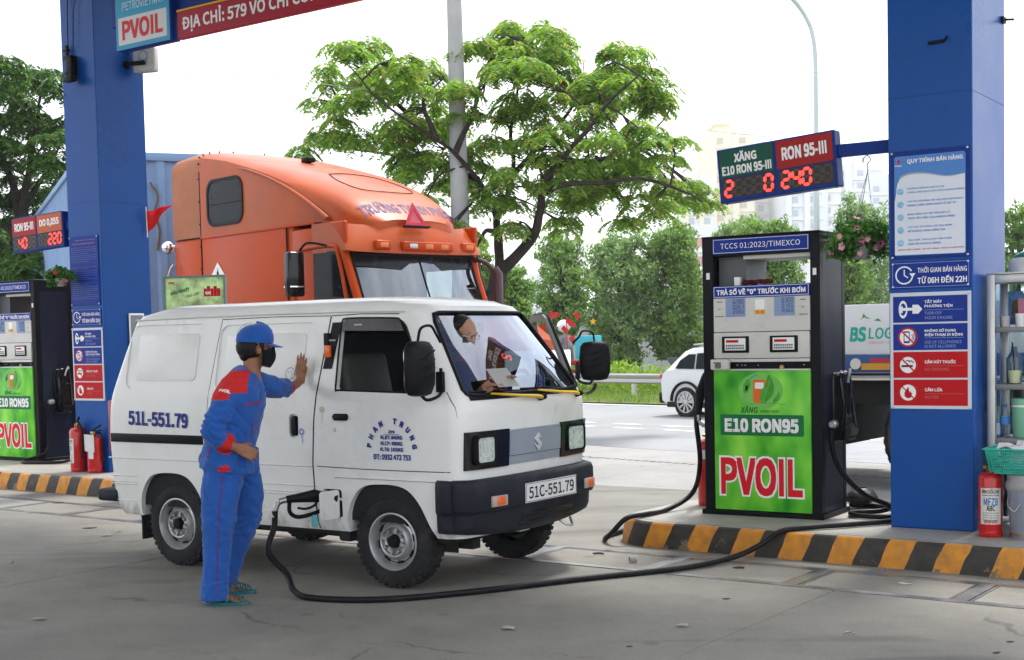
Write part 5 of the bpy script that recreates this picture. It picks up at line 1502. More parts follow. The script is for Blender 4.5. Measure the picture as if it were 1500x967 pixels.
# grille, lamps
def frpatch(y0, y1, z0, z1, o, name, m, par=van, n=14, th=.02, bev=None):
    vs = []; fs = []
    for j in range(2):
        for k in range(n + 1):
            y = y0 + (y1 - y0) * k / n
            vs.append(vfront(y, (z0, z1)[j], o))
    for j in range(2):
        for k in range(n + 1): vs.append(vs[j * (n + 1) + k] - Vector((th, 0, 0)))
    N1 = n + 1
    for k in range(n):
        fs += [(k, k + 1, N1 + k + 1, N1 + k), (N1 + k, N1 + k + 1, 3 * N1 + k + 1, 3 * N1 + k), (k + 1, k, 2 * N1 + k, 2 * N1 + k + 1)]
    fs += [(0, N1, 3 * N1, 2 * N1), (N1 - 1, 3 * N1 - 1, 4 * N1 - 1, 2 * N1 - 1)]
    return MB().add(vs, fs).obj(name, m, par, smooth=30)
gr = frpatch(.435, 1.025, .735, .945, .006, 'grille', M_grille)
frpatch(.44, 1.02, .790, .925, .014, 'grille_panel', M_grille, gr)
frpatch(.435, 1.025, .786, .790, .0065, 'grille_joint', M_seam, gr, th=.002)
def bezel(y0, y1, flip):
    o = frpatch(y0, y1, .732, .955, .016, 'headlamp_bezel', M_blackg, n=10, th=.035)
    ya, yb = (y0 + .06, y1 - .15) if not flip else (y0 + .085, y1 - .105)
    xx = min(vfront(ya, .84, 0).x, vfront(yb, .84, 0).x)
    q = side_m(max(vfront(ya, .84, .018).x, vfront(yb, .84, .018).x) + .001, 0, 0)
    MB().frame(rrect(yb - ya + .03, .175, .03, 4, ya - .015, .758), rrect(yb - ya, .145, .022, 4, ya, .773), -.02, .008, q).obj('lamp_ring', M_black, o)
    MB().prism(rrect(yb - ya, .145, .022, 4, ya, .773), -.006, .001, q).obj('reflector', mat('lamp_reflector', (.66, .68, .66), .3, var=.35, vs=40, bump=.3, bs=40), o)
    gl_ = MB()
    gl_.lathe([(.030, .0), (.034, .004), (.026, .0035), (.012, .002), (.0001, .004)], 20, q @ Matrix.Translation(((ya + yb) / 2, .845, .001)))
    gl_.obj('bulb_cup', mat('lamp_glass', (.7, .72, .7), .2, coat=.6), o)
    MB().prism(rrect(yb - ya, .145, .022, 4, ya, .773), .004, .0065, q).obj('headlamp_lens', glass('lens_glass', (.95, .96, .95), .55), o)
    return o
bezel(.05, .432, False); bezel(1.028, 1.41, True)
# winged S badge as in the photograph
S_ = [(.0, 1.0), (.42, .72), (.12, .5), (.5, .24), (.5, .10), (.02, -.22), (-.0, -.23), (-.42, .06), (-.12, .27), (-.5, .52), (-.5, .68)]
SS = [(0, .5), (.5, .17), (.5, .08), (.2, .27), (.02, .155), (.5, -.14), (.5, -.2), (0, -.5), (-.5, -.17), (-.5, -.08), (-.2, -.27), (-.02, -.155), (-.5, .14), (-.5, .2)]
ql = side_m(vfront(.73, .86, .016).x, .745, .855)
MB().prism([(a * .08, c * .11) for a, c in SS][::-1], 0, .006, ql, bev=.0015).obj('badge', mat('badge_silver', (.72, .73, .75), .25, metal=.4), gr)
# rear lamp and bumper
mb = MB(); mb.box(-.655, .030, .76, -.60, .08, 1.12, bev=.012); mb.obj('tail_lamp', M_tail, van)
mb = MB(); mb.box(-.75, -.01, .415, -.55, WV + .01, .50, bev=.02); mb.obj('rear_bumper', M_bump, van)
# mirrors
def mirror(par, fx, fy, sgnx=-1, M=I4):
    """fx, fy: where the arm meets the door; built for the near side"""
    m_ = MB(); cx, cy = fx - .045, fy - .155 * (-sgnx) * -1
    cy = fy + sgnx * .155
    rings = []
    for k, (z, a, b2, ox) in enumerate([(1.175, .03, .055, .0), (1.185, .045, .10, 0), (1.24, .062, .125, 0), (1.36, .066, .13, 0), (1.45, .058, .12, 0), (1.482, .04, .095, 0), (1.49, .02, .05, 0)]):
        rings.append([Vector((cx + a * math.cos(t_) * (1.0 if math.cos(t_) > 0 else .35), cy + b2 * math.copysign(abs(math.sin(t_)) ** .7, math.sin(t_)), z)) for t_ in [2 * math.pi * i / 24 for i in range(24)]])
    m_.loft(rings)
    for i in range(3):
        m_.tube(bez([(cx + .05, cy - .08, 1.28 + i * .05), (cx + .07, cy, 1.30 + i * .05), (cx + .052, cy + .09, 1.335 + i * .05)], 4), .006, 6)
    o = m_.obj('door_mirror', M_black, par, smooth=50)
    o.matrix_local = M
    g_ = MB(); g_.prism(rrect(.2, .25, .03, 4, -.10, 0), 0, .002, Matrix.Translation((cx - .024, cy, 1.205)) @ Matrix(((0, 0, -1, 0), (-1, 0, 0, 0), (0, 1, 0, 0), (0, 0, 0, 1)))); g_.obj('mirror_glass', M_chrome, o)
    a_ = MB(); a_.tube(bez([(cx + .0, cy, 1.48), (cx + .01, cy - sgnx * .02, 1.56), (cx + .02, cy - sgnx * .10, 1.575), (fx - .015, fy + sgnx * .02, 1.53), (fx - .02, fy - sgnx * .03, 1.48)], 5), .0085, 8)
    a_.obj('mirror_arm', M_black, o)
    a_ = MB(); a_.tube(bez([(cx, cy - sgnx * .02, 1.18), (cx + .02, cy - sgnx * .06, 1.15), (fx, fy, 1.19), (fx - .0, fy, 1.33)], 4), .010, 8)
    a_.box(fx - .03, fy - .015, 1.19, fx + .02, fy + .015, 1.31, bev=.006)
    a_.obj('mirror_arm', M_black, o)
    return o
mirror(van, 2.28, .0)
# far front door, standing open
door = bpy.data.objects.new('open_door', None); COL.objects.link(door); door.parent = van
HX, HY = 2.30, WV + .06
door.location = (HX, HY, 0); door.rotation_euler = (0, 0, R_(-45)); door['label'] = 'far front door of the van standing open'
def dpt(x, z, o=0): return Vector((x - HX, -lerp_t(INS, z) + o, z))
dp = [(1.36, .42), (1.33, .75), (1.34, 1.17), (1.40, 1.62), (1.44, 1.655), (1.84, 1.655), (1.91, 1.63), (1.96, 1.57), (2.27, 1.15), (2.285, .95), (2.28, .72), (2.26, .55), (2.18, .44)]
wd = [(1.42, 1.20), (1.42, 1.23), (1.425, 1.26), (1.455, 1.585), (1.48, 1.605), (1.83, 1.605), (1.87, 1.59), (1.91, 1.54), (2.12, 1.235), (2.13, 1.215), (2.12, 1.195), (2.0, 1.19), (1.5, 1.19)]
low = [(1.36, .42), (1.33, .75), (1.338, 1.155), (2.272, 1.155), (2.285, .95), (2.28, .72), (2.26, .55), (2.18, .44)]
mb = MB(); n = len(low); mb.add([dpt(x, z, .0) for x, z in low] + [dpt(x, z, -.04) for x, z in low], [list(range(n)), list(range(n, 2 * n))[::-1]] + [(i, (i + 1) % n, n + (i + 1) % n, n + i) for i in range(n)])
mb.obj('door_skin', M_van, door, smooth=0, fix=True)
op = [(1.338, 1.155), (1.34, 1.2), (1.37, 1.4), (1.40, 1.62), (1.44, 1.655), (1.84, 1.655), (1.91, 1.63), (1.96, 1.57), (2.27, 1.165), (2.27, 1.157), (2.2, 1.156), (2.0, 1.156), (1.5, 1.156)]
n = len(op); V4 = [dpt(x, z, .004) for x, z in op] + [dpt(x, z, .004) for x, z in wd] + [dpt(x, z, -.03) for x, z in op] + [dpt(x, z, -.03) for x, z in wd]
fs = []
for i in range(n):
    j = (i + 1) % n; fs += [(i, j, n + j, n + i), (2 * n + j, 2 * n + i, 3 * n + i, 3 * n + j), (i, 2 * n + i, 2 * n + j, j), (n + j, 3 * n + j, 3 * n + i, n + i)]
MB().add(V4, fs).obj('window_frame', mat('door_frame_grey', (.20, .20, .19), .4), door, smooth=0, fix=True)
MB().tube([dpt(x, z, .0) for x, z in op[:9]], .012, 6).obj('weather_strip', M_black, door)
n = len(wd); MB().add([dpt(x, z, -.012) for x, z in wd], [list(range(n))]).obj('door_glass', glass('door_window_glass', (.8, .84, .83), 1.0), door, smooth=0)
_mp = Matrix.Translation((2.28 - HX, 0, 1.30))
mo = mirror(door, 2.28 - HX, .0, 1, _mp @ Matrix.Scale(.84, 4) @ _mp.inverted())

# ---------------------------------------------------------------- people
M_skin = mat('skin_brown', (0.27, 0.125, 0.072), 0.55, var=0.12, vs=14, bump=0.06, bs=120)
M_skin2 = mat('skin_light', (0.34, 0.19, 0.13), 0.55, var=0.1, vs=14)
M_uni = mat('uniform_blue_cloth', (0.012, 0.082, 0.34), 0.85, var=0.12, vs=7, bump=0.25, bs=90, sheen=0.2)
M_unir = mat('uniform_red_cloth', (0.50, 0.02, 0.022), 0.85, var=0.1, vs=9, bump=0.2, bs=90)
M_hair = mat('black_hair', (0.008, 0.007, 0.006), 0.5, var=0.3, vs=40, bump=0.4, bs=150)
M_mask = mat('mask_black_cloth', (0.006, 0.006, 0.008), 0.9, var=0.2)
M_jelly = mat('teal_rubber_sandal', (0.01, 0.11, 0.13), 0.3, var=0.1, coat=0.2)
M_shirt = mat('dark_navy_shirt', (0.012, 0.02, 0.045), 0.9, var=0.2, bump=0.2, bs=60)

def remesh(mb, name, mats, vox, parent=None, smooth_it=4, wr=None, keep=None):
    o = mb.obj(name, mats, None, smooth=0, fix=True)
    r = o.modifiers.new('r', 'REMESH'); r.mode = 'VOXEL'; r.voxel_size = vox; r.adaptivity = 0
    s = o.modifiers.new('s', 'SMOOTH'); s.iterations = smooth_it; s.factor = 0.5
    evald(o)
    me = o.data
    if wr:
        me.update()
        nr = [v.normal.copy() for v in me.vertices]
        for v, n in zip(me.vertices, nr): v.co += n * wr(v.co)
    me.materials.clear()
    for m_ in (mats if isinstance(mats, list) else [mats]): me.materials.append(m_)
    me.shade_smooth()
    if parent: o.parent = parent
    return o
def limb(mb, pts, rad, n=18, k=5):
    """smooth tapering limb through the joints; radii per joint may be pairs"""
    P = bez(pts, k); m = len(pts); R = []
    for i in range(m - 1):
        a, b = rad[i], rad[i + 1]
        a = a if isinstance(a, tuple) else (a, a); b = b if isinstance(b, tuple) else (b, b)
        for q in range(k):
            t = q / k; R.append((a[0] + (b[0] - a[0]) * t, a[1] + (b[1] - a[1]) * t))
    z = rad[-1]; R.append(z if isinstance(z, tuple) else (z, z))
    mb.tube(P, R, n)
    for i in (0, -1): mb.ball(P[i], min(R[i]) * .98, 7)
def hand(mb, M, spread=0.12, curl=0.1, s=1.0, thumb=35, flip=1):
    """hand in M: wrist at origin, fingers along +y, palm facing -z, thumb on the +x*flip side"""
    def P(x, y, z): return M @ Vector((x * s * flip, y * s, z * s))
    mb.tube([P(0, -.02, 0), P(0, .01, 0), P(.002, .04, 0), P(.0, .075, 0), P(-.002, .092, 0)], [(.021 * s, .026 * s), (.020 * s, .028 * s), (.016 * s, .036 * s), (.013 * s, .040 * s), (.009 * s, .037 * s)], 14)
    L = [(.031, .088, .066, .2), (.011, .094, .074, .06), (-.010, .092, .069, -.06), (-.030, .084, .054, -.2)]
    for i, (x, y, l, sp) in enumerate(L):
        a = sp * spread / .12 * .6; pts = [P(x * .95, y - .02, 0)]; cx, cy, cz = x, y, 0; ang = -curl * .3
        pts.append(P(cx, cy, cz))
        for q, f_ in enumerate((.42, .32, .26)):
            ang -= curl
            cx += math.sin(a) * l * f_; cy += math.cos(a) * math.cos(ang) * l * f_; cz += math.sin(ang) * l * f_
            pts.append(P(cx, cy, cz))
        r0 = .0088 - .0006 * (i == 3)
        limb(mb, pts, [r0 * s, r0 * s, .0086 * s, .0078 * s, .0062 * s], 10, 3)
    ta = R_(thumb)
    pts = [P(.016, .012, -.004), P(.03, .035, -.008), P(.03 + .032 * math.sin(ta), .035 + .034 * math.cos(ta), -.012 - curl * .02), P(.03 + .055 * math.sin(ta * .9), .035 + .06 * math.cos(ta * .9), -.016 - curl * .05)]
    limb(mb, pts, [.013 * s, .0125 * s, .0098 * s, .0072 * s], 10, 3)
def head(mb, c, f, s=1.0):
    """skull, jaw, nose, ears, neck stub at c (centre of the head) looking along f"""
    f = Vector(f).normalized(); up = Vector((0, 0, 1)); r = f.cross(up).normalized(); up = r.cross(f)
    H = Matrix(((f.x, -r.x, up.x, c[0]), (f.y, -r.y, up.y, c[1]), (f.z, -r.z, up.z, c[2]), (0, 0, 0, 1)))
    def B(x, y, z, rr, sc): mb.ball(Vector((0, 0, 0)), rr * s, 10, sc=sc, M=H @ Matrix.Translation((x * s, y * s, z * s)))
    B(-.012, 0, .03, .088, (1.08, .86, 1.0)); B(.025, 0, -.025, .066, (1.0, .88, 1.1)); B(.045, 0, -.075, .036, (1.1, 1.1, .8)); B(.02, 0, -.06, .052, (1.1, .95, .8))
    B(.088, 0, -.02, .014, (1.0, .8, 1.6)); B(.099, 0, -.03, .0125, (1, 1.1, .8)); B(.082, 0, .035, .02, (.7, 2.6, .5))
    B(.083, 0, -.062, .013, (.7, 1.7, .5)); B(.08, 0, -.072, .012, (.7, 1.5, .5)); B(.077, 0, -.093, .017, (.8, 1.1, .8))
    for q in (-1, 1):
        B(.07, .032 * q, -.015, .02, (.7, 1, .7)); B(-.003, .076 * q, -.012, .021, (.9, .32, 1.35)); B(.004, .079 * q, -.02, .012, (.9, .5, 1.2)); B(.076, .03 * q, .012, .012, (.5, 1.2, .7))
    return H

# --- the attendant, facing the van's nose with his far hand on its flank
def P7(x, y, z): return Vector((x, y, z))
AT = Vector((-1.66, 7.78, 0))
body_mb = MB()
hc = (-1.475, 7.83, 1.468)
hf = (0.90, 0.42, -0.08)
HM = head(body_mb, hc, hf, 1.0)
limb(body_mb, [(-1.50, 7.80, 1.26), (-1.50, 7.815, 1.34), (-1.49, 7.825, 1.41)], [.062, .052, .056])
limb(body_mb, [(-1.63, 7.79, .80), (-1.60, 7.79, 1.0), (-1.555, 7.79, 1.2), (-1.52, 7.80, 1.29)], [(.10, .08), (.11, .085), (.14, .10), (.08, .07)])
# near arm, hand on the hip
limb(body_mb, [(-1.575, 7.66, 1.25), (-1.675, 7.565, 1.04), (-1.69, 7.55, 1.0), (-1.60, 7.60, .93), (-1.565, 7.61, .915)], [.045, .036, .034, .028, .024])
Mh = Matrix.Translation((-1.568, 7.61, .915)) @ Matrix.Rotation(R_(-78), 4, 'Z') @ Matrix.Rotation(R_(-24), 4, 'X') @ Matrix.Rotation(R_(68), 4, 'Y')
hand(body_mb, Mh, .08, .34, .98, 42, -1)
# far arm, hand flat on the van
hw = VM @ Vector((1.205, -.012, 1.262))
ax_y = (VM.to_3x3() @ Vector((.08, 0.02, .98))).normalized(); pn = (VM.to_3x3() @ Vector((0, .98, -.18))).normalized()   # pn: towards the van
pn = (pn - ax_y * pn.dot(ax_y)).normalized(); ax_x = ax_y.cross(-pn).normalized()
Mh2 = Matrix(((ax_x.x, ax_y.x, -pn.x, hw.x), (ax_x.y, ax_y.y, -pn.y, hw.y), (ax_x.z, ax_y.z, -pn.z, hw.z), (0, 0, 0, 1)))
hand(body_mb, Mh2, .10, .05, 1.0, 32, -1)
limb(body_mb, [(-1.47, 7.95, 1.26), (-1.38, 8.15, 1.225), hw + Vector((-.03, -.09, -.03)), hw], [.045, .036, .028, .026])
# legs and feet
for (h, k, a, t_) in (((-1.65, 7.745, .80), (-1.70, 7.70, .44), (-1.725, 7.69, .09), (-1.60, 7.70, .028)), ((-1.60, 7.88, .80), (-1.60, 7.95, .44), (-1.755, 8.04, .10), (-1.68, 8.05, .03))):
    limb(body_mb, [h, k, a], [.062, .045, .034])
    limb(body_mb, [(a[0] - .03, a[1], .045), (a[0] + .03, a[1], .055), ((a[0] + t_[0]) / 2 + .02, t_[1], .04), (t_[0], t_[1], .028)], [(.032, .035), (.03, .034), (.036, .022), (.04, .014)])
    for q in range(5):
        limb(body_mb, [(t_[0] - .02, t_[1] - .03 + q * .0155, .028), (t_[0] + .035 - abs(q - 3.4) * .005, t_[1] - .034 + q * .0165, .022)], [.0095, .008], 8, 2)
def off_origin(mb, o): mb.v = [v - o for v in mb.v]; return mb
person = remesh(off_origin(body_mb, AT), 'person', M_skin, .0052, None, 3)
person.location = AT
tag(person, 'man in blue and red uniform, cap and black mask, one hand on the van', 'person')

# trousers
tr = MB()
def tz(v): return v
limb(tr, [(-1.645, 7.72, .88), (-1.66, 7.72, .76), (-1.685, 7.70, .60), (-1.70, 7.695, .42), (-1.718, 7.69, .22), (-1.725, 7.69, .03)], [(.095, .115), (.10, .12), (.095, .11), (.080, .088), (.070, .076), (.074, .082)], 22)
limb(tr, [(-1.60, 7.86, .88), (-1.59, 7.87, .76), (-1.57, 7.91, .60), (-1.59, 7.95, .44), (-1.68, 8.0, .25), (-1.755, 8.04, .06)], [(.10, .115), (.105, .115), (.092, .10), (.078, .082), (.066, .072), (.066, .074)], 22)
tr.tube([(-1.63, 7.79, .96), (-1.63, 7.79, .90), (-1.635, 7.79, .80), (-1.635, 7.79, .74)], [(.14, .115), (.15, .125), (.155, .13), (.12, .10)], 26)
def wr_tr(c):
    z = c.z
    a = noise.noise(Vector((c.x * 9, c.y * 9, z * 5.5))) * .0075
    a += noise.noise(Vector((c.x * 26 + z * 9, c.y * 26, z * 9))) * .006
    kz = math.exp(-((z - .46) / .12) ** 2) + .9 * math.exp(-((z - .12) / .09) ** 2) + .7 * math.exp(-((z - .75) / .08) ** 2)
    a += .0032 * kz * math.sin(z * 85 + 12 * noise.noise(Vector((c.x * 7, c.y * 7, z * 6))) + c.x * 30)
    a -= .006 * max(0, 1 - abs(noise.noise(Vector((c.x * 9 + z * 3, c.y * 9, z * 4.2 + 7)))) * 5) ** 2
    a -= .006 * kz * max(0, 1 - abs(noise.noise(Vector((c.x * 8, c.y * 8 + z * 5, z * 14 + 3)))) * 5) ** 2
    return a
o = remesh(off_origin(tr, AT), 'trousers', [M_uni, M_unir], .0075, person, 4, wr_tr)
for v in o.data.vertices:
    hem = .035 if v.co.y < .12 else .065
    if v.co.z < hem: v.co.z = hem
# red piping down the near leg
pts = bez([(-1.642, 7.70, .86), (-1.652, 7.70, .70), (-1.672, 7.69, .50), (-1.690, 7.69, .30), (-1.700, 7.685, .06)], 10)
from mathutils.bvhtree import BVHTree
def on_surface(o, pts, dirv, off=.0015):
    bv = BVHTree.FromPolygons([v.co.copy() for v in o.data.vertices], [list(p.vertices) for p in o.data.polygons])
    out = []
    for p in pts:
        h = bv.ray_cast(Vector(p) - Vector(dirv) * .6, Vector(dirv))
        if h[0] is not None: out.append(h[0] - Vector(dirv) * off)
    return out
pp = on_surface(o, [p - AT for p in pts], (0, 1, 0))
MB().tube(pp, .0022, 6).obj('piping', mat('piping_dark_red', (0.2, 0.015, 0.05), 0.85), o, smooth=60)
# jacket
jk = MB()
jk.tube([(-1.655, 7.79, .765), (-1.65, 7.79, .80), (-1.635, 7.79, .92), (-1.60, 7.79, 1.06), (-1.565, 7.795, 1.18), (-1.545, 7.80, 1.26), (-1.525, 7.805, 1.31), (-1.505, 7.81, 1.335)],
        [(.172, .158), (.184, .165), (.180, .150), (.19, .148), (.205, .150), (.195, .125), (.13, .095), (.075, .07)], 30)
limb(jk, [(-1.575, 7.665, 1.245), (-1.62, 7.61, 1.15), (-1.685, 7.555, 1.03), (-1.672, 7.565, .985), (-1.62, 7.60, .935)], [.072, .070, .062, .060, .046], 20)
limb(jk, [(-1.495, 7.92, 1.265), (-1.42, 8.03, 1.235), (-1.385, 8.15, 1.222), hw + Vector((-.045, -.155, -.045))], [.075, .066, .060, .046], 20)
def wr_jk(c):
    a = noise.noise(Vector((c.x * 8, c.y * 8, c.z * 7))) * .010
    a += noise.noise(Vector((c.x * 20 + c.z * 10, c.y * 18, c.z * 17))) * .0045
    e = Vector((-.02, -.23, 1.03)); d = (c - e).length
    k = math.exp(-(d / .10) ** 2)
    e2 = Vector((.27, .36, 1.225)); k += math.exp(-((c - e2).length / .12) ** 2)
    k2 = math.exp(-((c.z - .83) / .06) ** 2)
    a += .0065 * k * math.sin((c.x * .6 + c.z) * 140 + 6 * noise.noise(c * 9)) + .005 * k2 * math.sin(c.x * 60 + c.y * 60 + 5 * noise.noise(c * 8))
    a -= .007 * max(0, 1 - abs(noise.noise(Vector((c.x * 8 + c.z * 4, c.y * 8, c.z * 6 + 2)))) * 5) ** 2
    a -= .007 * (k + k2) * max(0, 1 - abs(noise.noise(Vector((c.x * 9, c.y * 9 + c.z * 6, c.z * 15 + 3)))) * 5) ** 2
    return a
jo = remesh(off_origin(jk, AT), 'jacket', [M_uni, M_unir], .0075, person, 4, wr_jk)
for p in jo.data.polygons:
    c = p.center + AT
    sx, sy = c.x + 1.55, c.y - 7.80
    yoke = c.z > 1.185 + .25 * max(0, sx + .02) and c.x < -1.49 + .0 and c.y < 7.84 and (c.z > 1.22 or c.x < -1.58) and c.z < 1.345
    cuff = (c - Vector((-1.618, 7.60, .935))).length < .062
    cuff2 = (c - (hw + Vector((-.045, -.150, -.045)))).length < .064
    tab = .775 < c.z < .81 and -1.67 < c.x < -1.60 and c.y < 7.72
    if yoke or cuff or cuff2 or tab: p.material_index = 1
# collar, pocket flaps, piping, logo
cl = MB(); cl.tube(bez([(-1.575, 7.74, 1.315), (-1.585, 7.82, 1.33), (-1.545, 7.89, 1.32), (-1.47, 7.88, 1.275), (-1.435, 7.82, 1.225)], 4), (.010, .030), 10)
cl.tube(bez([(-1.585, 7.80, 1.33), (-1.555, 7.735, 1.315), (-1.49, 7.735, 1.27), (-1.44, 7.79, 1.215)], 4), (.009, .032), 10)
off_origin(cl, AT).obj('collar', M_uni, jo, smooth=60)
pk = MB()
fl_ = on_surface(jo, [Vector((x, 7.7, z)) - AT for x, z in ((-1.505, 1.150), (-1.485, 1.155), (-1.462, 1.160), (-1.44, 1.166))], (0, 1, 0))
pk.tube(fl_, (.009, .004), 6); pk.obj('pocket_flap', M_unir, jo, smooth=60)
pk = MB(); fl_ = on_surface(jo, [Vector((x, 7.7, z)) - AT for x, z in ((-1.47, 1.03), (-1.475, .985), (-1.445, .945), (-1.44, .90))], (0, 1, 0)); pk.tube(fl_, .003, 6)
fl_ = on_surface(jo, [Vector((x, 7.7, z)) - AT for x, z in ((-1.715, .905), (-1.73, .86))], (0, 1, 0))
pk.tube(fl_, (.006, .003), 6) if len(fl_) > 1 else None
pk.obj('piping', M_unir, jo, smooth=60)
tb = text_mb('PVOIL', .075, .026, .03)
pts = [Vector((-1.645 + v.x * .9, 7.55, 1.252 + v.y * .9 - v.x * .3)) - AT for v in tb.v]
bv = BVHTree.FromPolygons([v.co.copy() for v in jo.data.vertices], [list(p.vertices) for p in jo.data.polygons])
out = []
for p in pts:
    h = bv.ray_cast(p - Vector((0, .2, -.12)), Vector((0, .86, -.5)))
    out.append((h[0] - Vector((0, .86, -.5)) * .002) if h[0] is not None else p)
tb.v = out; tb.obj('back_lettering', M_wtext, jo, smooth=0)
# head wear in the head's own frame: x forward, y left, z up
HL = Matrix.Translation(-AT) @ HM
HR = Matrix.Rotation(R_(6), 4, 'Y')
hm = MB()
hm.ball((-.028, 0, .005), .088, 12, sc=(1.0, .90, .92), M=HL); hm.ball((-.062, 0, -.035), .048, 8, sc=(.7, 1.15, .95), M=HL)
for q in (-1, 1): hm.box(.0, .074 * q - .004, -.01, .03, .074 * q + .004, .05, bev=.003, M=HL)
hm.obj('hair', M_hair, person, smooth=60)
cm = MB(); rings = []
for z, a in ((.012, .104), (.03, .105), (.06, .100), (.09, .086), (.112, .062), (.124, .034), (.128, .008)):
    rings.append([HL @ HR @ Vector((-.012 + a * 1.03 * math.cos(t), a * .90 * math.sin(t), z + .018 + .012 * math.cos(t))) for t in [2 * math.pi * k / 32 for k in range(32)]])
cm.loft(rings, caps=False); cm.add(rings[-1], [list(range(32))])
co = cm.obj('cap', M_uni, person, smooth=70)
bm2 = MB(); top = []; bot = []
nn = 14
vs = []
for j in range(6):
    for k in range(nn + 1):
        t = R_(-62 + 124 * k / nn); r = 1.0 + j * .72 / 5
        ext = .064 * (j / 5) * math.cos(t * .95) ** .5
        x = -.012 + .104 * math.cos(t) + ext; y = .094 * math.sin(t) * (1 - .03 * j)
        vs.append(HL @ HR @ Vector((x, y, .040 - .010 * (j / 5) - 1.9 * y * y + .0)))
fs = [(j * (nn + 1) + k, j * (nn + 1) + k + 1, (j + 1) * (nn + 1) + k + 1, (j + 1) * (nn + 1) + k) for j in range(5) for k in range(nn)]
bo = bm2.add(vs, fs).obj('peak', M_uni, co, smooth=70)
sm = bo.modifiers.new('s', 'SOLIDIFY'); sm.thickness = .004
cb = MB(); cb.ball((-.013, 0, .150), .008, 6, M=HL @ HR)
for k in range(6):
    a = math.pi * k / 6 * 2
    cb.tube([HL @ HR @ Vector((-.012 + q * 1.04 * math.cos(a), q * .91 * math.sin(a), z + .0185)) for q, z in ((.1045, .03), (.101, .06), (.087, .09), (.063, .112), (.035, .1245))], .0012, 4)
cb.obj('cap_seam', M_uni, co, smooth=60)
lg = MB(); 
for k in range(3): lg.tube([HL @ HR @ Vector((.092 - .004 * k, .02 - k * .02, .058 + .006 * k)), HL @ HR @ Vector((.090 - .004 * k, .004 - k * .02, .066 + .006 * k))], .0035, 6)
lg.obj('cap_badge', M_unir, co)
# mask
mk = MB(); vs = []; nu, nv = 12, 8
for j in range(nv + 1):
    v_ = j / nv
    for k in range(nu + 1):
        t = R_(-84 + 168 * k / nu)
        z = -.108 + .115 * v_ - .0 + (.012 if v_ > .9 else 0) * math.cos(t)
        rr = .094 + .026 * math.cos(t) ** 2 * math.sin(math.pi * min(1, v_ * .9 + .05)) - .02 * (1 - v_) * math.cos(t)
        sh = 1 - .35 * abs(v_ - .55) * abs(math.sin(t))
        z2 = z * (1 - .30 * abs(math.sin(t)) ** 3) - .018 * abs(math.sin(t)) ** 3
        vs.append(HL @ Vector((.010 + rr * math.cos(t) * 1.0, .083 * math.sin(t), z2)))
fs = [(j * (nu + 1) + k, j * (nu + 1) + k + 1, (j + 1) * (nu + 1) + k + 1, (j + 1) * (nu + 1) + k) for j in range(nv) for k in range(nu)]
mo_ = mk.add(vs, fs).obj('face_mask', M_mask, person, smooth=80)
sm = mo_.modifiers.new('s', 'SOLIDIFY'); sm.thickness = .003
st = MB()
for q in (-1, 1): st.tube([HL @ Vector((.03, .081 * q, -.01)), HL @ Vector((.005, .088 * q, .012)), HL @ Vector((-.018, .086 * q, -.005))], .0022, 5); st.tube([HL @ Vector((.03, .079 * q, -.06)), HL @ Vector((.0, .083 * q, -.05)), HL @ Vector((-.018, .086 * q, -.01))], .0022, 5)
st.obj('ear_loop', M_mask, mo_)
ey = MB()
for q in (-1, 1): ey.ball((.080, .031 * q, .012), .0105, 6, M=HL)
ey.obj('eye', mat('eye_white', (.5, .48, .45), .2), person)
eb = MB()
for q in (-1, 1): eb.ball((.0885, .031 * q, .012), .0048, 5, M=HL); eb.tube([HL @ Vector((.086, .015 * q, .034)), HL @ Vector((.088, .032 * q, .038)), HL @ Vector((.078, .05 * q, .034))], .003, 5)
eb.obj('eyebrow', M_hair, person)
# wrist things
rg_ = MB(); rg_.lathe([(.0105, -.003), (.0115, 0), (.0105, .003)], 16, Mh @ Matrix.Translation((.0, .118, -.022)) @ Matrix.Rotation(R_(100), 4, 'X')); off_origin(rg_, AT).obj('ring', M_chrome, person)
# sandals
def sandal(ax, ay, tx, ty):
    s_ = MB(); L = []
    for k in range(24):
        t = 2 * math.pi * k / 24
        x = ax + .065 + .132 * math.cos(t); y = ay + (.037 + .008 * math.cos(t)) * math.sin(t)
        L.append((x - AT.x, y - AT.y))
    s_.prism(L, 0.001, .020, bev=.005)
    o = s_.obj('sandal', M_jelly, person, smooth=50)
    u = MB()
    for xo, h, w in ((.155, .046, .042), (.125, .058, .046), (.095, .070, .044), (-.02, .080, .036)):
        u.tube(bez([(ax + xo - AT.x, ay - w - AT.y, .018), (ax + xo - .004 - AT.x, ay - w * .82 - AT.y, h * .75), (ax + xo - .008 - AT.x, ay - AT.y, h), (ax + xo - .004 - AT.x, ay + w * .82 - AT.y, h * .75), (ax + xo - AT.x, ay + w - AT.y, .018)], 3), (.008, .003), 8)
    u.tube(bez([(ax + .16 - AT.x, ay - AT.y, .046), (ax + .11 - AT.x, ay - AT.y, .062), (ax + .06 - AT.x, ay - AT.y, .078)], 3), (.008, .003), 8)
    u.tube(bez([(ax - .06 - AT.x, ay - AT.y, .02), (ax - .066 - AT.x, ay - AT.y, .06), (ax - .03 - AT.x, ay - .034 - AT.y, .075), (ax + .03 - AT.x, ay - .04 - AT.y, .06), (ax + .08 - AT.x, ay - .042 - AT.y, .03)], 4), (.008, .003), 8)
    u.obj('strap', M_jelly, o, smooth=60)
    bk = MB().frame(rrect(.026, .02, .004, 2, ax + .0 - AT.x, .05), rrect(.016, .011, .002, 2, ax + .005 - AT.x, .0545), 0, .004, face_m(0, ay - .046 - AT.y, 0)).obj('buckle', M_alu, o)
sandal(-1.725, 7.70, -1.6, 7.70); sandal(-1.755, 8.05, -1.68, 8.05)

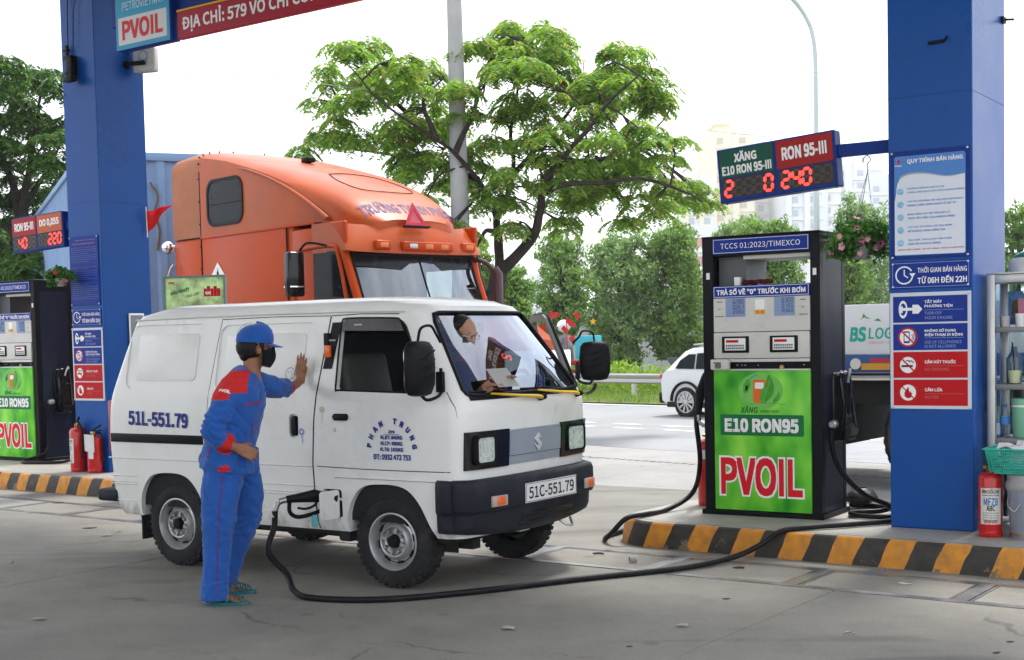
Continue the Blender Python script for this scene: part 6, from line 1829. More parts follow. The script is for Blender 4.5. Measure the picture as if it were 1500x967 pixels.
# --- the passenger reading a paper behind the windscreen
PM = VM @ Matrix.Translation((1.84, .42, .92))
pb = MB()
def pw(x, y, z): return Vector((x, y, z))
hc2 = Vector((.30, .0, .60))
hd = MB(); head(hd, hc2, (1, .05, -.35), .96); pb.v += hd.v; pb.f += [[i + 0 for i in f] for f in hd.f]; pb.m += hd.m
limb(pb, [(.16, 0, .42), (.20, 0, .48), (.26, 0, .55)], [.06, .05, .05])
limb(pb, [(.0, 0, .02), (.04, 0, .2), (.12, 0, .40)], [(.13, .1), (.14, .1), (.12, .08)])
limb(pb, [(.13, -.19, .38), (.24, -.24, .18), (.46, -.16, .22), (.52, -.12, .26)], [.045, .036, .028, .024])
limb(pb, [(.13, .19, .38), (.24, .24, .18), (.46, .16, .24), (.52, .08, .30)], [.045, .036, .028, .024])
hand(pb, Matrix.Translation((.51, -.13, .26)) @ Matrix.Rotation(R_(-75), 4, 'Z') @ Matrix.Rotation(R_(30), 4, 'X'), .1, .3, .95, 35, -1)
hand(pb, Matrix.Translation((.51, .09, .30)) @ Matrix.Rotation(R_(-105), 4, 'Z') @ Matrix.Rotation(R_(30), 4, 'X'), .1, .3, .95, 35, 1)
for q in (-1, 1): limb(pb, [(.0, .09 * q, .02), (.40, .11 * q, .04), (.45, .11 * q, -.35)], [.08, .06, .045])
p2 = remesh(pb, 'person', M_skin2, .008, None, 3)
p2.matrix_world = PM
tag(p2, 'passenger in a dark shirt and glasses looking down behind the van windscreen', 'person')
sh_ = MB()
sh_.tube([(0, 0, -.02), (.02, 0, .1), (.06, 0, .25), (.11, 0, .38), (.15, 0, .44), (.17, 0, .46)], [(.17, .13), (.17, .13), (.20, .13), (.20, .11), (.11, .08), (.065, .06)], 26)
limb(sh_, [(.13, -.18, .37), (.20, -.225, .25), (.25, -.24, .18), (.36, -.20, .20)], [.075, .065, .06, .05])
limb(sh_, [(.13, .18, .37), (.20, .225, .25), (.25, .24, .18), (.36, .20, .20)], [.075, .065, .06, .05])
remesh(sh_, 'shirt', M_shirt, .011, p2, 4, lambda c: noise.noise(c * 12) * .008)
tr2 = MB()
for q in (-1, 1): limb(tr2, [(-.02, .09 * q, .02), (.40, .11 * q, .045), (.45, .11 * q, -.34)], [.10, .075, .06])
remesh(tr2, 'trousers', M_under, .011, p2, 4)
hh2 = MB(); hh2.ball((.276, 0, .650), .092, 12, sc=(1.02, .9, .85)); hh2.ball((.235, 0, .60), .07, 8, sc=(.8, 1.15, 1)); hh2.obj('hair', M_hair, p2, smooth=60)
gs = MB()
for q in (-1, 1):
    Mg = axis_m((.30 + .088, .033 * q, .585), (1, 0, -.35)); gs.tube([Mg @ Vector((.023 * math.cos(a), .018 * math.sin(a), 0)) for a in [k * math.pi / 8 for k in range(17)]], .0022, 5)
    gs.tube([(.385, .055 * q, .59), (.30, .08 * q, .60)], .002, 5)
gs.obj('glasses', M_alu, p2)
ppr = MB(); ppr.box(-.11, -.07, 0, .11, .07, .003, M=Matrix.Translation((.60, -.02, .34)) @ Matrix.Rotation(R_(90), 4, 'Z') @ Matrix.Rotation(R_(50), 4, 'X'))
o = ppr.obj('paper_sheet', mat('dim_paper', (.3, .3, .28), .7), None, smooth=0); o.matrix_world = PM
tag(o, 'sheet of paper held by the passenger inside the van', 'paper')

# ---------------------------------------------------------------- orange sleeper-cab truck
M_or = mat('orange_paint', (0.44, 0.05, 0.003), 0.36, var=0.14, vs=1.1, spec=0.4, dirt=((0.38, 0.065, 0.010), 0.6, 1.3))
M_orf = mat('faded_orange_paint', (0.38, 0.062, 0.008), 0.36, var=0.18, vs=1.3, spec=0.5, coat=0.10, dirt=((0.42, 0.12, 0.04), 0.7, 0.9))
M_or2 = mat('chalky_orange_paint', (0.36, 0.13, 0.065), 0.6, var=0.12, vs=2.2, dirt=((0.42, 0.21, 0.14), 0.7, 1.8))
M_win = mat('dark_cab_glass', (0.008, 0.012, 0.016), 0.1, var=0.1, spec=0.25)
TA = -47.6
TMx = Matrix.Translation((-1.906, 15.8, 0)) @ Matrix.Rotation(R_(TA), 4, 'Z')
tk = thing('semi_truck', 'orange sleeper cab truck with faded roof behind the white van', 'truck', TMx.translation, TA)
WT = 2.06
ZC_ = [(-4.05, 4.06), (-4.0, 4.11), (-3.6, 4.14), (-3.1, 4.07), (-2.5, 3.93), (-1.6, 3.70), (-.7, 3.40), (-.35, 3.24), (-.1, 3.06), (.04, 2.94), (.4, 2.90)]
ZS_ = [(-4.0, 3.86), (-3.3, 3.90), (-2.6, 3.80), (-1.94, 3.62), (-1.47, 3.46), (-1.03, 3.27), (-.67, 3.07), (-.47, 2.93), (-.25, 2.87), (.1, 2.80), (.4, 2.78)]
YI_ = [(-4.0, 0), (-1.6, 0), (-1.0, .04), (-.5, .12), (-.25, .2), (-.05, .34), (.05, .5), (.4, .7)]
def sect(x, z0=2.93, o=0.0):
    zc, zs, yi = lerp_t(ZC_, x) - o, lerp_t(ZS_, x) - o, lerp_t(YI_, x) + o
    zs = max(zs, z0 + .01); zc = max(zc, zs + .01)
    P = [(yi, z0), (yi, z0 + (zs - z0) * .5), (yi, zs)]
    n = 12
    for k in range(1, n):
        t = math.pi * k / n
        c, s = math.cos(t), math.sin(t)
        P.append((WT / 2 - (WT / 2 - yi) * math.copysign(abs(c) ** .55, c), zs + (zc - zs) * abs(s) ** .62))
    P += [(WT - yi, zs), (WT - yi, z0 + (zs - z0) * .5), (WT - yi, z0)]
    return [Vector((x, y, z)) for y, z in P]
xs = [-3.27, -3.0, -2.6, -2.2, -1.9, -1.6, -1.3, -1.05, -.8, -.6, -.4, -.25, -.12, -.04, .04]
MB().loft([sect(x, 2.93 if x < -.5 else 2.76) for x in xs]).obj('roof_fairing', M_orf, tk, smooth=38, fix=True)
MB().loft([sect(x, 2.93, .012) for x in (-4.05, -4.0, -3.8, -3.55, -3.28)]).obj('rear_fairing', M_or2, tk, smooth=38, fix=True)
mb = MB(); mb.box(-4.05, .01, 1.0, -3.285, WT - .01, 2.925, bev=.04); mb.obj('rear_side_panel', M_or, tk)
mb = MB(); mb.box(-3.28, 0, .95, -1.22, WT, 2.926, bev=.03); mb.box(-3.28, -.012, 2.90, -.6, .01, 2.935, bev=.004); mb.obj('sleeper_side', M_or, tk)
MB().box(-1.09, .08, 1.0, -.95, WT - .08, 2.5).obj('cab_interior', M_inner, tk, smooth=0)
mb = MB(); mb.box(-1.215, .02, .95, -1.10, WT - .02, 2.9, bev=.01); mb.box(-1.10, -.004, .95, -.62, .05, 2.86, bev=.03)
mb.box(-.62, .01, .95, .1, WT - .01, 1.98, bev=.03); mb.obj('cab_side', M_or, tk)
mb = MB()
for k in range(9): mb.lathe([(.012, .006), (.012, 0)], 6, face_m(-3.30, -.004, 1.3 + k * .3)); 
for k in range(12):
    a = sect(-3.28)[2 + k]; mb.lathe([(.012, .02), (.012, 0)], 6, axis_m(a, (0, a.y - WT / 2, a.z - 3.2)))
mb.obj('rivet', M_black, tk)['kind'] = 'stuff'
mb = MB(); mb.box(-3.292, -.003, 1.0, -3.275, .02, 3.8); mb.box(-3.9, -.003, 2.922, -.62, .01, 2.93); mb.box(-1.22, -.006, 1.0, -1.212, .01, 2.9); mb.obj('panel_gap', M_seam, tk, smooth=0)
# sleeper window
Mw = face_m(-3.07, -.004, 3.06)
MB().frame(rrect(.90, .62, .17, 6, -.02, -.02), rrect(.82, .54, .15, 6, .02, .02), -.01, .012, Mw).obj('window_rim', M_black, tk)
sw = MB().prism(rrect(.84, .56, .15, 6, .01, .01), -.01, .004, Mw).obj('sleeper_window', M_win, tk)
MB().box(.04, .26, .004, .82, .275, .012, M=Mw).obj('sash_bar', M_black, sw, smooth=0)
# windscreen, brow
def wsx(y, z): return -.08 + .14 * (1 - (2 * y / WT - 1) ** 2) + (2.52 - z) * .42
g = []; f = []
for j in range(7):
    z = 1.93 + .60 * j / 6
    for k in range(13): y = .12 + (WT - .24) * k / 12; g.append(Vector((wsx(y, z), y, z)))
for j in range(6):
    for k in range(12): a = j * 13 + k; f.append((a, a + 1, a + 14, a + 13))
MB().add(g, f).obj('windscreen', glass('truck_windscreen_glass', (.2, .26, .25), 2.2), tk, smooth=180)
mb = MB()
for y in (.12, WT / 2, WT - .12): mb.tube([Vector((wsx(y, z) + .004, y, z)) for z in (1.93, 2.2, 2.5)], .016 if y != WT / 2 else .010, 6)
mb.tube([Vector((wsx(.12 + (WT - .24) * k / 12, 2.52) + .004, .12 + (WT - .24) * k / 12, 2.52)) for k in range(13)], .03, 6)
mb.obj('windscreen_seal', M_black, tk, smooth=60)
mb = MB(); vs = []
for j, z in enumerate((2.34, 2.53)):
    for k in range(13): y = .13 + (WT - .26) * k / 12; vs.append(Vector((wsx(y, z) + .006, y, z + (.03 * math.cos(k / 12 * 6.28) if j == 0 else 0))))
mb.add(vs, [(k, k + 1, 14 + k, 13 + k) for k in range(12)]); mb.obj('tint_band', mat('tint_black', (.01, .012, .014), .25), tk, smooth=60)
for ya in (.045, WT - .045):
    mb = MB()
    mb.tube([(-.08, ya, 2.56), (.03, ya + (.02 if ya < 1 else -.02), 2.25), (.17, ya + (.02 if ya < 1 else -.02), 1.93)], (.055, .05), 8)
    mb.box(-.66, .0 if ya < 1 else WT - .06, 2.55, .0, .06 if ya < 1 else WT, 2.90, bev=.02)
    mb.obj('cab_pillar', M_or, tk, smooth=60)
def brow(y, q):
    """outer lip of the brow; q 0 top back .. 1 lower lip"""
    c = max(0, 1 - (2 * y / WT - 1) ** 2) ** .6
    return Vector(((-.28 + .34 * c) * (1 - q) + .12 * c * q + .06 * math.sin(q * 2.2), y, 2.90 - .05 * c - q * (.35 - .02 * c)))
rg = []
for q in (0, .12, .35, .6, .85, 1.0):
    L_ = [brow(WT * k / 24, q) for k in range(25)]
    rg.append([Vector((-.66, -.004, L_[0].z)), Vector((-.5, -.004, L_[0].z))] + L_ + [Vector((-.5, WT + .004, L_[0].z)), Vector((-.66, WT + .004, L_[0].z))])
rg = [[Vector((-.66, WT * min(max(k - 2, 0), 24) / 24, 2.885)) for k in range(29)]] + rg + [[Vector((-.25 if 1 < k < 27 else -.66, .04 + (WT - .08) * min(max(k - 2, 0), 24) / 24, 2.55)) for k in range(29)]]
MB().loft(rg, closed=False, caps=False).obj('visor_brow', M_orf, tk, smooth=50)
for y, w in ((.45, .22), (1.1, .78), (1.80, .22)):
    P0 = brow(y, .72)
    lp = MB(); lp.box(-.06, -w / 2, -.055, .035, w / 2, .055, bev=.02, M=Matrix.Translation(P0 + Vector((.01, 0, 0)))); lo = lp.obj('lamp_pod', M_or, tk, smooth=50)
    for dy in ([0] if w < .5 else [-.24, 0, .24]):
        MB().box(.025, dy - .06, -.03, .042, dy + .06, .028, bev=.006, M=Matrix.Translation(P0 + Vector((.01, 0, 0)))).obj('marker_lamp', mat('marker_lens', (.6, .18, .06), .25, coat=.4) if dy > -.2 or w < .5 else M_steel, lo)
MB().tube(bez([(-2.45, .02, 3.76), (-2.2, .0, 3.73), (-1.94, -.01, 3.665), (-1.47, .0, 3.51), (-1.03, .03, 3.31), (-.67, .07, 3.10), (-.47, .10, 2.96)], 5), [(.004 + .0012 * k_, .004 + .0009 * k_) for k_ in range(31)], 8).obj('side_crest', M_orf, tk, smooth=60)
# hatch outline and faded name on the roof slope
def roofp(x, y):
    S = sect(x); 
    for a, b in zip(S, S[1:]):
        if a.y <= y <= b.y and b.y > a.y: return a + (b - a) * ((y - a.y) / (b.y - a.y))
    return S[8]
hp_ = [(-1.35, .75), (-.95, .62), (-.60, .70), (-.55, 1.1), (-.60, 1.5), (-.95, 1.58), (-1.35, 1.45), (-1.45, 1.1), (-1.35, .75)]
MB().tube(bez([roofp(x, y) + Vector((.004, 0, .006)) for x, y in hp_], 4), .005, 5).obj('hatch_joint', M_seam, tk)
tb = text_mb('TRƯỜNG THỊNH PHÁT', 1.42, .25, .03)
from mathutils.bvhtree import BVHTree
_rf = [c_ for c_ in tk.children if c_.name.startswith('roof_fairing')][0].data
_bv = BVHTree.FromPolygons([v.co.copy() for v in _rf.vertices], [list(p.vertices) for p in _rf.polygons])
for _i, v in enumerate(tb.v):
    _h = _bv.ray_cast(Vector((-.02 - v.y * 1.0, .34 + v.x, 5)), Vector((0, 0, -1)))
    tb.v[_i] = (_h[0] + _h[1] * .006) if _h[0] is not None else Vector((-.02 - v.y, .34 + v.x, 3.0))
tb.obj('lettering', mat('faded_violet_letter', (.20, .12, .20), .6, var=.3, vs=10), tk, smooth=0)
TR = Matrix.Translation((.13, .96, 2.85)) @ side_m(0, 0, 0) @ Matrix.Rotation(R_(-14), 4, 'X')
wt_ = MB().frame([(-.17, 0), (.17, 0), (0, .30)], [(-.10, .045), (.10, .045), (0, .215)], 0, .02, TR).obj('warning_triangle', mat('triangle_red', (.5, .03, .06), .35), tk, smooth=0)
MB().prism([(-.10, .045), (.10, .045), (0, .215)], .002, .012, TR).obj('triangle_core', mat('triangle_pink', (.55, .10, .13), .35, var=.3, vs=40), wt_, smooth=0)
MB().box(-.19, -.015, -.01, .19, .0, .05, M=TR).obj('triangle_base', M_black, wt_, smooth=0)
# door window, handle, mirrors, grab rail, horn, beacon
mb = MB(); mb.prism([(-1.02, 1.95), (-.05, 1.95), (-.16, 2.52), (-.22, 2.56), (-.95, 2.56), (-1.02, 2.5)], -.005, .003, face_m(0, .0, 0)); mb.obj('door_window', M_win, tk, smooth=0)
mb = MB(); mb.tube(bez([(-1.05, -.006, 1.9), (-1.05, -.008, 2.5), (-.97, -.01, 2.6), (-.25, -.012, 2.62), (-.12, -.01, 2.5), (.02, 0, 1.95)], 5), .024, 8); mb.obj('window_frame', M_or, tk, smooth=60)
for s_, yy in ((-1, -.34), (1, WT + .32)):
    b = MB(); b.box(-.62, yy - .11, 2.03, -.48, yy + .11, 2.56, bev=.035, seg=3); o = b.obj('side_mirror', M_blackg, tk, smooth=50)
    MB().tube(bez([(-.52, yy + .06, 2.57), (-.45, yy * .6 if s_ < 0 else yy - .15, 2.66), (-.3, .0 if s_ < 0 else WT, 2.62)], 5), .014, 8).obj('mirror_arm', M_black, o)
    MB().box(-.63, yy - .10, 2.14, -.47, yy + .10, 2.155).obj('mirror_band', M_chrome, o, smooth=0)
b = MB(); b.tube([(.25, WT + .10, 1.8), (.25, WT + .10, 2.30), (.22, WT + .06, 2.36)], .065, 12); b.tube(bez([(.2, WT + .08, 2.34), (.12, WT, 2.45), (-.05, WT - .1, 2.50)], 4), .03, 8); b.obj('intake_pipe', mat('plum_brown', (.05, .02, .025), .35), tk)
b = MB(); b.tube([(-4.12, .02, 2.86), (-4.0, .05, 2.86)], .02, 8); b.ball((-4.2, .0, 2.85), .09, 10); b.obj('horn', M_chrome, tk)
MB().tube(bez([(-4.0, -.03, 2.6), (-4.05, -.06, 2.52), (-4.12, -.06, 2.35), (-4.12, -.05, 2.1), (-4.05, -.01, 2.0)], 4), .016, 8).obj('grab_rail', M_alu, tk)
b = MB(); b.box(-2.42, 1.05, 3.90, -2.28, 1.2, 3.965, bev=.015); b.obj('roof_beacon', M_black, tk)
b = MB(); b.prism([(0, .17), (.17, 0), (0, -.17), (-.17, 0)], 0, .004, face_m(-2.86, -.006, 2.40)); b.prism([(-.16, -.17), (.16, -.17), (.16, -.30), (-.16, -.30)], 0, .004, face_m(-2.86, -.006, 2.48))
pk = b.obj('hazard_placard', M_wtext, tk, smooth=0)
b = MB(); b.sheet([(.0 + a * .05, .03 + c * .08) for a, c in ((0, -.6), (.5, -.5), (.6, -.1), (.3, .2), (.1, .9), (-.2, .3), (-.5, .1), (-.5, -.4))], .0055, face_m(-2.86, -.006, 2.40)); b.sheet([(-.06, -.05), (.06, -.05), (.06, -.04), (-.06, -.04)], .0055, face_m(-2.86, -.006, 2.40)); b.obj('flame_symbol', M_black, pk, smooth=0)
# bonnet, wheels, chassis (mostly behind the van)
mb = MB(); mb.loft([[Vector((x, y_, z_)) for y_, z_ in ((.25 + i, .7), (.2 + i, zt - .3), (.35 + i, zt - .06), (1.1, zt), (WT - .35 - i, zt - .06), (WT - .2 - i, zt - .3), (WT - .25 - i, .7))] for x, zt, i in ((.1, 1.92, 0), (.8, 1.86, .05), (1.5, 1.72, .12), (1.95, 1.5, .2), (2.05, 1.2, .22))], closed=True); mb.obj('bonnet', M_or, tk, smooth=40)
MB().box(2.03, .6, .75, 2.09, 1.6, 1.35, bev=.02).obj('radiator_grille', M_chrome, tk)
mb = MB(); mb.box(-6.5, .7, .7, 1.8, 1.5, .95); mb.tube([(-2.2, .1, .6), (-1.1, .1, .6)], .3, 14); mb.obj('chassis', M_under, tk)
for x, y in ((1.1, .15), (1.1, WT - .15), (-4.6, .2), (-4.6, WT - .2)):
    sgn_ = 1 if y > 1 else -1
    o = MB().lathe([(.3, -.12), (.46, -.14), (.5, -.1), (.5, .1), (.46, .14), (.3, .12)], 32, Matrix.Translation((x, y, .5)) @ face_m(), caps=False).obj('wheel', M_rubber, tk, smooth=40)
    MB().lathe([(.3, .12), (.28, .06), (.12, .03), (.1, .12), (.0001, .13)], 24, Matrix.Translation((x, y, .5)) @ (face_m() if sgn_ < 0 else Matrix(((1, 0, 0, 0), (0, 0, 1, 0), (0, -1, 0, 0), (0, 0, 0, 1)))), caps=False).obj('rim', M_rimp, o, smooth=40)

# ---------------------------------------------------------------- shipping container on its trailer
CAng = math.degrees(math.atan2(-.92, .39))
M_cont = mat('container_blue', (0.20, 0.31, 0.50), 0.5, var=0.1, vs=1.5, dirt=((0.30, 0.24, 0.18), 0.35, 1.6))
cn = thing('shipping_container', 'pale blue corrugated shipping container standing behind the orange cab', 'container', (-6.15, 19.76, 0), CAng)
def corr(P0, dx, L_, z0, z1, n, dep, outv):
    """trapezoid corrugation from P0 along dx"""
    dx = Vector(dx); outv = Vector(outv); pts = []
    st = L_ / n
    for i in range(n):
        for a, h in ((0, 0), (.3, 0), (.42, 1), (.86, 1), (1, 0)):
            if a == 1 and i < n - 1: continue
            pts.append(Vector(P0) + dx * (i + a) * st - outv * dep * h)
    vs = [p + Vector((0, 0, z0)) for p in pts] + [p + Vector((0, 0, z1)) for p in pts]
    m = len(pts)
    return vs, [(i, i + 1, m + i + 1, m + i) for i in range(m - 1)]
zb, zt = 1.45, 4.34
vs, fs = corr((0, .12, 0), (0, 1, 0), 2.2, zb + .1, zt - .1, 7, .045, (1, 0, 0)); MB().add(vs, fs).obj('end_wall', M_cont, cn, smooth=0)
vs, fs = corr((-12.1, 0.02, 0), (1, 0, 0), 12.0, zb + .1, zt - .08, 44, .036, (0, -1, 0)); MB().add(vs, fs).obj('side_wall', M_cont, cn, smooth=0)
mb = MB(); mb.box(-12.15, .06, zt - .08, .0, 2.4, zt - .04); mb.box(-12.15, .05, zb + .05, -.06, 2.4, zb + .09); mb.box(-12.15, 2.38, zb, .0, 2.42, zt); mb.box(-12.2, 0, zb, -12.12, 2.44, zt); mb.obj('shell', M_cont, cn, smooth=0)
mb = MB()
for y in (0, 2.30): mb.box(-.10, y, zb, .03, y + .14, zt, bev=.01)
mb.box(-.10, 0.14, zt - .12, .02, 2.30, zt, bev=.01); mb.box(-.10, .14, zb, .02, 2.30, zb + .14, bev=.01); mb.box(-12.2, -.02, zt - .1, -.10, .04, zt, bev=.01); mb.box(-12.2, -.02, zb, -.1, .04, zb + .14, bev=.01)
mb.obj('corner_frame', M_cont, cn)
mb = MB(); mb.tube(bez([(.01, .95, 3.9), (.03, 1.05, 3.7), (.03, 1.0, 3.45), (.02, 1.06, 3.2), (.02, 1.02, 2.9)], 4), .02, 6); mb.obj('hanging_cable', mat('rusty_cable', (.15, .1, .07), .8), cn)
tl_ = thing('trailer', 'dark flat trailer carrying the pale blue container', 'trailer', (-6.15, 19.76, 0), CAng)
mb = MB(); mb.box(-12.1, .2, 1.2, .0, 2.24, 1.44); mb.obj('deck', M_under, tl_, smooth=0)
for x in (-10.8, -9.4):
    for y in (.25, 2.2): MB().lathe([(.0001, -.13), (.3, -.13), (.46, -.14), (.5, -.1), (.5, .1), (.46, .14), (.0001, .14)], 24, Matrix.Translation((x, y, .5)) @ face_m()).obj('wheel', M_rubber, tl_, smooth=40)

# ---------------------------------------------------------------- cars on the road
M_car = mat('car_white_paint', (0.75, 0.76, 0.78), 0.2, var=0.02, coat=0.6)
def suv(label, loc, ang, group):
    t = thing('parked_car' if False else 'passenger_car', label, 'car', loc, ang, group)
    L_, W_ = 4.46, 1.8
    prof = [(0.02, .62), (.0, .80), (.10, .98), (.20, 1.10), (.62, 1.50), (.80, 1.585), (1.5, 1.62), (2.4, 1.585), (2.9, 1.42), (3.35, 1.10), (4.1, .98), (4.38, .82), (4.46, .62), (4.46, .36), (4.3, .24), (.25, .24), (.06, .36)]
    # body lower
    low_ = [(0.02, .55), (.0, .80), (.06, .98), (.18, 1.07), (3.3, 1.06), (4.1, .97), (4.38, .82), (4.46, .60), (4.46, .36), (4.3, .24), (.25, .24), (.04, .36)]
    b = MB(); 
    def seg(poly, ins): return [[Vector((x, y, z)) for x, z in [((px - 2.2) * (1 - k * .02) + 2.2, pz * (1 - k * .015) + .01 * k) for px, pz in poly]] for y, k in ((0.02, 1.5), (0.0 + ins, 0), (W_ - ins, 0), (W_ - .02, 1.5))]
    b.loft(seg(low_, .09)); bo = b.obj('body', M_car, t, smooth=40, fix=True)
    gh = [(.22, 1.06), (.30, 1.20), (.66, 1.49), (.9, 1.575), (1.5, 1.61), (2.3, 1.58), (2.75, 1.44), (3.30, 1.06)]
    b = MB(); n = len(gh); rr = []
    for y, k in ((.04, 0), (.10, .75), (.24, 1.0), (W_ - .24, 1.0), (W_ - .10, .75), (W_ - .04, 0)):
        rr.append([Vector((x, y, 1.06 + (z - 1.06) * (k if k < 1 else 1) if k else 1.06)) for x, z in gh])
    b = MB(); rr = []
    for y, k in ((.03, 0.0), (.085, .45), (.135, .85), (.20, .98), (W_ - .20, .98), (W_ - .135, .85), (W_ - .085, .45), (W_ - .03, 0.0)):
        rr.append([Vector((1.7 + (x - 1.7) * (1.0 - .0 * k), y, 1.05 + (z - 1.05) * k)) for x, z in gh])
    b.loft(rr, closed=True); b.obj('cabin', M_car, t, smooth=40, fix=True)
    Mg = Matrix.Translation((0, .025, 1.07)) @ Matrix.Rotation(-.21, 4, 'X') @ face_m()
    b = MB()
    for pl in ([(.50, .03), (1.05, .02), (1.05, .36), (.86, .36), (.62, .22)], [(1.10, .02), (1.95, .02), (1.95, .41), (1.10, .38)], [(2.0, .02), (2.95, .02), (2.62, .30), (2.35, .40), (2.0, .41)]): b.prism(pl, .0, .012, Mg)
    b.obj('side_window', M_win, t, smooth=0)
    MB().prism([(-.0, 0), (1.2, 0), (1.15, .36), (.05, .36)], 0, .01, Matrix.Translation((.205, 1.5, 1.10)) @ Matrix(((0, -.72, -.7, 0), (-1, 0, 0, 0), (0, .7, -.72, 0), (0, 0, 0, 1))) @ Matrix.Rotation(0, 4, 'X')).obj('rear_window', M_win, t, smooth=0)
    b = MB(); b.box(-.01, .05, .86, .22, .36, .98, bev=.03); b.box(-.01, W_ - .36, .86, .22, W_ - .05, .98, bev=.03); b.obj('tail_light', mat('car_tail_red', (.5, .02, .03), .2, coat=.6), t)
    b = MB(); b.box(-.03, .03, .30, .14, W_ - .03, .56, bev=.05); b.box(.25, -.005, .22, 4.2, .05, .34, bev=.02)
    for cx in (.82, 3.5):
        P = [(cx + .43 * math.cos(a), .36 + .43 * math.sin(a), 0) for a in [math.pi * k / 14 for k in range(15)]]
        b.tube([(x, .0, z) for x, z, _ in P], (.05, .03), 6)
    b.obj('lower_cladding', M_black, t)
    MB().tube([(.9, .22, 1.64), (1.2, .22, 1.66), (2.1, .22, 1.65)], .018, 6).obj('roof_rail', M_alu, t)
    for cx in (.82, 3.5):
        for y, s_ in ((.12, 1), (W_ - .12, -1)):
            Mq = Matrix.Translation((cx, y, .34)) @ (face_m() if s_ == 1 else Matrix(((1, 0, 0, 0), (0, 0, 1, 0), (0, -1, 0, 0), (0, 0, 0, 1))))
            if s_ == 1: MB().lathe([(.0001, .06), (.40, .06), (.40, .03), (.0001, .03)], 24, Mq).obj('wheel_well', M_under, t, smooth=0)
            o = MB().lathe([(.24, -.1), (.32, -.11), (.34, -.08), (.34, .12), (.32, .14), (.24, .135)], 32, Mq, caps=False).obj('wheel', M_rubber, t, smooth=40)
            r = MB(); r.lathe([(.25, .135), (.245, .12), (.235, .08), (.0001, .07)], 28, Mq, mi=1, caps=False); r.lathe([(.05, .07), (.05, .13), (.0001, .135)], 14, Mq)
            r.lathe([(.25, .14), (.225, .14), (.225, .11)], 28, Mq, caps=False)
            for k in range(10):
                a = R_(36 * k); Tq = Mq @ Matrix.Rotation(a, 4, 'Z'); r.prism([(.04, -.012), (.23, -.026), (.23, .026), (.04, .012)], .09, .13, Tq)
            r.obj('rim', [M_alu, M_black], o, smooth=30)
    return t
c0 = RD * -17.6
cw = Vector((3.95, 30.66, -.4))
cs_ = suv('white crossover car driving past left of the right pump', cw - RD * .82 - RQ * .0, TA, 'white cars on the road')
c2 = copy_tree(cs_); c2.location = (-3.35, 29.9, -.4); c2['label'] = 'white car on the road seen through the open door window of the van'

# ---------------------------------------------------------------- flat truck behind the right pump
M_blue3 = mat('truck_rail_blue', (0.03, 0.09, 0.25), 0.4, var=0.12, dirt=((.1, .1, .1), .3, 5))
ft = thing('flatbed_truck', 'truck with white lettered side panel between the right pump and column', 'truck', (3.02, 12.75, 0), -36)
MB().box(-1.0, 0, 1.27, 6.5, .06, 1.73, bev=.006).obj('side_panel', mat('panel_white', (.72, .74, .76), .4, var=.05, vs=2), ft)
tb = MB()
text_mb('BS', .16, .14, .03, tb, face_m(.185, -.002, 1.385), shear=.15)
tb.obj('lettering', mat('teal_letter', (.02, .42, .32), .5), ft, smooth=0)
text('LOGISTICS', .60, .105, mat('teal_letter', (.02, .42, .32), .5), ft, face_m(.365, -.002, 1.41), 0.012, shear=.1)
text('GROUP OF COMPANIES', .5, .022, mat('pink_letter', (.7, .3, .4), .5), ft, face_m(.365, -.002, 1.365), 0.0)
b = MB(); b.sheet([(.05, .36), (.12, .40), (.17, .375), (.12, .385), (.10, .43), (.085, .385)], .002, face_m(.22, 0, 1.22)); b.sheet([(.2, .38), (.27, .37), (.24, .40)], .002, face_m(.22, 0, 1.20)); b.obj('palm_mark', M_leaf_a, ft, smooth=0)
MB().box(-1.0, -.01, 1.10, 6.5, .10, 1.265, bev=.005).obj('side_rail', M_blue3, ft)
for x0, m_ in ((.38, M_red), (1.1, M_red), (1.8, M_red)): MB().box(x0, -.014, 1.19, x0 + .3, -.009, 1.23).obj('reflector', mat('reflector_red', (.45, .04, .06), .3), ft, smooth=0)
for x0 in (.30, .95): MB().box(x0, -.014, 1.125, x0 + .45, -.009, 1.185).obj('reflector', mat('reflector_amber', (.6, .3, .03), .3), ft, smooth=0)
MB().lathe([(.05, .01), (.055, 0)], 16, face_m(.245, -.012, 1.18)).obj('side_lamp', M_alu, ft)
MB().tube([(-1.0, -.02, 1.05), (6.5, -.02, 1.05)], (.025, .03), 8).obj('guard_tube', M_chrome, ft)
mb = MB(); mb.box(-1.0, .1, .80, 6.5, .25, 1.04); mb.box(-1.0, 1.6, .8, 6.5, 1.75, 1.04); mb.box(-1.0, .08, 1.05, 6.5, 2.3, 1.09); mb.box(-.9, .3, .35, -.2, 2.2, .8); mb.tube([(.05, .09, .98), (.12, .09, .98)], .03, 8); mb.obj('chassis', M_under, ft, smooth=0)
for x in (1.0, 2.15):
    for y in (.16, 2.1):
        o = MB().lathe([(.3, -.12), (.46, -.14), (.5, -.1), (.5, .1), (.46, .14), (.3, .12)], 40, Matrix.Translation((x, y, .5)) @ face_m(), caps=False).obj('wheel', mat('dusty_tyre', (.07, .055, .045), .9, var=.3, vs=9), ft, smooth=40)
        MB().lathe([(.3, .12), (.28, .04), (.12, .02), (.1, .12), (.0001, .13)], 24, Matrix.Translation((x, y, .5)) @ face_m(), caps=False).obj('rim', M_rimp, o)
        lg_ = MB()
        for k in range(36):
            a = R_(10 * k); lg_.box(-.03, -.02, -.13, .02, .012, -.02, M=Matrix.Translation((x, y, .5)) @ face_m() @ Matrix.Rotation(a, 4, 'Z') @ Matrix.Translation((0, .5, .13))); lg_.box(-.03, -.02, .02, .02, .012, .13, M=Matrix.Translation((x, y, .5)) @ face_m() @ Matrix.Rotation(a + .08, 4, 'Z') @ Matrix.Translation((0, .5, .0)))
        lg_.obj('tread', M_rubber, o, smooth=0)

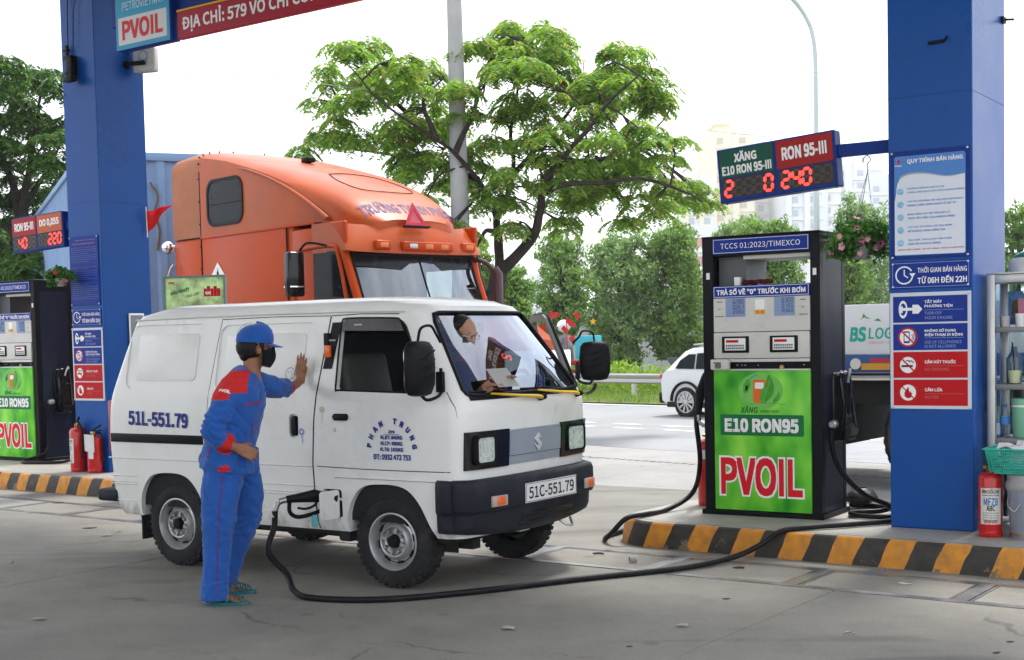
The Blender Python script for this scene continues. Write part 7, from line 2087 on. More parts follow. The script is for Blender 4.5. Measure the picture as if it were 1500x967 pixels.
# ---------------------------------------------------------------- motorbike with flags beyond the van
mk_ = thing('motorbike', 'motorbike hung with red flags and a teal delivery box beyond the open van door', 'motorbike', (2.28, 42.0, -.35), 150); mk_.scale = (1.3, 1.3, 1.3)
for x in (0, 1.25):
    MB().tube([(x + .28 * math.cos(a), 0, .30 + .28 * math.sin(a)) for a in [2 * math.pi * k / 24 for k in range(25)]], .045, 8).obj('wheel', M_rubber, mk_)
b = MB(); b.box(.25, -.12, .35, .95, .12, .62, bev=.06); b.box(.0, -.13, .72, .75, .13, .84, bev=.05); b.tube([(1.25, 0, .3), (1.05, 0, .95)], .035, 8); b.tube([(1.02, -.32, 1.02), (1.02, .32, 1.02)], .018, 8); b.box(.95, -.15, .55, 1.12, .15, 1.0, bev=.06); b.obj('frame_fairing', M_dred, mk_)
MB().box(-.35, -.26, .86, .12, .26, 1.42, bev=.03).obj('delivery_box', mat('teal_box', (.05, .38, .48), .5), mk_)
b = MB()
random.seed(3)
for k in range(11):
    a, z = random.uniform(-.1, .75), random.uniform(1.35, 1.98)
    c = Vector((a + .1, random.uniform(-.3, .3) + .3, z))
    M_ = Matrix.Translation(c) @ Matrix.Rotation(random.uniform(-.6, 1.4), 4, 'Z') @ face_m() @ Matrix.Rotation(random.uniform(-.9, .9), 4, 'Z')
    b.prism([(-.08, -.06), (.08, -.04), (.09, .06), (-.07, .06)], 0, .01, M_)
b.tube([(0.3, .3, .9), (0.3, .3, 1.9)], .012, 6); fo_ = b.obj('red_flag', mat('flag_red', (.5, .02, .015), .6), mk_, smooth=0)
b = MB(); b.sheet([(.10 * math.cos(R_(90 + 36 * k)) * (1 if k % 2 == 0 else .42), .10 * math.sin(R_(90 + 36 * k)) * (1 if k % 2 == 0 else .42)) for k in range(10)], 0, face_m(-.15, -.2, 1.75)); b.obj('yellow_star', M_yel, fo_, smooth=0)
rb = MB()
limb(rb, [(0, 0, .80), (.02, 0, 1.1), (.08, 0, 1.35)], [(.16, .12), (.16, .12), (.12, .09)]); limb(rb, [(.08, 0, 1.4), (.10, 0, 1.5)], [.055, .06]); rb.ball((.12, 0, 1.60), .10, 8)
for q in (-1, 1):
    limb(rb, [(.07, .19 * q, 1.36), (.2, .26 * q, 1.12), (.5, .25 * q, 1.05)], [.055, .045, .035]); limb(rb, [(0, .09 * q, .84), (.42, .13 * q, .80), (.38, .13 * q, .36)], [.09, .07, .05])
rd = remesh(rb, 'person', mat('grey_jacket', (.22, .22, .24), .9, var=.2), .02, None, 3)
rd.matrix_world = Matrix.Translation((2.28, 42.0, -.35)) @ Matrix.Rotation(R_(150), 4, 'Z') @ Matrix.Scale(1.3, 4) @ Matrix.Translation((.42, 0, .03))
tag(rd, 'motorbike rider in a white helmet beyond the open van door', 'person')
hb = MB(); hb.ball((.12, 0, 1.63), .155, 12, sc=(1.1, .95, 1.0)); hb.obj('helmet', M_car, rd, smooth=80)
hb = MB(); hb.ball((.18, 0, 1.60), .125, 10, sc=(1, 1, .5)); hb.obj('visor', M_win, rd, smooth=80)

# ---------------------------------------------------------------- trees
M_bark = mat('dark_bark', (0.035, 0.028, 0.024), 0.95, var=0.4, vs=6, bump=0.8, bs=25)
L_flame = leafmat('flame_tree_leaf', (0.11, 0.22, 0.035), (0.27, 0.41, 0.065), (0.42, 0.23, 0.10), 0.5)
L_dark = leafmat('dense_tree_leaf', (0.025, 0.075, 0.015), (0.10, 0.20, 0.03), None, 0.3)
L_soft = leafmat('pale_tree_leaf', (0.12, 0.21, 0.07), (0.28, 0.40, 0.14), None, 0.35)
L_soft2 = leafmat('mid_tree_leaf', (0.09, 0.18, 0.04), (0.23, 0.36, 0.08), None, 0.35)
L_yg = leafmat('bright_shrub_leaf', (0.14, 0.26, 0.02), (0.30, 0.44, 0.05), None, 0.35)
L_grass = leafmat('grass_blade', (0.10, 0.20, 0.03), (0.26, 0.36, 0.07), None, 0.3)
L_flow = leafmat('petunia_leaf', (0.03, 0.10, 0.02), (0.08, 0.20, 0.03), None, 0.3)

def leaf_quads(vs, fs, c, ax, nrm, l, w):
    s = ax.cross(nrm).normalized() * w / 2
    b = len(vs)
    vs += [c - ax * l / 2, c + s, c + ax * l / 2, c - s]
    fs.append((b, b + 1, b + 2, b + 3))
def from_lists(name, vs, fs, m, parent=None, smooth=False):
    me = bpy.data.meshes.new(name)
    me.from_pydata([tuple(v) for v in vs], [], fs)
    me.materials.append(m)
    o = bpy.data.objects.new(name, me); COL.objects.link(o)
    if parent: o.parent = parent
    return o
rnd = random.Random(11)
def rvec():
    z = rnd.uniform(-1, 1); a = rnd.uniform(0, 6.2832); r = math.sqrt(1 - z * z)
    return Vector((r * math.cos(a), r * math.sin(a), z))
def feather_cluster(vs, fs, c, R, n_fronds, leaf=.12):
    """umbrella of drooping feathery fronds"""
    for _ in range(n_fronds):
        d = rvec(); d.z = abs(d.z) * .75 + .05; d.normalize()
        base = c + Vector((d.x * R * rnd.uniform(.1, .9), d.y * R * rnd.uniform(.1, .9), d.z * R * rnd.uniform(.15, .75)))
        h = Vector((d.x, d.y, 0)); h = h.normalized() if h.length > .05 else Vector((1, 0, 0))
        h = (h + rvec() * .5).normalized(); h.z = rnd.uniform(-.1, .25)
        L_ = rnd.uniform(.22, .42); p = base.copy(); v = h.normalized()
        sd = v.cross(Vector((0, 0, 1))).normalized()
        for k in range(7):
            v = (v + Vector((0, 0, -.20))).normalized(); p = p + v * L_ / 7
            for s in (-1, 1):
                ax = (sd * s + v * .35 + Vector((0, 0, -.35)) + rvec() * .2).normalized()
                leaf_quads(vs, fs, p + ax * leaf * .45, ax, (Vector((0, 0, 1)) + rvec() * .7).normalized(), leaf * rnd.uniform(.8, 1.15), leaf * .36)
def clump(vs, fs, c, R, n, leaf, droop=.3, flat=.8):
    for _ in range(n):
        d = rvec(); r = R * rnd.random() ** .4
        p = c + Vector((d.x * r, d.y * r, d.z * r * flat))
        ax = (rvec() + Vector((0, 0, -droop))).normalized(); nr = (d + Vector((0, 0, .6)) + rvec() * .6).normalized()
        leaf_quads(vs, fs, p, ax, nr, leaf * rnd.uniform(.7, 1.3), leaf * .45)

Y_T = 26.0
SURVEY = (Matrix.Rotation(R_(87.05), 3, 'X') @ Matrix.Rotation(R_(-1.26), 3, 'Z'))     # bearings measured on the photograph, fixed in the world
def pix(px, py, Y):
    """world point of a reference position measured on the photograph at distance Y"""
    r = SURVEY @ Vector(((px - 750) / 1980, -(py - 596) / 1980, -1))
    return Vector((0, 0, 1.5)) + r * (Y / r.y)
cl_ = [(520,95,45),(480,110,25),(575,92,28),(500,160,24),(560,140,50),(640,125,46),(600,180,50),(458,215,32),(520,220,40),(575,215,40),(640,215,45),(700,130,50),(735,48,32),(700,62,28),(775,72,40),(805,60,36),(760,110,50),(830,88,32),(850,115,45),(885,98,36),(905,125,40),(940,105,42),(962,140,32),(972,155,22),(720,180,50),(780,170,50),(840,170,50),(900,180,45),(935,200,32),(700,240,40),(760,235,50),(820,240,50),(880,240,45),(940,250,42),(985,215,26),(1000,280,32),(1034,295,17),(960,290,36),(900,290,36),(850,300,30),(700,290,28),(655,262,28),(800,290,30),(740,290,24),(580,250,28),(830,330,18),(860,268,38),(920,312,22),(755,330,14),(665,330,20),(615,245,30),(760,60,22),(545,105,25),(600,110,20),(985,270,28),(800,120,40),(670,180,40),(790,215,40),(625,290,18),(880,145,35),(470,150,14),(700,350,12)]
limbs = [[(728,498,0),(727,450,0),(728,415,0),(733,398,0)],
 [(733,398,0),(731,350,.2),(730,318,.3),(742,292,.4),(752,255,.6),(748,200,.9),(757,140,1.1),(762,80,1.2)],
 [(731,402,0),(755,378,-.2),(780,348,-.4),(792,310,-.7),(796,275,-1.0),(822,235,-1.3),(860,190,-1.5),(900,140,-1.6),(938,110,-1.6)],
 [(796,285,-1.0),(830,270,-1.4),(880,268,-1.6),(940,262,-1.7),(1000,280,-1.6),(1030,296,-1.6)],
 [(730,318,.3),(718,296,-.2),(700,262,-.6),(668,225,-.9),(640,205,-1.2),(600,178,-1.5),(560,150,-1.6),(515,100,-1.8)],
 [(700,262,-.6),(655,248,.4),(600,232,.9),(540,222,1.2),(462,215,1.4)],
 [(728,340,.2),(712,338,.6),(704,352,.8),(700,362,.8)], [(716,430,0),(706,412,.5),(700,385,.9),(695,360,1.2)],
 [(752,255,.6),(790,215,.9),(830,170,1.3),(850,115,1.5),(835,90,1.5)],
 [(668,225,-.9),(690,170,-.7),(705,120,-.5),(735,55,-.3)], [(822,235,-1.3),(870,235,.2),(930,215,.9),(975,170,1.2)], [(640,205,-1.2),(620,150,-.6),(645,118,0)], [(640,205,0),(560,140,.8),(500,160,1.2)]]
def draw_tree(name, label, limbs, clusters, Y, r0, leafm, fr_per, leaf, bark=M_bark, group=None, zr=None, jitter=1.6):
    base = pix(limbs[0][0][0], limbs[0][0][1], Y); base.z = -.4
    t = thing(name, label, 'tree', base, 0, group)
    b = MB(); nodes = []
    for li, L_ in enumerate(limbs):
        pts = [pix(x, y, Y + dy) for x, y, dy in L_]
        if li == 0: pts = [base + Vector((.02, 0, -.1)), base * .5 + pts[0] * .5] + pts
        P = bez(pts, 6)
        m = len(P) - 1
        ra, rb = {0: (r0 * 1.15, r0 * .9), 1: (r0 * .58, r0 * .10), 2: (r0 * .72, r0 * .09)}.get(li, (r0 * .36, r0 * .07))
        R = [(ra + (rb - ra) * (k / m) ** .8) * (1 + .13 * noise.noise(P[k] * 2.3)) for k in range(m + 1)]
        P = [p + Vector((noise.noise(p * 2.1), noise.noise(p * 2.1 + Vector((5, 0, 0))), 0)) * .05 for p in P]
        b.tube([p - base for p in P], R, 10)
        nodes += P[m // 4:] if li else []
    vs, fs = [], []
    tw = MB()
    for i, (x, y, r) in enumerate(clusters):
        dy = rnd.uniform(-jitter, jitter)
        c = pix(x, y, Y + dy); R = r / 1980 * Y
        nd = min(nodes, key=lambda q: (q - c).length)
        mid = (nd + c) / 2 + Vector((rnd.uniform(-.15, .15), rnd.uniform(-.15, .15), .12))
        tw.tube([p - base for p in bez([nd, mid, c], 4)], [.022] * 4 + [.016] * 4 + [.008], 5)
        for _ in range(4):
            e = c + rvec() * R * .75
            tw.tube([mid - base, c * .5 + e * .5 - base + Vector((0, 0, .05)), e - base], [.012, .009, .004], 4)
        sub = max(2, int(R / .22))
        for _ in range(sub * 2):
            cc = c + Vector((rnd.uniform(-1, 1) * R * .7, rnd.uniform(-1, 1) * R * .8, rnd.uniform(-.9, .9) * R * .8))
            feather_cluster(vs, fs, cc - base, min(.34, R * .55), max(5, int(fr_per * R / .6)), leaf)
    b.obj('trunk', bark, t, smooth=60)
    tw.obj('twig', bark, t, smooth=60)['kind'] = 'stuff'
    from_lists('crown', vs, fs, leafm, t)
    return t
draw_tree('flame_tree', 'large feathery flame tree with dark forked trunk behind the orange cab', limbs, cl_, Y_T, .18, L_flame, 31, .13)
cl_l = [(20,120,40),(60,118,32),(85,130,18),(10,175,45),(55,180,45),(88,195,25),(20,240,45),(70,245,40),(95,262,20),(15,300,45),(60,300,38),(30,345,40),(5,385,40),(35,395,36),(75,215,30),(40,150,35),(-30,130,60),(-40,220,70),(-40,320,70),(8,105,25),(100,290,14)]
lb_l = [[(30,480,0),(32,400,0),(34,340,0)], [(34,340,0),(40,260,0),(55,180,.3),(60,125,.4)], [(34,340,0),(15,260,.5),(-20,180,.8)], [(36,300,0),(75,240,.5),(90,200,.8)], [(34,360,0),(5,330,0),(-30,310,0)]]
draw_tree('leafy_tree', 'dense dark green tree at the left edge behind the left price sign', lb_l, cl_l, 29, .2, L_dark, 34, .13)
def bush_tree(name, label, px, py_top, py_bot, half, Y, leafm, n, leaf, group='trees beyond the guardrail', dens=1.0, irregular=.75):
    top = pix(px, py_top, Y); c0 = pix(px, py_bot, Y); g = Vector((top.x, Y, -.4)); Rw = half * .88 / 1980 * Y
    t = thing(name, label, 'tree', g, 0, group)
    b = MB(); b.tube([(0, 0, -.1), (.05, 0, (c0.z + .4) * .6), (0, 0, (top.z + .4) * .55), (.1, 0, (top.z + .4) * .85)], [.14, .11, .07, .02], 8)
    vs, fs = [], []
    H_ = top.z - c0.z
    for i in range(int(n * dens * 1.25)):
        v_ = rnd.random(); a = rnd.uniform(0, 6.283)
        prof = math.sin(math.pi * min(1, (1 - v_) * .78 + .12)) ** .7
        k = 1 + irregular * noise.noise(Vector((math.cos(a) * 1.6, math.sin(a) * 1.6, v_ * 4 + px * .1)))
        r = Rw * prof * k * rnd.random() ** .38
        c = Vector((r * math.cos(a), r * math.sin(a) * .9, c0.z + .4 + H_ * v_ * (1 + .12 * noise.noise(Vector((a, px * .3, 0))))))
        if i % 9 == 0: b.tube([(0, 0, c.z * .75), (c.x * .5, c.y * .5, c.z * .9), c], [.035, .02, .008], 4)
        clump(vs, fs, c, Rw * .12 + .12, 26, leaf, .5)
    b.obj('trunk', M_bark, t, smooth=60)
    from_lists('crown', vs, fs, leafm, t)
    return t
bush_tree('bushy_tree', 'rounded green tree above the open van door', 822, 352, 500, 46, 47, L_soft2, 260, .17)
bush_tree('bushy_tree', 'wide soft green tree above the far door mirror', 905, 345, 535, 64, 49, L_soft, 430, .18)
bush_tree('bushy_tree', 'tall pale green tree right behind the guardrail beside the pump', 985, 338, 520, 58, 49, L_soft2, 430, .18)
bush_tree('bushy_tree', 'green tree seen through the open top of the right pump', 1120, 330, 520, 66, 44, L_soft2, 420, .18)
bush_tree('bushy_tree', 'pale small tree directly above the right pump', 1090, 322, 480, 50, 58, L_soft, 260, .2)
bush_tree('bushy_tree', 'faint green tree behind the hanging flower basket', 1262, 300, 500, 60, 60, L_soft, 330, .2)
bush_tree('bushy_tree', 'green tree below the flower basket between pump and column', 1240, 380, 520, 45, 44, L_soft2, 220, .18)
bush_tree('bushy_tree', 'green tree at the right edge beside the right column', 1492, 305, 520, 40, 44, L_soft2, 240, .18)
bush_tree('bushy_tree', 'low tree just right of the flame tree trunk', 748, 398, 520, 36, 36, L_soft2, 230, .15)
bush_tree('bushy_tree', 'small green tree left of the flame tree trunk', 705, 372, 520, 22, 34, L_soft2, 120, .14)
bush_tree('bushy_tree', 'dark green mass low behind the left price sign', 20, 330, 480, 60, 34, L_dark, 420, .16, dens=1.2)
# verge: bright shrubs and grass
vs, fs = [], []
for i in range(620):
    r_, q = rnd.uniform(-46, 6), rnd.uniform(31.2, 34.0)
    p = rq(r_, q, -.35)
    hgt = .75 + .45 * noise.noise(Vector((r_ * .35, q, 0)))
    for z in (hgt * .3, hgt * .8):
        clump(vs, fs, p + Vector((0, 0, z)), .38, 26, .15, -.5, .9)
o = from_lists('shrub_bank', vs, fs, L_yg); tag(o, 'bright yellow-green shrubs along the far verge', 'shrubs', kind='stuff')
vs, fs = [], []
for i in range(26000):
    r_, q = rnd.uniform(-44, 6), rnd.uniform(27.3, 31.5)
    p = rq(r_, q, -.37); h = rnd.uniform(.06, .22) * (1.2 if noise.noise(Vector((r_, q, 0))) > 0 else .6)
    a = rvec() * .05; b_ = len(vs); s = Vector((rnd.uniform(-1, 1), rnd.uniform(-1, 1), 0)).normalized() * .015
    vs += [p - s, p + s, p + Vector((a.x * 2, a.y * 2, h))]; fs.append((b_, b_ + 1, b_ + 2))
o = from_lists('grass', vs, fs, L_grass); tag(o, 'grass growing on the verge under the guardrail', 'grass', kind='stuff')
vs, fs = [], []
for i in range(900):
    p = Vector((rnd.uniform(11.5, 15), rnd.uniform(39, 42), -.3)); h = rnd.uniform(1.2, 2.4); b_ = len(vs); s = Vector((.02, 0, 0)); a = rvec() * .25
    vs += [p - s, p + s, p + Vector((a.x, a.y, h))]; fs.append((b_, b_ + 1, b_ + 2))
o = from_lists('tall_reeds', vs, fs, leafmat('reed', (.25, .26, .10), (.42, .40, .2), None, .3)); tag(o, 'dry tall reeds behind the flat truck', 'reeds', kind='stuff')

# ---------------------------------------------------------------- guardrail
gr_ = thing('guardrail', 'grey steel guardrail along the far side of the road', 'guardrail', rq(0, 29.5, -.4), TA)
b = MB(); L0, L1 = -45, 14
prof = [(0, .45), (.04, .49), (.04, .54), (-.0, .60), (.04, .66), (.04, .71), (0, .75)]
b.add([(x, -y, z) for x in (L0, L1) for y, z in prof], [(i, i + 1, 7 + i + 1, 7 + i) for i in range(6)])
b.obj('rail', mat('galvanised_steel', (.42, .42, .42), .5, metal=.4, var=.12, vs=1.5, dirt=((.25, .22, .18), .4, 2)), gr_, smooth=40)
pm = MB().box(-.06, .0, -.1, .06, .12, .72).mesh('post', M_alu, 0)
for k in range(15):
    o = bpy.data.objects.new('post', pm); COL.objects.link(o); o.parent = gr_; o.location = (L0 + 2 + k * 4, 0, 0)
# ---------------------------------------------------------------- poles, lamp, wires
t = thing('utility_pole', 'tapered concrete utility pole behind the orange cab in front of the tree', 'pole', (-.91, 25.4, -.4), 0)
MB().tube([(.01, 0, -.1), (.02, 0, 3.8), (.0, 0, 9.5)], [.20, .175, .127], 20).obj('shaft', mat('pole_concrete', (.36, .36, .36), .85, var=.12, vs=1.5, bump=.3), t)
b = MB()
for z in (4.0, 5.0, 6.0, 7.0): b.lathe([(.012, .15), (.012, .13)], 6, Matrix.Translation((0, 0, z)) @ face_m())
b.obj('bolt_hole', M_black, t)
t = thing('street_lamp', 'slender street lamp with curved arm far behind the right price sign', 'street lamp', (pix(1197, 400, 60).x, 60, -.4), 0)
pt = [pix(1197, 440, 60), pix(1196, 300, 60), pix(1195, 120, 60), pix(1192, 60, 60), pix(1182, 28, 60), pix(1160, -2, 60), pix(1130, -20, 60), pix(1100, -26, 60)]
o_ = Vector((pix(1197, 400, 60).x, 60, -.4)); P = bez(pt, 5); P[0].z = -.4
MB().tube([p - o_ for p in P], [.14] * 6 + [.10] * (len(P) - 6), 8).obj('mast', mat('lamp_grey', (.45, .5, .52), .4, metal=.3), t)
MB().box(-1.6, -.15, 16.3, -.7, .15, 16.5, bev=.05, M=Matrix.Translation(P[-1] - o_ - Vector((0, 0, 16.4)) + Vector((.6, 0, 0)))).obj('lamp_head', M_alu, t)
for (a, c, lab) in (((-8, 21, 6.3), (24, 46, 6.9), 'thin overhead cable crossing the sky left to right'), ((-14, 30, 7.6), (30, 40, 9.6), 'upper thin overhead cable across the sky'), ((-26, 40, 9.0), (2, 30, 8.2), 'thin cable crossing the sky at upper left')):
    A, C_ = Vector(a), Vector(c); pts = [A + (C_ - A) * k / 12 - Vector((0, 0, 4 * .5 * (k / 12) * (1 - k / 12))) for k in range(13)]
    t = thing('overhead_cable', lab, 'cable', A, 0, 'overhead cables'); MB().tube([p - A for p in pts], .006, 4).obj('cable', mat('cable_grey', (.3, .3, .32), .6), t)
# small tree-framed van and far low buildings
# ---------------------------------------------------------------- apartment towers
def tower(px0, px1, py_top, Y, depth, wall, wcol, label, fl=3.1, cols=None, group='apartment towers', roofbits=True, ang=0, stripe=None):
    a, b_ = pix(px0, py_top, Y), pix(px1, py_top, Y)
    W_ = b_.x - a.x; H_ = a.z + .4
    t = thing('apartment_building', label, 'building', (a.x, Y, -.4), ang, group)
    MB().box(0, 0, 0, W_, depth, H_).obj('wall', wall, t, smooth=0)
    nf = int(H_ / fl); nc = cols or max(2, int(W_ / 4.2)); b = MB(); bl = MB()
    for f_ in range(nf):
        for c_ in range(nc):
            x0 = (c_ + .5) * W_ / nc - .75; z0 = f_ * fl + 1.0
            b.box(x0, -.12, z0, x0 + 1.5, .2, z0 + 1.45)
        if f_ % 1 == 0: bl.box(-.05, -.35, f_ * fl, W_ + .05, -.01, f_ * fl + .22)
    b.obj('windows', wcol, t, smooth=0)['kind'] = 'stuff'
    bl.obj('floor_band', wall, t, smooth=0)
    if stripe:
        b = MB(); nn = max(2, nc // 2)
        for c_ in range(nn): x0 = c_ * W_ / nn; b.box(x0, -.5, 0, x0 + W_ / nn * .32, -.36, H_ * .97)
        b.obj('colour_bay', stripe, t, smooth=0)
    if roofbits:
        b = MB(); b.box(W_ * .2, depth * .2, H_, W_ * .5, depth * .6, H_ + 2.6); b.box(W_ * .15, depth * .1, H_ + 2.6, W_ * .58, depth * .7, H_ + 2.9); b.box(W_ * .65, depth * .2, H_, W_ * .8, depth * .5, H_ + 1.6); b.obj('roof_house', wall, t, smooth=0)
    return t
W_cream = mat('tower_cream', (.84, .78, .64), .9, var=.04); W_white = mat('tower_white', (.80, .80, .82), .9, var=.03); W_lil = mat('tower_lilac', (.76, .79, .86), .9, var=.03); W_yel = mat('tower_yellow', (.85, .79, .65), .9, var=.04)  # pale wall colours, whitened further to imitate distance haze
G_pale = mat('tower_window', (.50, .54, .62), .4); G_pale2 = mat('tower_window_warm', (.60, .52, .42), .4)  # window tones paled to stand in for haze over the far blocks
tower(1000, 1046, 262, 300, 18, W_white, G_pale, 'white tower block at the left end of the far row', stripe=W_cream)
tower(1038, 1104, 196, 330, 22, W_cream, G_pale2, 'tallest cream tower block behind the right price sign', stripe=W_yel)
tower(1100, 1152, 214, 340, 20, W_white, G_pale, 'white tower block behind the middle of the right price sign', stripe=W_cream)
tower(1150, 1204, 236, 320, 20, W_lil, G_pale, 'pale lilac tower block right of the lamp mast', stripe=W_white)
tower(1200, 1272, 232, 350, 22, W_white, G_pale, 'white tower block left of the hook under the sign arm', stripe=W_lil)
tower(1268, 1330, 262, 360, 22, W_lil, G_pale, 'pale tower block half hidden by the right column')
tower(968, 1110, 330, 230, 14, W_white, mat('shop_window_pink', (.6, .3, .32), .5), 'long low white building above the right pump with pink windows', cols=14, roofbits=False)
tower(802, 858, 352, 420, 20, W_white, G_pale, 'distant pale block above the tree by the van door')
tower(772, 800, 402, 210, 10, W_lil, G_pale, 'small pale building right of the flame tree trunk', roofbits=False)
tower(876, 960, 380, 380, 14, W_lil, G_pale, 'faint low building between the trees', roofbits=False)
# grey low structures behind the trees
t = thing('warehouse', 'long grey low warehouse behind the trees beyond the verge', 'building', (-20, 62, -.4), 0)
MB().box(0, 0, 0, 70, 8, 2.6).obj('wall', mat('warehouse_grey', (.42, .43, .44), .8, var=.1), t, smooth=0); MB().box(-.2, -.3, 2.6, 70.2, 8.2, 2.9).obj('roof', M_alu, t, smooth=0)

# ---------------------------------------------------------------- hanging flower baskets
M_pet = [mat('flower_pink', (.62, .12, .26), .6, var=.25, vs=30), mat('flower_pale_pink', (.72, .38, .42), .6, var=.2, vs=30), mat('flower_red', (.62, .03, .05), .6, var=.2, vs=30)]
def basket(c, R, n, label, mats_, lf=.045, hook=None, seed=2):
    global rnd
    rnd = random.Random(seed)
    t = thing('flower_basket', label, 'hanging basket', c, 0, 'hanging flower baskets')
    MB().lathe([(R * .22, -R * .55), (R * .3, -R * .35), (R * .42, -R * .02), (R * .45, 0), (R * .4, 0), (R * .0001, -R * .05)], 20).obj('pot', mat('basket_pot', (.35, .33, .3), .6), t)
    vs, fs = [], []
    for i in range(n):
        d = rvec(); r = R * (.55 + .45 * rnd.random())
        p = Vector((d.x * r, d.y * r * .8, d.z * r * (.42 if d.z > 0 else .75) + .05 - .35 * (d.x * d.x) * R))
        for _ in range(5): leaf_quads(vs, fs, p + rvec() * .03, (rvec() + Vector((0, 0, -.3))).normalized(), (d + rvec() * .6).normalized(), lf * rnd.uniform(.7, 1.3), lf * .62)
    from_lists('foliage', vs, fs, L_flow, t)
    for mi, m_ in enumerate(mats_):
        b = MB()
        for _ in range(int(n * .026)):
            d = rvec(); d.y = -abs(d.y); r = R * rnd.uniform(.9, 1.06)
            p = Vector((d.x * r, d.y * r * .8, d.z * r * (.42 if d.z > 0 else .75) + .05 - .35 * (d.x * d.x) * R))
            M_ = axis_m(p, (d + rvec() * .5))
            s = rnd.uniform(.018, .028)
            for k in range(5): b.add([(0, 0, -.006), (s * math.cos(1.256 * k - .6), s * math.sin(1.256 * k - .6), .004), (s * 1.25 * math.cos(1.256 * k), s * 1.25 * math.sin(1.256 * k), .008), (s * math.cos(1.256 * k + .6), s * math.sin(1.256 * k + .6), .004)], [(0, 1, 2, 3)], 0, M_)
        b.obj('flower', m_, t, smooth=0)
    if hook:
        h = Vector(hook) - Vector(c)
        b = MB(); b.tube(bez([h + Vector((.0, 0, 0)), h + Vector((.02, 0, .03)), h + Vector((.0, 0, .055)), h + Vector((-.028, 0, .04)), h + Vector((-.032, 0, .01))], 4), .0045, 6); b.tube([h + Vector((0, 0, 0)), h + Vector((.0, 0, -.05))], .004, 6)
        b.obj('hook', M_steel, t)
        b = MB()
        for a in (0, 2.1, 4.2): b.tube([h + Vector((0, 0, -.05)), Vector((R * .43 * math.cos(a), R * .43 * math.sin(a), 0))], .0022, 4)
        b.obj('hanger_wire', M_steel, t)
    return t
basket(pix(1260, 352, 9.35), .24, 380, 'large basket of pink petunias hanging between the right pump and column', M_pet[:2], hook=pix(1271, 240, 9.35))
basket(pix(88, 408, 14.2), .15, 110, 'small basket of red flowers beside the left column above the left pump', [M_pet[2], M_pet[0]], .05, seed=5)

# ---------------------------------------------------------------- glass cabinet and what is in it
KA = -34.0
KM = Matrix.Translation((3.095, 8.79, 0.18)) @ Matrix.Rotation(R_(KA), 4, 'Z')
cab = thing('glass_cabinet', 'aluminium framed glass cabinet of odds and ends at the right edge', 'cabinet', KM.translation, KA)
CWd, CD = .95, .38; CH = 1.655
mb = MB()
for x in (0, CWd - .05):
    for y in (0, CD - .04): mb.box(x, y, 0.0, x + .05, y + .04, CH, bev=.004)
mb.obj('upright', M_alu, cab)
z = CH - .055
for q_ in (0,):
    mb = MB(); mb.box(.05, .002, z, CWd - .05, .038, z + .053, bev=.003); mb.box(.05, CD - .038, z, CWd - .05, CD - .002, z + .053, bev=.003); mb.box(.004, .04, z, .046, CD - .04, z + .053, bev=.003)
mb.obj('frame_rail', M_alu, cab)
MB().box(.05, .002, .05, CWd - .05, .038, .09, bev=.003).obj('frame_rail', M_alu, cab)
MB().box(.0, .0, CH, CWd, CD, CH + .012, bev=.002).obj('top_panel', M_alu, cab)
for z in (1.315, .945, .595, .25):
    MB().box(.051, .003, z - .035, CWd - .051, CD - .003, z, bev=.004).obj('shelf', mat('shelf_grey', (.22, .22, .21), .45, metal=.3), cab)
MB().box(.05, CD - .012, .1, CWd - .05, CD - .008, CH - .06).obj('back_glass', glass('cabinet_glass', (.72, .8, .82), .8), cab, smooth=0)
MB().box(.018, .045, .1, .022, CD - .045, CH - .06).obj('side_glass', glass('cabinet_glass'), cab, smooth=0)
mb = MB(); mb.box(.33, CD - .05, .1, .37, CD - .014, CH - .06); mb.obj('mullion', M_under, cab, smooth=0)
def kput(name, label, cat, mb_list, group=None):
    t = thing(name, label, cat, KM.translation, KA, group)
    for nm, b, m_ in mb_list: b.obj(nm, m_, t)
    return t
def cup(x, y, z, r, h, m_, label, name='cup', cat='cup'):
    b = MB(); b.lathe([(r * .8, 0), (r, h), (r * .93, h), (r * .74, .008), (.0001, .008)], 18, Matrix.Translation((x, y, z)))
    o = b.obj(name, m_, None); o.matrix_world = KM @ o.matrix_world; tag(o, label, cat); return o
# top shelf
cup(.085, .12, 1.316, .035, .07, mat('frosted_plastic', (.55, .5, .48), .4), 'frosted cup at the left of the cabinet top shelf')
cup(.185, .10, 1.316, .033, .085, M_white, 'white cup second from the left on the cabinet top shelf')
kput('poster_card', 'blue picture card standing at the left of the cabinet top shelf', 'card', [('card', MB().box(.065, .28, 1.33, .16, .285, 1.55), mat('card_blue', (.12, .28, .6), .4, var=.5, vs=18)), ('picture', MB().prism([(.085, 1.40), (.14, 1.38), (.15, 1.46), (.12, 1.50), (.09, 1.47)], -.279, -.274, face_m(0, 0, 0)), mat('card_brown', (.2, .14, .06), .5, var=.4, vs=30))])
kput('pink_box', 'pale pink carton on the cabinet top shelf', 'box', [('carton', MB().box(.16, .14, 1.38, .50, .27, 1.50, bev=.004), mat('carton_pink', (.55, .22, .30), .6)), ('lid', MB().box(.15, .13, 1.316, .51, .28, 1.382, bev=.004), mat('carton_pale', (.55, .42, .42), .6))])
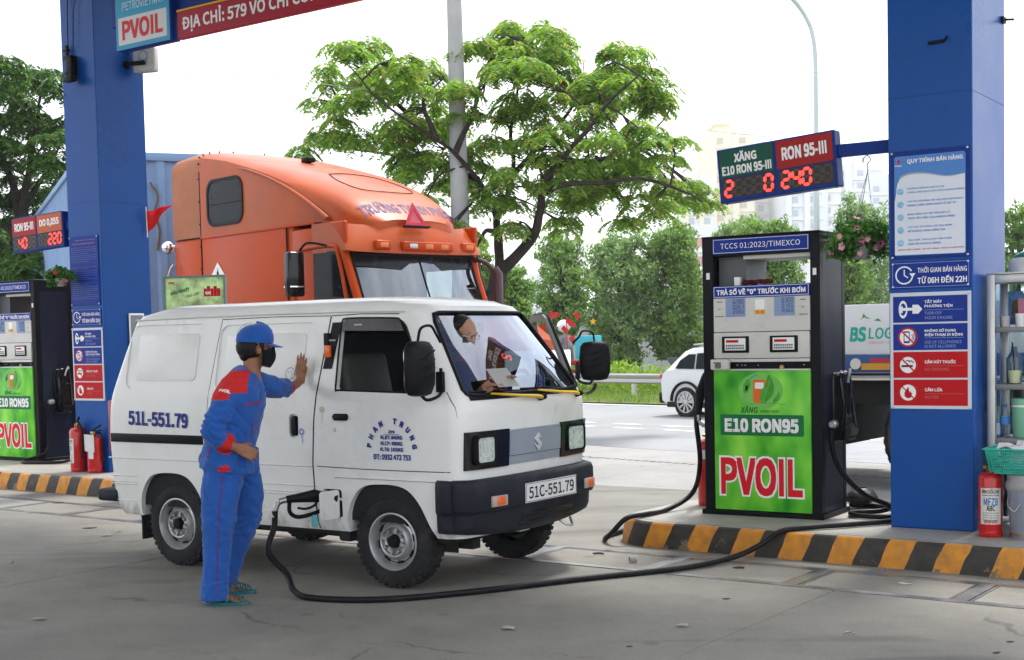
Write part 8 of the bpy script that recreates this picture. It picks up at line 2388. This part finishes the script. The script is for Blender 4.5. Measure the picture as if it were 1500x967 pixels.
# middle shelf: drink with straw, bottle, bags
t = kput('iced_drink', 'clear plastic cup of pale green drink with a black straw', 'drink', [('cup', MB().lathe([(.036, 0), (.052, .17), (.05, .17), (.034, .004)], 22, Matrix.Translation((.145, .11, .947))), glass('clear_cup', (.9, .92, .92), .8)), ('juice', MB().lathe([(.0001, .004), (.034, .004), (.044, .085), (.0001, .085)], 22, Matrix.Translation((.145, .11, .947))), mat('juice_green', (.62, .66, .38), .4)), ('straw', MB().tube([(.15, .115, .955), (.135, .10, 1.215)], .0045, 6), M_black)])
kput('food_pack', 'white food pack with red cap on the middle cabinet shelf', 'package', [('pack', MB().box(.27, .10, .95, .40, .20, 1.15, bev=.03, seg=3), mat('pack_white', (.6, .6, .58), .5)), ('cap', MB().lathe([(.03, 0), (.03, .04), (.0001, .042)], 14, Matrix.Translation((.33, .15, 1.16))), M_red), ('picture', MB().lathe([(.045, .002), (.0001, .003)], 18, face_m(.335, .098, 1.07)), mat('food_brown', (.25, .1, .04), .5, var=.6, vs=40))])
kput('plastic_bag', 'grey crumpled plastic bag on the middle cabinet shelf', 'bag', [('bag', MB().ball((.28, .12, .985), .055, 8, sc=(1.4, .8, .7)), mat('bag_grey', (.35, .36, .42), .35, bump=1.0, bs=30))])
kput('blue_bottle', 'dim blue bottle at the back of the middle cabinet shelf', 'bottle', [('bottle', MB().lathe([(.05, 0), (.05, .16), (.02, .21), (.02, .24), (.0001, .24)], 16, Matrix.Translation((.11, .25, .946))), mat('bottle_smoke_blue', (.12, .2, .33), .3))])
# lower shelf: water bottle, green jug
kput('water_bottle', 'clear water bottle with blue label left of the green jug', 'bottle', [('bottle', MB().lathe([(.03, 0), (.033, .01), (.030, .05), (.033, .09), (.033, .14), (.012, .185), (.012, .20)], 18, Matrix.Translation((.09, .09, .597))), glass('pet_plastic', (.82, .88, .95), 1.0)), ('label', MB().lathe([(.0335, .085), (.0335, .135)], 18, Matrix.Translation((.09, .09, .597))), mat('water_label_blue', (.05, .2, .55), .4)), ('cap', MB().lathe([(.014, .195), (.014, .215), (.0001, .215)], 12, Matrix.Translation((.09, .09, .597))), M_ptxt)])
M_jug = mat('jug_green', (.20, .46, .30), .4, var=.05)
kput('water_jug', 'pale green plastic jug with lid and handle on the lower cabinet shelf', 'jug', [('jug', MB().lathe([(.062, 0), (.068, .01), (.075, .22), (.0001, .22)], 26, Matrix.Translation((.205, .10, .597))), M_jug), ('lid', MB().lathe([(.078, .22), (.078, .25), (.07, .255), (.0001, .255)], 26, Matrix.Translation((.205, .10, .597))), M_jug), ('band', MB().lathe([(.0765, .20), (.0765, .212)], 26, Matrix.Translation((.205, .10, .597))), M_white), ('handle', MB().tube(bez([(.255, .04, .79), (.29, .015, .77), (.285, .015, .68), (.248, .04, .65)], 5), .009, 8), M_jug)])
kput('yellow_cap_bottle', 'bottle with an orange cap behind the green jug', 'bottle', [('bottle', MB().lathe([(.04, 0), (.04, .2), (.018, .25), (.0001, .25)], 14, Matrix.Translation((.26, .26, .597))), glass('pet_plastic', (.82, .88, .95), 1.0)), ('cap', MB().lathe([(.022, .25), (.022, .29), (.0001, .29)], 12, Matrix.Translation((.26, .26, .597))), M_yel)])
kput('detergent_bottle', 'blue and white bottle inside the cabinet base', 'bottle', [('bottle', MB().box(.10, .1, .252, .19, .18, .50, bev=.02, seg=3), mat('bottle_white_blue', (.35, .5, .75), .4, var=.6, vs=7))])
# helmet on top
hm_ = thing('crash_helmet', 'green and white open face helmet resting on top of the cabinet', 'helmet', (KM @ Vector((.235, .17, CH + .012))), KA + 8)
mb = MB(); n = 28; rings = []
for k in range(9):
    a = R_(90 * k / 8); rings.append([Vector((.135 * math.cos(a) * math.cos(t) if True else 0, .115 * math.cos(a) * math.sin(t), .03 + .115 * math.sin(a))) for t in [2 * math.pi * i / n for i in range(n)]])
mb.loft(rings[2:-1] + [[Vector((0.002 * math.cos(i), .002 * math.sin(i), .145)) for i in range(n)]], caps=False); mb.obj('shell', mat('helmet_green', (.01, .09, .06), .2, coat=.7), hm_, smooth=80)
mb = MB(); mb.loft([[Vector((.140 * math.cos(t), .120 * math.sin(t), z)) for t in [2 * math.pi * i / n for i in range(n)]] for z in (.0, .03)] + [[p * 1.03 for p in rings[1]], [p * 1.012 for p in rings[2]], [p * 1.004 for p in rings[3]]], caps=False); mb.obj('lower_band', mat('helmet_white', (.5, .51, .52), .3, coat=.5), hm_, smooth=80)
mb = MB()
for dx in (-.018, .018): mb.tube([Vector((dx + .0, -.1165 * math.cos(a), .03 + .1165 * math.sin(a))) for a in [R_(15 + 150 * k / 14) for k in range(15)]], (.007, .002), 6)
mb.obj('stripe', mat('stripe_gold', (.5, .45, .25), .35), hm_, smooth=60)
MB().ball((-.02, -.12, .055), .008, 6).obj('rivet', M_black, hm_)
fr = thing('picture_frame', 'grey framed panel standing behind the helmet at the right edge', 'frame', KM @ Vector((.36, .30, CH + .012)), KA)
MB().frame([(0, 0), (.4, 0), (.4, .30), (0, .30)], [(.035, .035), (.365, .035), (.365, .265), (.035, .265)], 0, .03, face_m()).obj('frame', mat('frame_grey', (.12, .13, .15), .4), fr)
MB().box(.035, -.012, .035, .365, -.006, .265).obj('pane', glass('cabinet_glass'), fr, smooth=0)
# bucket, basket, papers
Bk = Vector((3.20, 8.36, .18))
bk = thing('paint_bucket', 'grey lidded paint bucket with wire handle below the turquoise basket', 'bucket', Bk, 0)
MB().lathe([(.105, 0), (.108, .01), (.128, .30), (.128, .32)], 32).obj('bucket', mat('bucket_grey', (.26, .29, .36), .35, metal=.3, var=.08), bk, smooth=50)
MB().lathe([(.129, .30), (.136, .31), (.136, .35), (.128, .36), (.128, .40), (.10, .41), (.0001, .41)], 32).obj('lid', mat('lid_grey', (.30, .30, .30), .45), bk, smooth=40)
MB().lathe([(.111, .022), (.112, .036)], 32).obj('gold_line', M_brass, bk)
MB().tube(bez([(-.13, -.02, .29), (-.15, -.05, .22), (-.12, -.08, .18), (-.09, -.09, .22)], 5), .003, 6).obj('wire_handle', M_steel, bk)
bt = thing('plastic_basket', 'turquoise perforated plastic basket on top of the bucket', 'basket', Bk + Vector((.01, -.0, .412)), KA)
M_tur = mat('turquoise_basket', (.04, .42, .32), .4, var=.05)
bw, bd_, bh = .42, .28, .15
mb = MB()
def wall_grid(P0, ux, L_, tap):
    """perforated wall: vertical ribs and horizontal bars"""
    ux = Vector(ux); nrm = Vector((ux.y, -ux.x, 0)); P0 = Vector(P0)
    n = int(L_ / .013)
    for k in range(n + 1):
        s = k / n; a = P0 + ux * (L_ * (.07 + s * .86)); c = P0 + ux * (L_ * s) + nrm * .03 + Vector((0, 0, bh))
        mb.tube([a, c], .0028, 4, caps=False)
    for z in [i * .016 for i in range(10)]:
        t_ = z / bh; mb.tube([P0 + ux * L_ * (.07 - .07 * t_) + nrm * .03 * t_ + Vector((0, 0, z)), P0 + ux * L_ * (.93 + .07 * t_) + nrm * .03 * t_ + Vector((0, 0, z))], .0028, 4, caps=False)
wall_grid((-bw / 2, -bd_ / 2, 0), (1, 0, 0), bw, 0); wall_grid((bw / 2, -bd_ / 2, 0), (0, 1, 0), bd_, 0); wall_grid((bw / 2, bd_ / 2, 0), (-1, 0, 0), bw, 0); wall_grid((-bw / 2, bd_ / 2, 0), (0, -1, 0), bd_, 0)
mb.box(-bw / 2 + .02, -bd_ / 2 + .02, 0, bw / 2 - .02, bd_ / 2 - .02, .004)
mb.obj('lattice', M_tur, bt, smooth=0)
q = [(-bw / 2 - .03, -bd_ / 2 - .03, bh), (bw / 2 + .03, -bd_ / 2 - .03, bh), (bw / 2 + .03, bd_ / 2 + .03, bh), (-bw / 2 - .03, bd_ / 2 + .03, bh), (-bw / 2 - .03, -bd_ / 2 - .03, bh)]
MB().tube(q, (.010, .006), 6).obj('rim', M_tur, bt)
pp_ = thing('paper_pile', 'crumpled white papers heaped in the turquoise basket', 'papers', Bk + Vector((.01, 0, .53)), KA)
rp2 = random.Random(4)
for k in range(9):
    vs = []; s = rp2.uniform(.09, .15)
    M_ = Matrix.Translation((rp2.uniform(-.10, .13), rp2.uniform(-.08, .08), rp2.uniform(0.0, .07))) @ Matrix.Rotation(rp2.uniform(0, 6), 4, 'Z') @ Matrix.Rotation(rp2.uniform(-.9, .9), 4, 'X') @ Matrix.Rotation(rp2.uniform(-.6, .6), 4, 'Y')
    g = [M_ @ Vector((s * (i / 3 - .5), s * 1.3 * (j / 3 - .5), .02 * rp2.uniform(-1, 1))) for j in range(4) for i in range(4)]
    MB().add(g, [(j * 4 + i, j * 4 + i + 1, j * 4 + i + 5, j * 4 + i + 4) for j in range(3) for i in range(3)]).obj('paper', mat('heap_paper', (.62, .62, .64), .6, var=.06), pp_, smooth=0)
# ---------------------------------------------------------------- fixtures on the left column, banner, pennant
LM = Matrix.Translation((CL[0], CL[1], 0)) @ Matrix.Rotation(R_(CLA), 4, 'Z')
cc = thing('cable_bracket', 'black cable bracket with drooping wires high on the left column', 'bracket', LM @ Vector((.16, -.002, 4.5)), CLA)
b = MB(); b.box(-.03, -.08, -.02, .10, 0, .02, bev=.004); b.box(.03, -.10, -.22, .13, -.02, -.02, bev=.01); b.box(-.08, -.05, .08, .02, -.02, .10, bev=.003); b.box(-.03, -.05, .0, .0, -.02, .14, bev=.003); b.box(.02, -.13, -.26, .16, -.05, -.20, bev=.01); b.obj('bracket', M_black, cc)
b = MB(); b.tube(bez([(.0, -.03, .12), (.01, -.03, .5), (.02, -.02, .65)], 5), .006, 6); b.tube(bez([(.1, -.04, .1), (.12, -.03, .5), (.2, -.02, .65)], 5), .004, 6); b.tube(bez([(.05, -.1, -.15), (-.02, -.11, -.22), (-.03, -.1, -.32), (.02, -.09, -.40)], 5), .004, 6); b.obj('wire', M_black, cc)
fl = thing('flood_light', 'white square floodlight hanging below the canopy fascia', 'floodlight', LM @ Vector((.62, .42, 4.36)), CLA + 20)
b = MB(); b.box(0, 0, 0, .26, .10, .26, bev=.025, seg=3); b.obj('housing', mat('flood_cream', (.6, .58, .54), .45), fl)
b = MB(); ringf(b, .13, .17, .045, .053, face_m(0, -.001, 0)); ringf(b, .13, .17, .065, .07, face_m(0, -.001, 0), a0=200, a1=330); b.obj('ring_mark', M_ptxt, fl, smooth=0)
b = MB(); b.box(-.08, -.05, .07, .16, .0, .11, bev=.006); b.box(-.10, -.02, .05, -.04, .03, .13, bev=.006); b.obj('bracket', M_black, fl)
b = MB(); 
pn = thing('red_pennant', 'small red triangular pennant flying right of the left column', 'pennant', LM @ Vector((.552, .35, 2.85)), CLA)
A = LM.inverted() @ pix(214, 310, 14.5); B_ = LM.inverted() @ pix(252, 300, 14.5); C_ = LM.inverted() @ pix(216, 341, 14.5); o0 = LM.inverted() @ pn.location
vs = []; fs = []
for i in range(9):
    t = i / 8
    for j, (P, Q) in enumerate(((A, B_), (C_, B_))):
        p = P.lerp(Q, t) - o0; p.y += .025 * math.sin(t * 7); vs.append(p)
for i in range(8): fs.append((2 * i, 2 * i + 2, 2 * i + 3, 2 * i + 1))
o = MB().add(vs, fs).obj('cloth', mat('pennant_red', (.68, .01, .015), .6), pn); sm = o.modifiers.new('s', 'SOLIDIFY'); sm.thickness = .003
MB().tube([vs[0] + Vector((0, 0, .05)), vs[1] - Vector((0, 0, .05))], .006, 6).obj('staff', M_alu, pn)
bb = thing('banner_board', 'framed green advertising board standing between the left column and the van', 'board', (-3.46, 13.6, 0), -14)
MB().frame([(0, 0), (.68, 0), (.68, .98), (0, .98)], [(.02, .02), (.66, .02), (.66, .96), (.02, .96)], 0, .03, face_m(0, 0, 1.20)).obj('frame', mat('board_frame', (.13, .2, .2), .4), bb)
bd = MB().box(.02, -.018, 1.22, .66, -.010, 2.16).obj('print', mat('board_print', (.45, .62, .28), .4, var=.75, vs=5), bb, smooth=0)
for x in (.0, .66): MB().box(x, -.03, 0, x + .02, 0, 1.2).obj('leg', M_alu, bb)
Mq = face_m(0, -.0185, 0)
b = MB()
for k in range(5): b.box(.44 + k * .036, 1.97, 0, .474 + k * .036, 2.06 + .012 * ((k % 2) * 2 - 1), .001, M=Mq)
b.obj('red_can', M_red, bd, smooth=0)
text('MAX', .06, .03, M_wtext, bd, Mq @ Matrix.Translation((.46, 1.99, .002)), .03); text('PVOIL', .07, .025, M_red, bd, Mq @ Matrix.Translation((.06, 2.10, .001)), .03)
text('DẦU NHỚT', .22, .04, M_dkg, bd, Mq @ Matrix.Translation((.08, 1.99, .001)) @ Matrix.Rotation(R_(12), 4, 'Z'), .03, shear=.3)
text('CAO CẤP', .16, .03, M_dkg, bd, Mq @ Matrix.Translation((.24, 1.96, .001)) @ Matrix.Rotation(R_(12), 4, 'Z'), .01, shear=.3)
wf = thing('window_sign', 'small white framed sign on the right face of the left column', 'sign', LM @ Vector((.552, .30, 1.22)), CLA)
MB().box(0, 0, 0, .015, .2, .62, bev=.003).obj('frame', M_alu, wf); MB().box(.014, .02, .02, .018, .18, .60).obj('pane', mat('grey_pane', (.2, .22, .25), .3), wf, smooth=0)
b = MB(); b.box(0, -.02, 0, .10, -.001, .02, bev=.004); b.tube([(.1, -.01, .01), (.13, -.04, .03)], .008, 6)
o = b.obj('hook_fixture', M_black, None); o.location = Matrix.Translation((CR[0], CR[1], 0)) @ Matrix.Rotation(R_(CRA), 4, 'Z') @ Vector((.27, 0, 3.32)); o.rotation_euler = (0, 0, R_(CRA)); tag(o, 'small dark bolt fixture high on the front of the right column', 'fixture')
b = MB(); b.box(0, -.02, 0, .02, .06, .04, bev=.004); b.tube([(.02, .02, .02), (.07, .05, .02)], .008, 6)
o = b.obj('hook_fixture', M_black, None); o.location = Matrix.Translation((CR[0], CR[1], 0)) @ Matrix.Rotation(R_(CRA), 4, 'Z') @ Vector((.545, .72, 3.55)); o.rotation_euler = (0, 0, R_(CRA)); tag(o, 'small dark fixture on the far edge of the right column side', 'fixture')
# dusty black rag heap by the column foot, on the coiled hose
b = MB(); P = pix(1283, 738, 9.75)
vs = []
for j in range(9):
    for i in range(12):
        a = 2 * math.pi * i / 12; r = .13 * math.sin(math.pi * (j + .3) / 9.6)
        q = Vector((r * math.cos(a), r * .8 * math.sin(a), .15 * j / 8)); q += Vector((noise.noise(q * 20), noise.noise(q * 20 + Vector((3, 0, 0))), 0)) * .03; vs.append(q)
b.add(vs, [(j * 12 + i, j * 12 + (i + 1) % 12, (j + 1) * 12 + (i + 1) % 12, (j + 1) * 12 + i) for j in range(8) for i in range(12)])
o = b.obj('sack', mat('black_sack', (.02, .02, .02), .4, bump=.6, bs=25), None, smooth=30); o.location = (2.56, 9.95, .182); tag(o, 'crumpled black sack on the island beside the coiled hose', 'sack')
# ---------------------------------------------------------------- litter
M_paper2 = mat('trodden_paper', (0.30, 0.30, 0.28), 0.8, var=.2, vs=20)
def litter(px, py, s, kind, label, name='litter', m_=M_paper2, rz=0):
    s *= .75
    r = SURVEY @ Vector(((px - 750) / 1980, -(py - 596) / 1980, -1)); p = Vector((0, 0, 1.5)) + r * ((.001 - 1.5) / r.z)
    b = MB()
    if kind == 'scrap':
        g = [Vector((s * (i / 2 - .5), s * .7 * (j / 2 - .5), .004 + .012 * rp2.random())) for j in range(3) for i in range(3)]
        b.add(g, [(j * 3 + i, j * 3 + i + 1, j * 3 + i + 4, j * 3 + i + 3) for j in range(2) for i in range(2)])
    elif kind == 'cup': b.lathe([(.018, 0), (.022, .05), (.02, .05), (.016, 0)], 12, Matrix.Translation((0, 0, .022)) @ Matrix.Rotation(R_(90), 4, 'Y'))
    elif kind == 'loop':
        b.tube(bez([(-s / 2, .01, .005), (0, .03, .006), (s / 2, .012, .005), (s * .45, -.01, .005), (0, -.012, .005), (-s * .4, -.018, .006)], 4), .0035, 5)
    elif kind == 'leaf':
        b.prism([(-s / 2, 0), (0, -s * .16), (s / 2, 0), (0, s * .2)], .002, .006)
    o = b.obj(name, m_, None, smooth=0); o.location = p; o.rotation_euler = (0, 0, R_(rz)); tag(o, label, 'litter', 'litter scattered on the forecourt'); return o
M_lf = mat('dry_leaf', (.06, .045, .03), .9)
litter(85, 737, .14, 'leaf', 'dry dark leaf near the left kerb', 'dry_leaf', M_lf, 20); litter(131, 774, .16, 'leaf', 'dark leaf on the ground behind the van wheel', 'dry_leaf', M_lf, 10); litter(157, 785, .10, 'scrap', 'white scrap left of the rear wheel', 'paper_scrap', M_paper2); litter(174, 779, .07, 'scrap', 'small white scrap nearest the rear mud flap', 'paper_scrap', M_paper2)
litter(16, 825, .06, 'scrap', 'pale scrap at the far left of the forecourt', 'paper_scrap', M_paper2); litter(58, 908, .09, 'scrap', 'pale crumpled scrap lower left on the forecourt', 'paper_scrap', M_paper2); litter(745, 922, .08, 'scrap', 'white scrap at the bottom centre of the forecourt', 'paper_scrap', M_paper2); litter(1000, 918, .07, 'scrap', 'white scrap at the bottom right of centre', 'paper_scrap', M_paper2)
litter(876, 812, .10, 'loop', 'bent black wire on the trench cover', 'wire_scrap', M_black, -10); litter(922, 824, .06, 'cup', 'small pale tube lying on the trench cover', 'paper_tube', M_paper2, 10); litter(1082, 833, .09, 'loop', 'bent wire beyond the hose near the kerb', 'wire_scrap', M_black, 10); litter(1325, 856, .10, 'loop', 'foil and wire scrap in front of the striped kerb', 'wire_scrap', M_steel, 0)
litter(1064, 878, .06, 'leaf', 'small dark leaf on the right forecourt', 'dry_leaf', M_lf); litter(1480, 941, .05, 'leaf', 'dark leaf at the lower right edge', 'dry_leaf', M_lf); litter(1460, 957, .06, 'leaf', 'dark leaf at the lower right corner', 'dry_leaf', M_lf, 20); litter(1245, 929, .06, 'loop', 'thin bent wire on the open forecourt', 'wire_scrap', M_steel, 30); litter(922, 948, .04, 'leaf', 'tiny dark crumb at the bottom of the forecourt', 'dry_leaf', M_lf)

# ---------------------------------------------------------------- the air
hz = bpy.data.materials.new('haze_air'); hz.use_nodes = True
N = hz.node_tree.nodes; N.clear()
ho = N.new('ShaderNodeOutputMaterial'); hv = N.new('ShaderNodeVolumePrincipled')
hv.inputs['Color'].default_value = (0.95, 0.97, 1.0, 1); hv.inputs['Density'].default_value = 0.00055
hz.node_tree.links.new(hv.outputs[0], ho.inputs['Volume'])
hb = MB().box(-1000, -300, -1.6, 1000, 1000, 75).obj('haze', hz, smooth=0, fix=True); hb['kind'] = 'stuff'
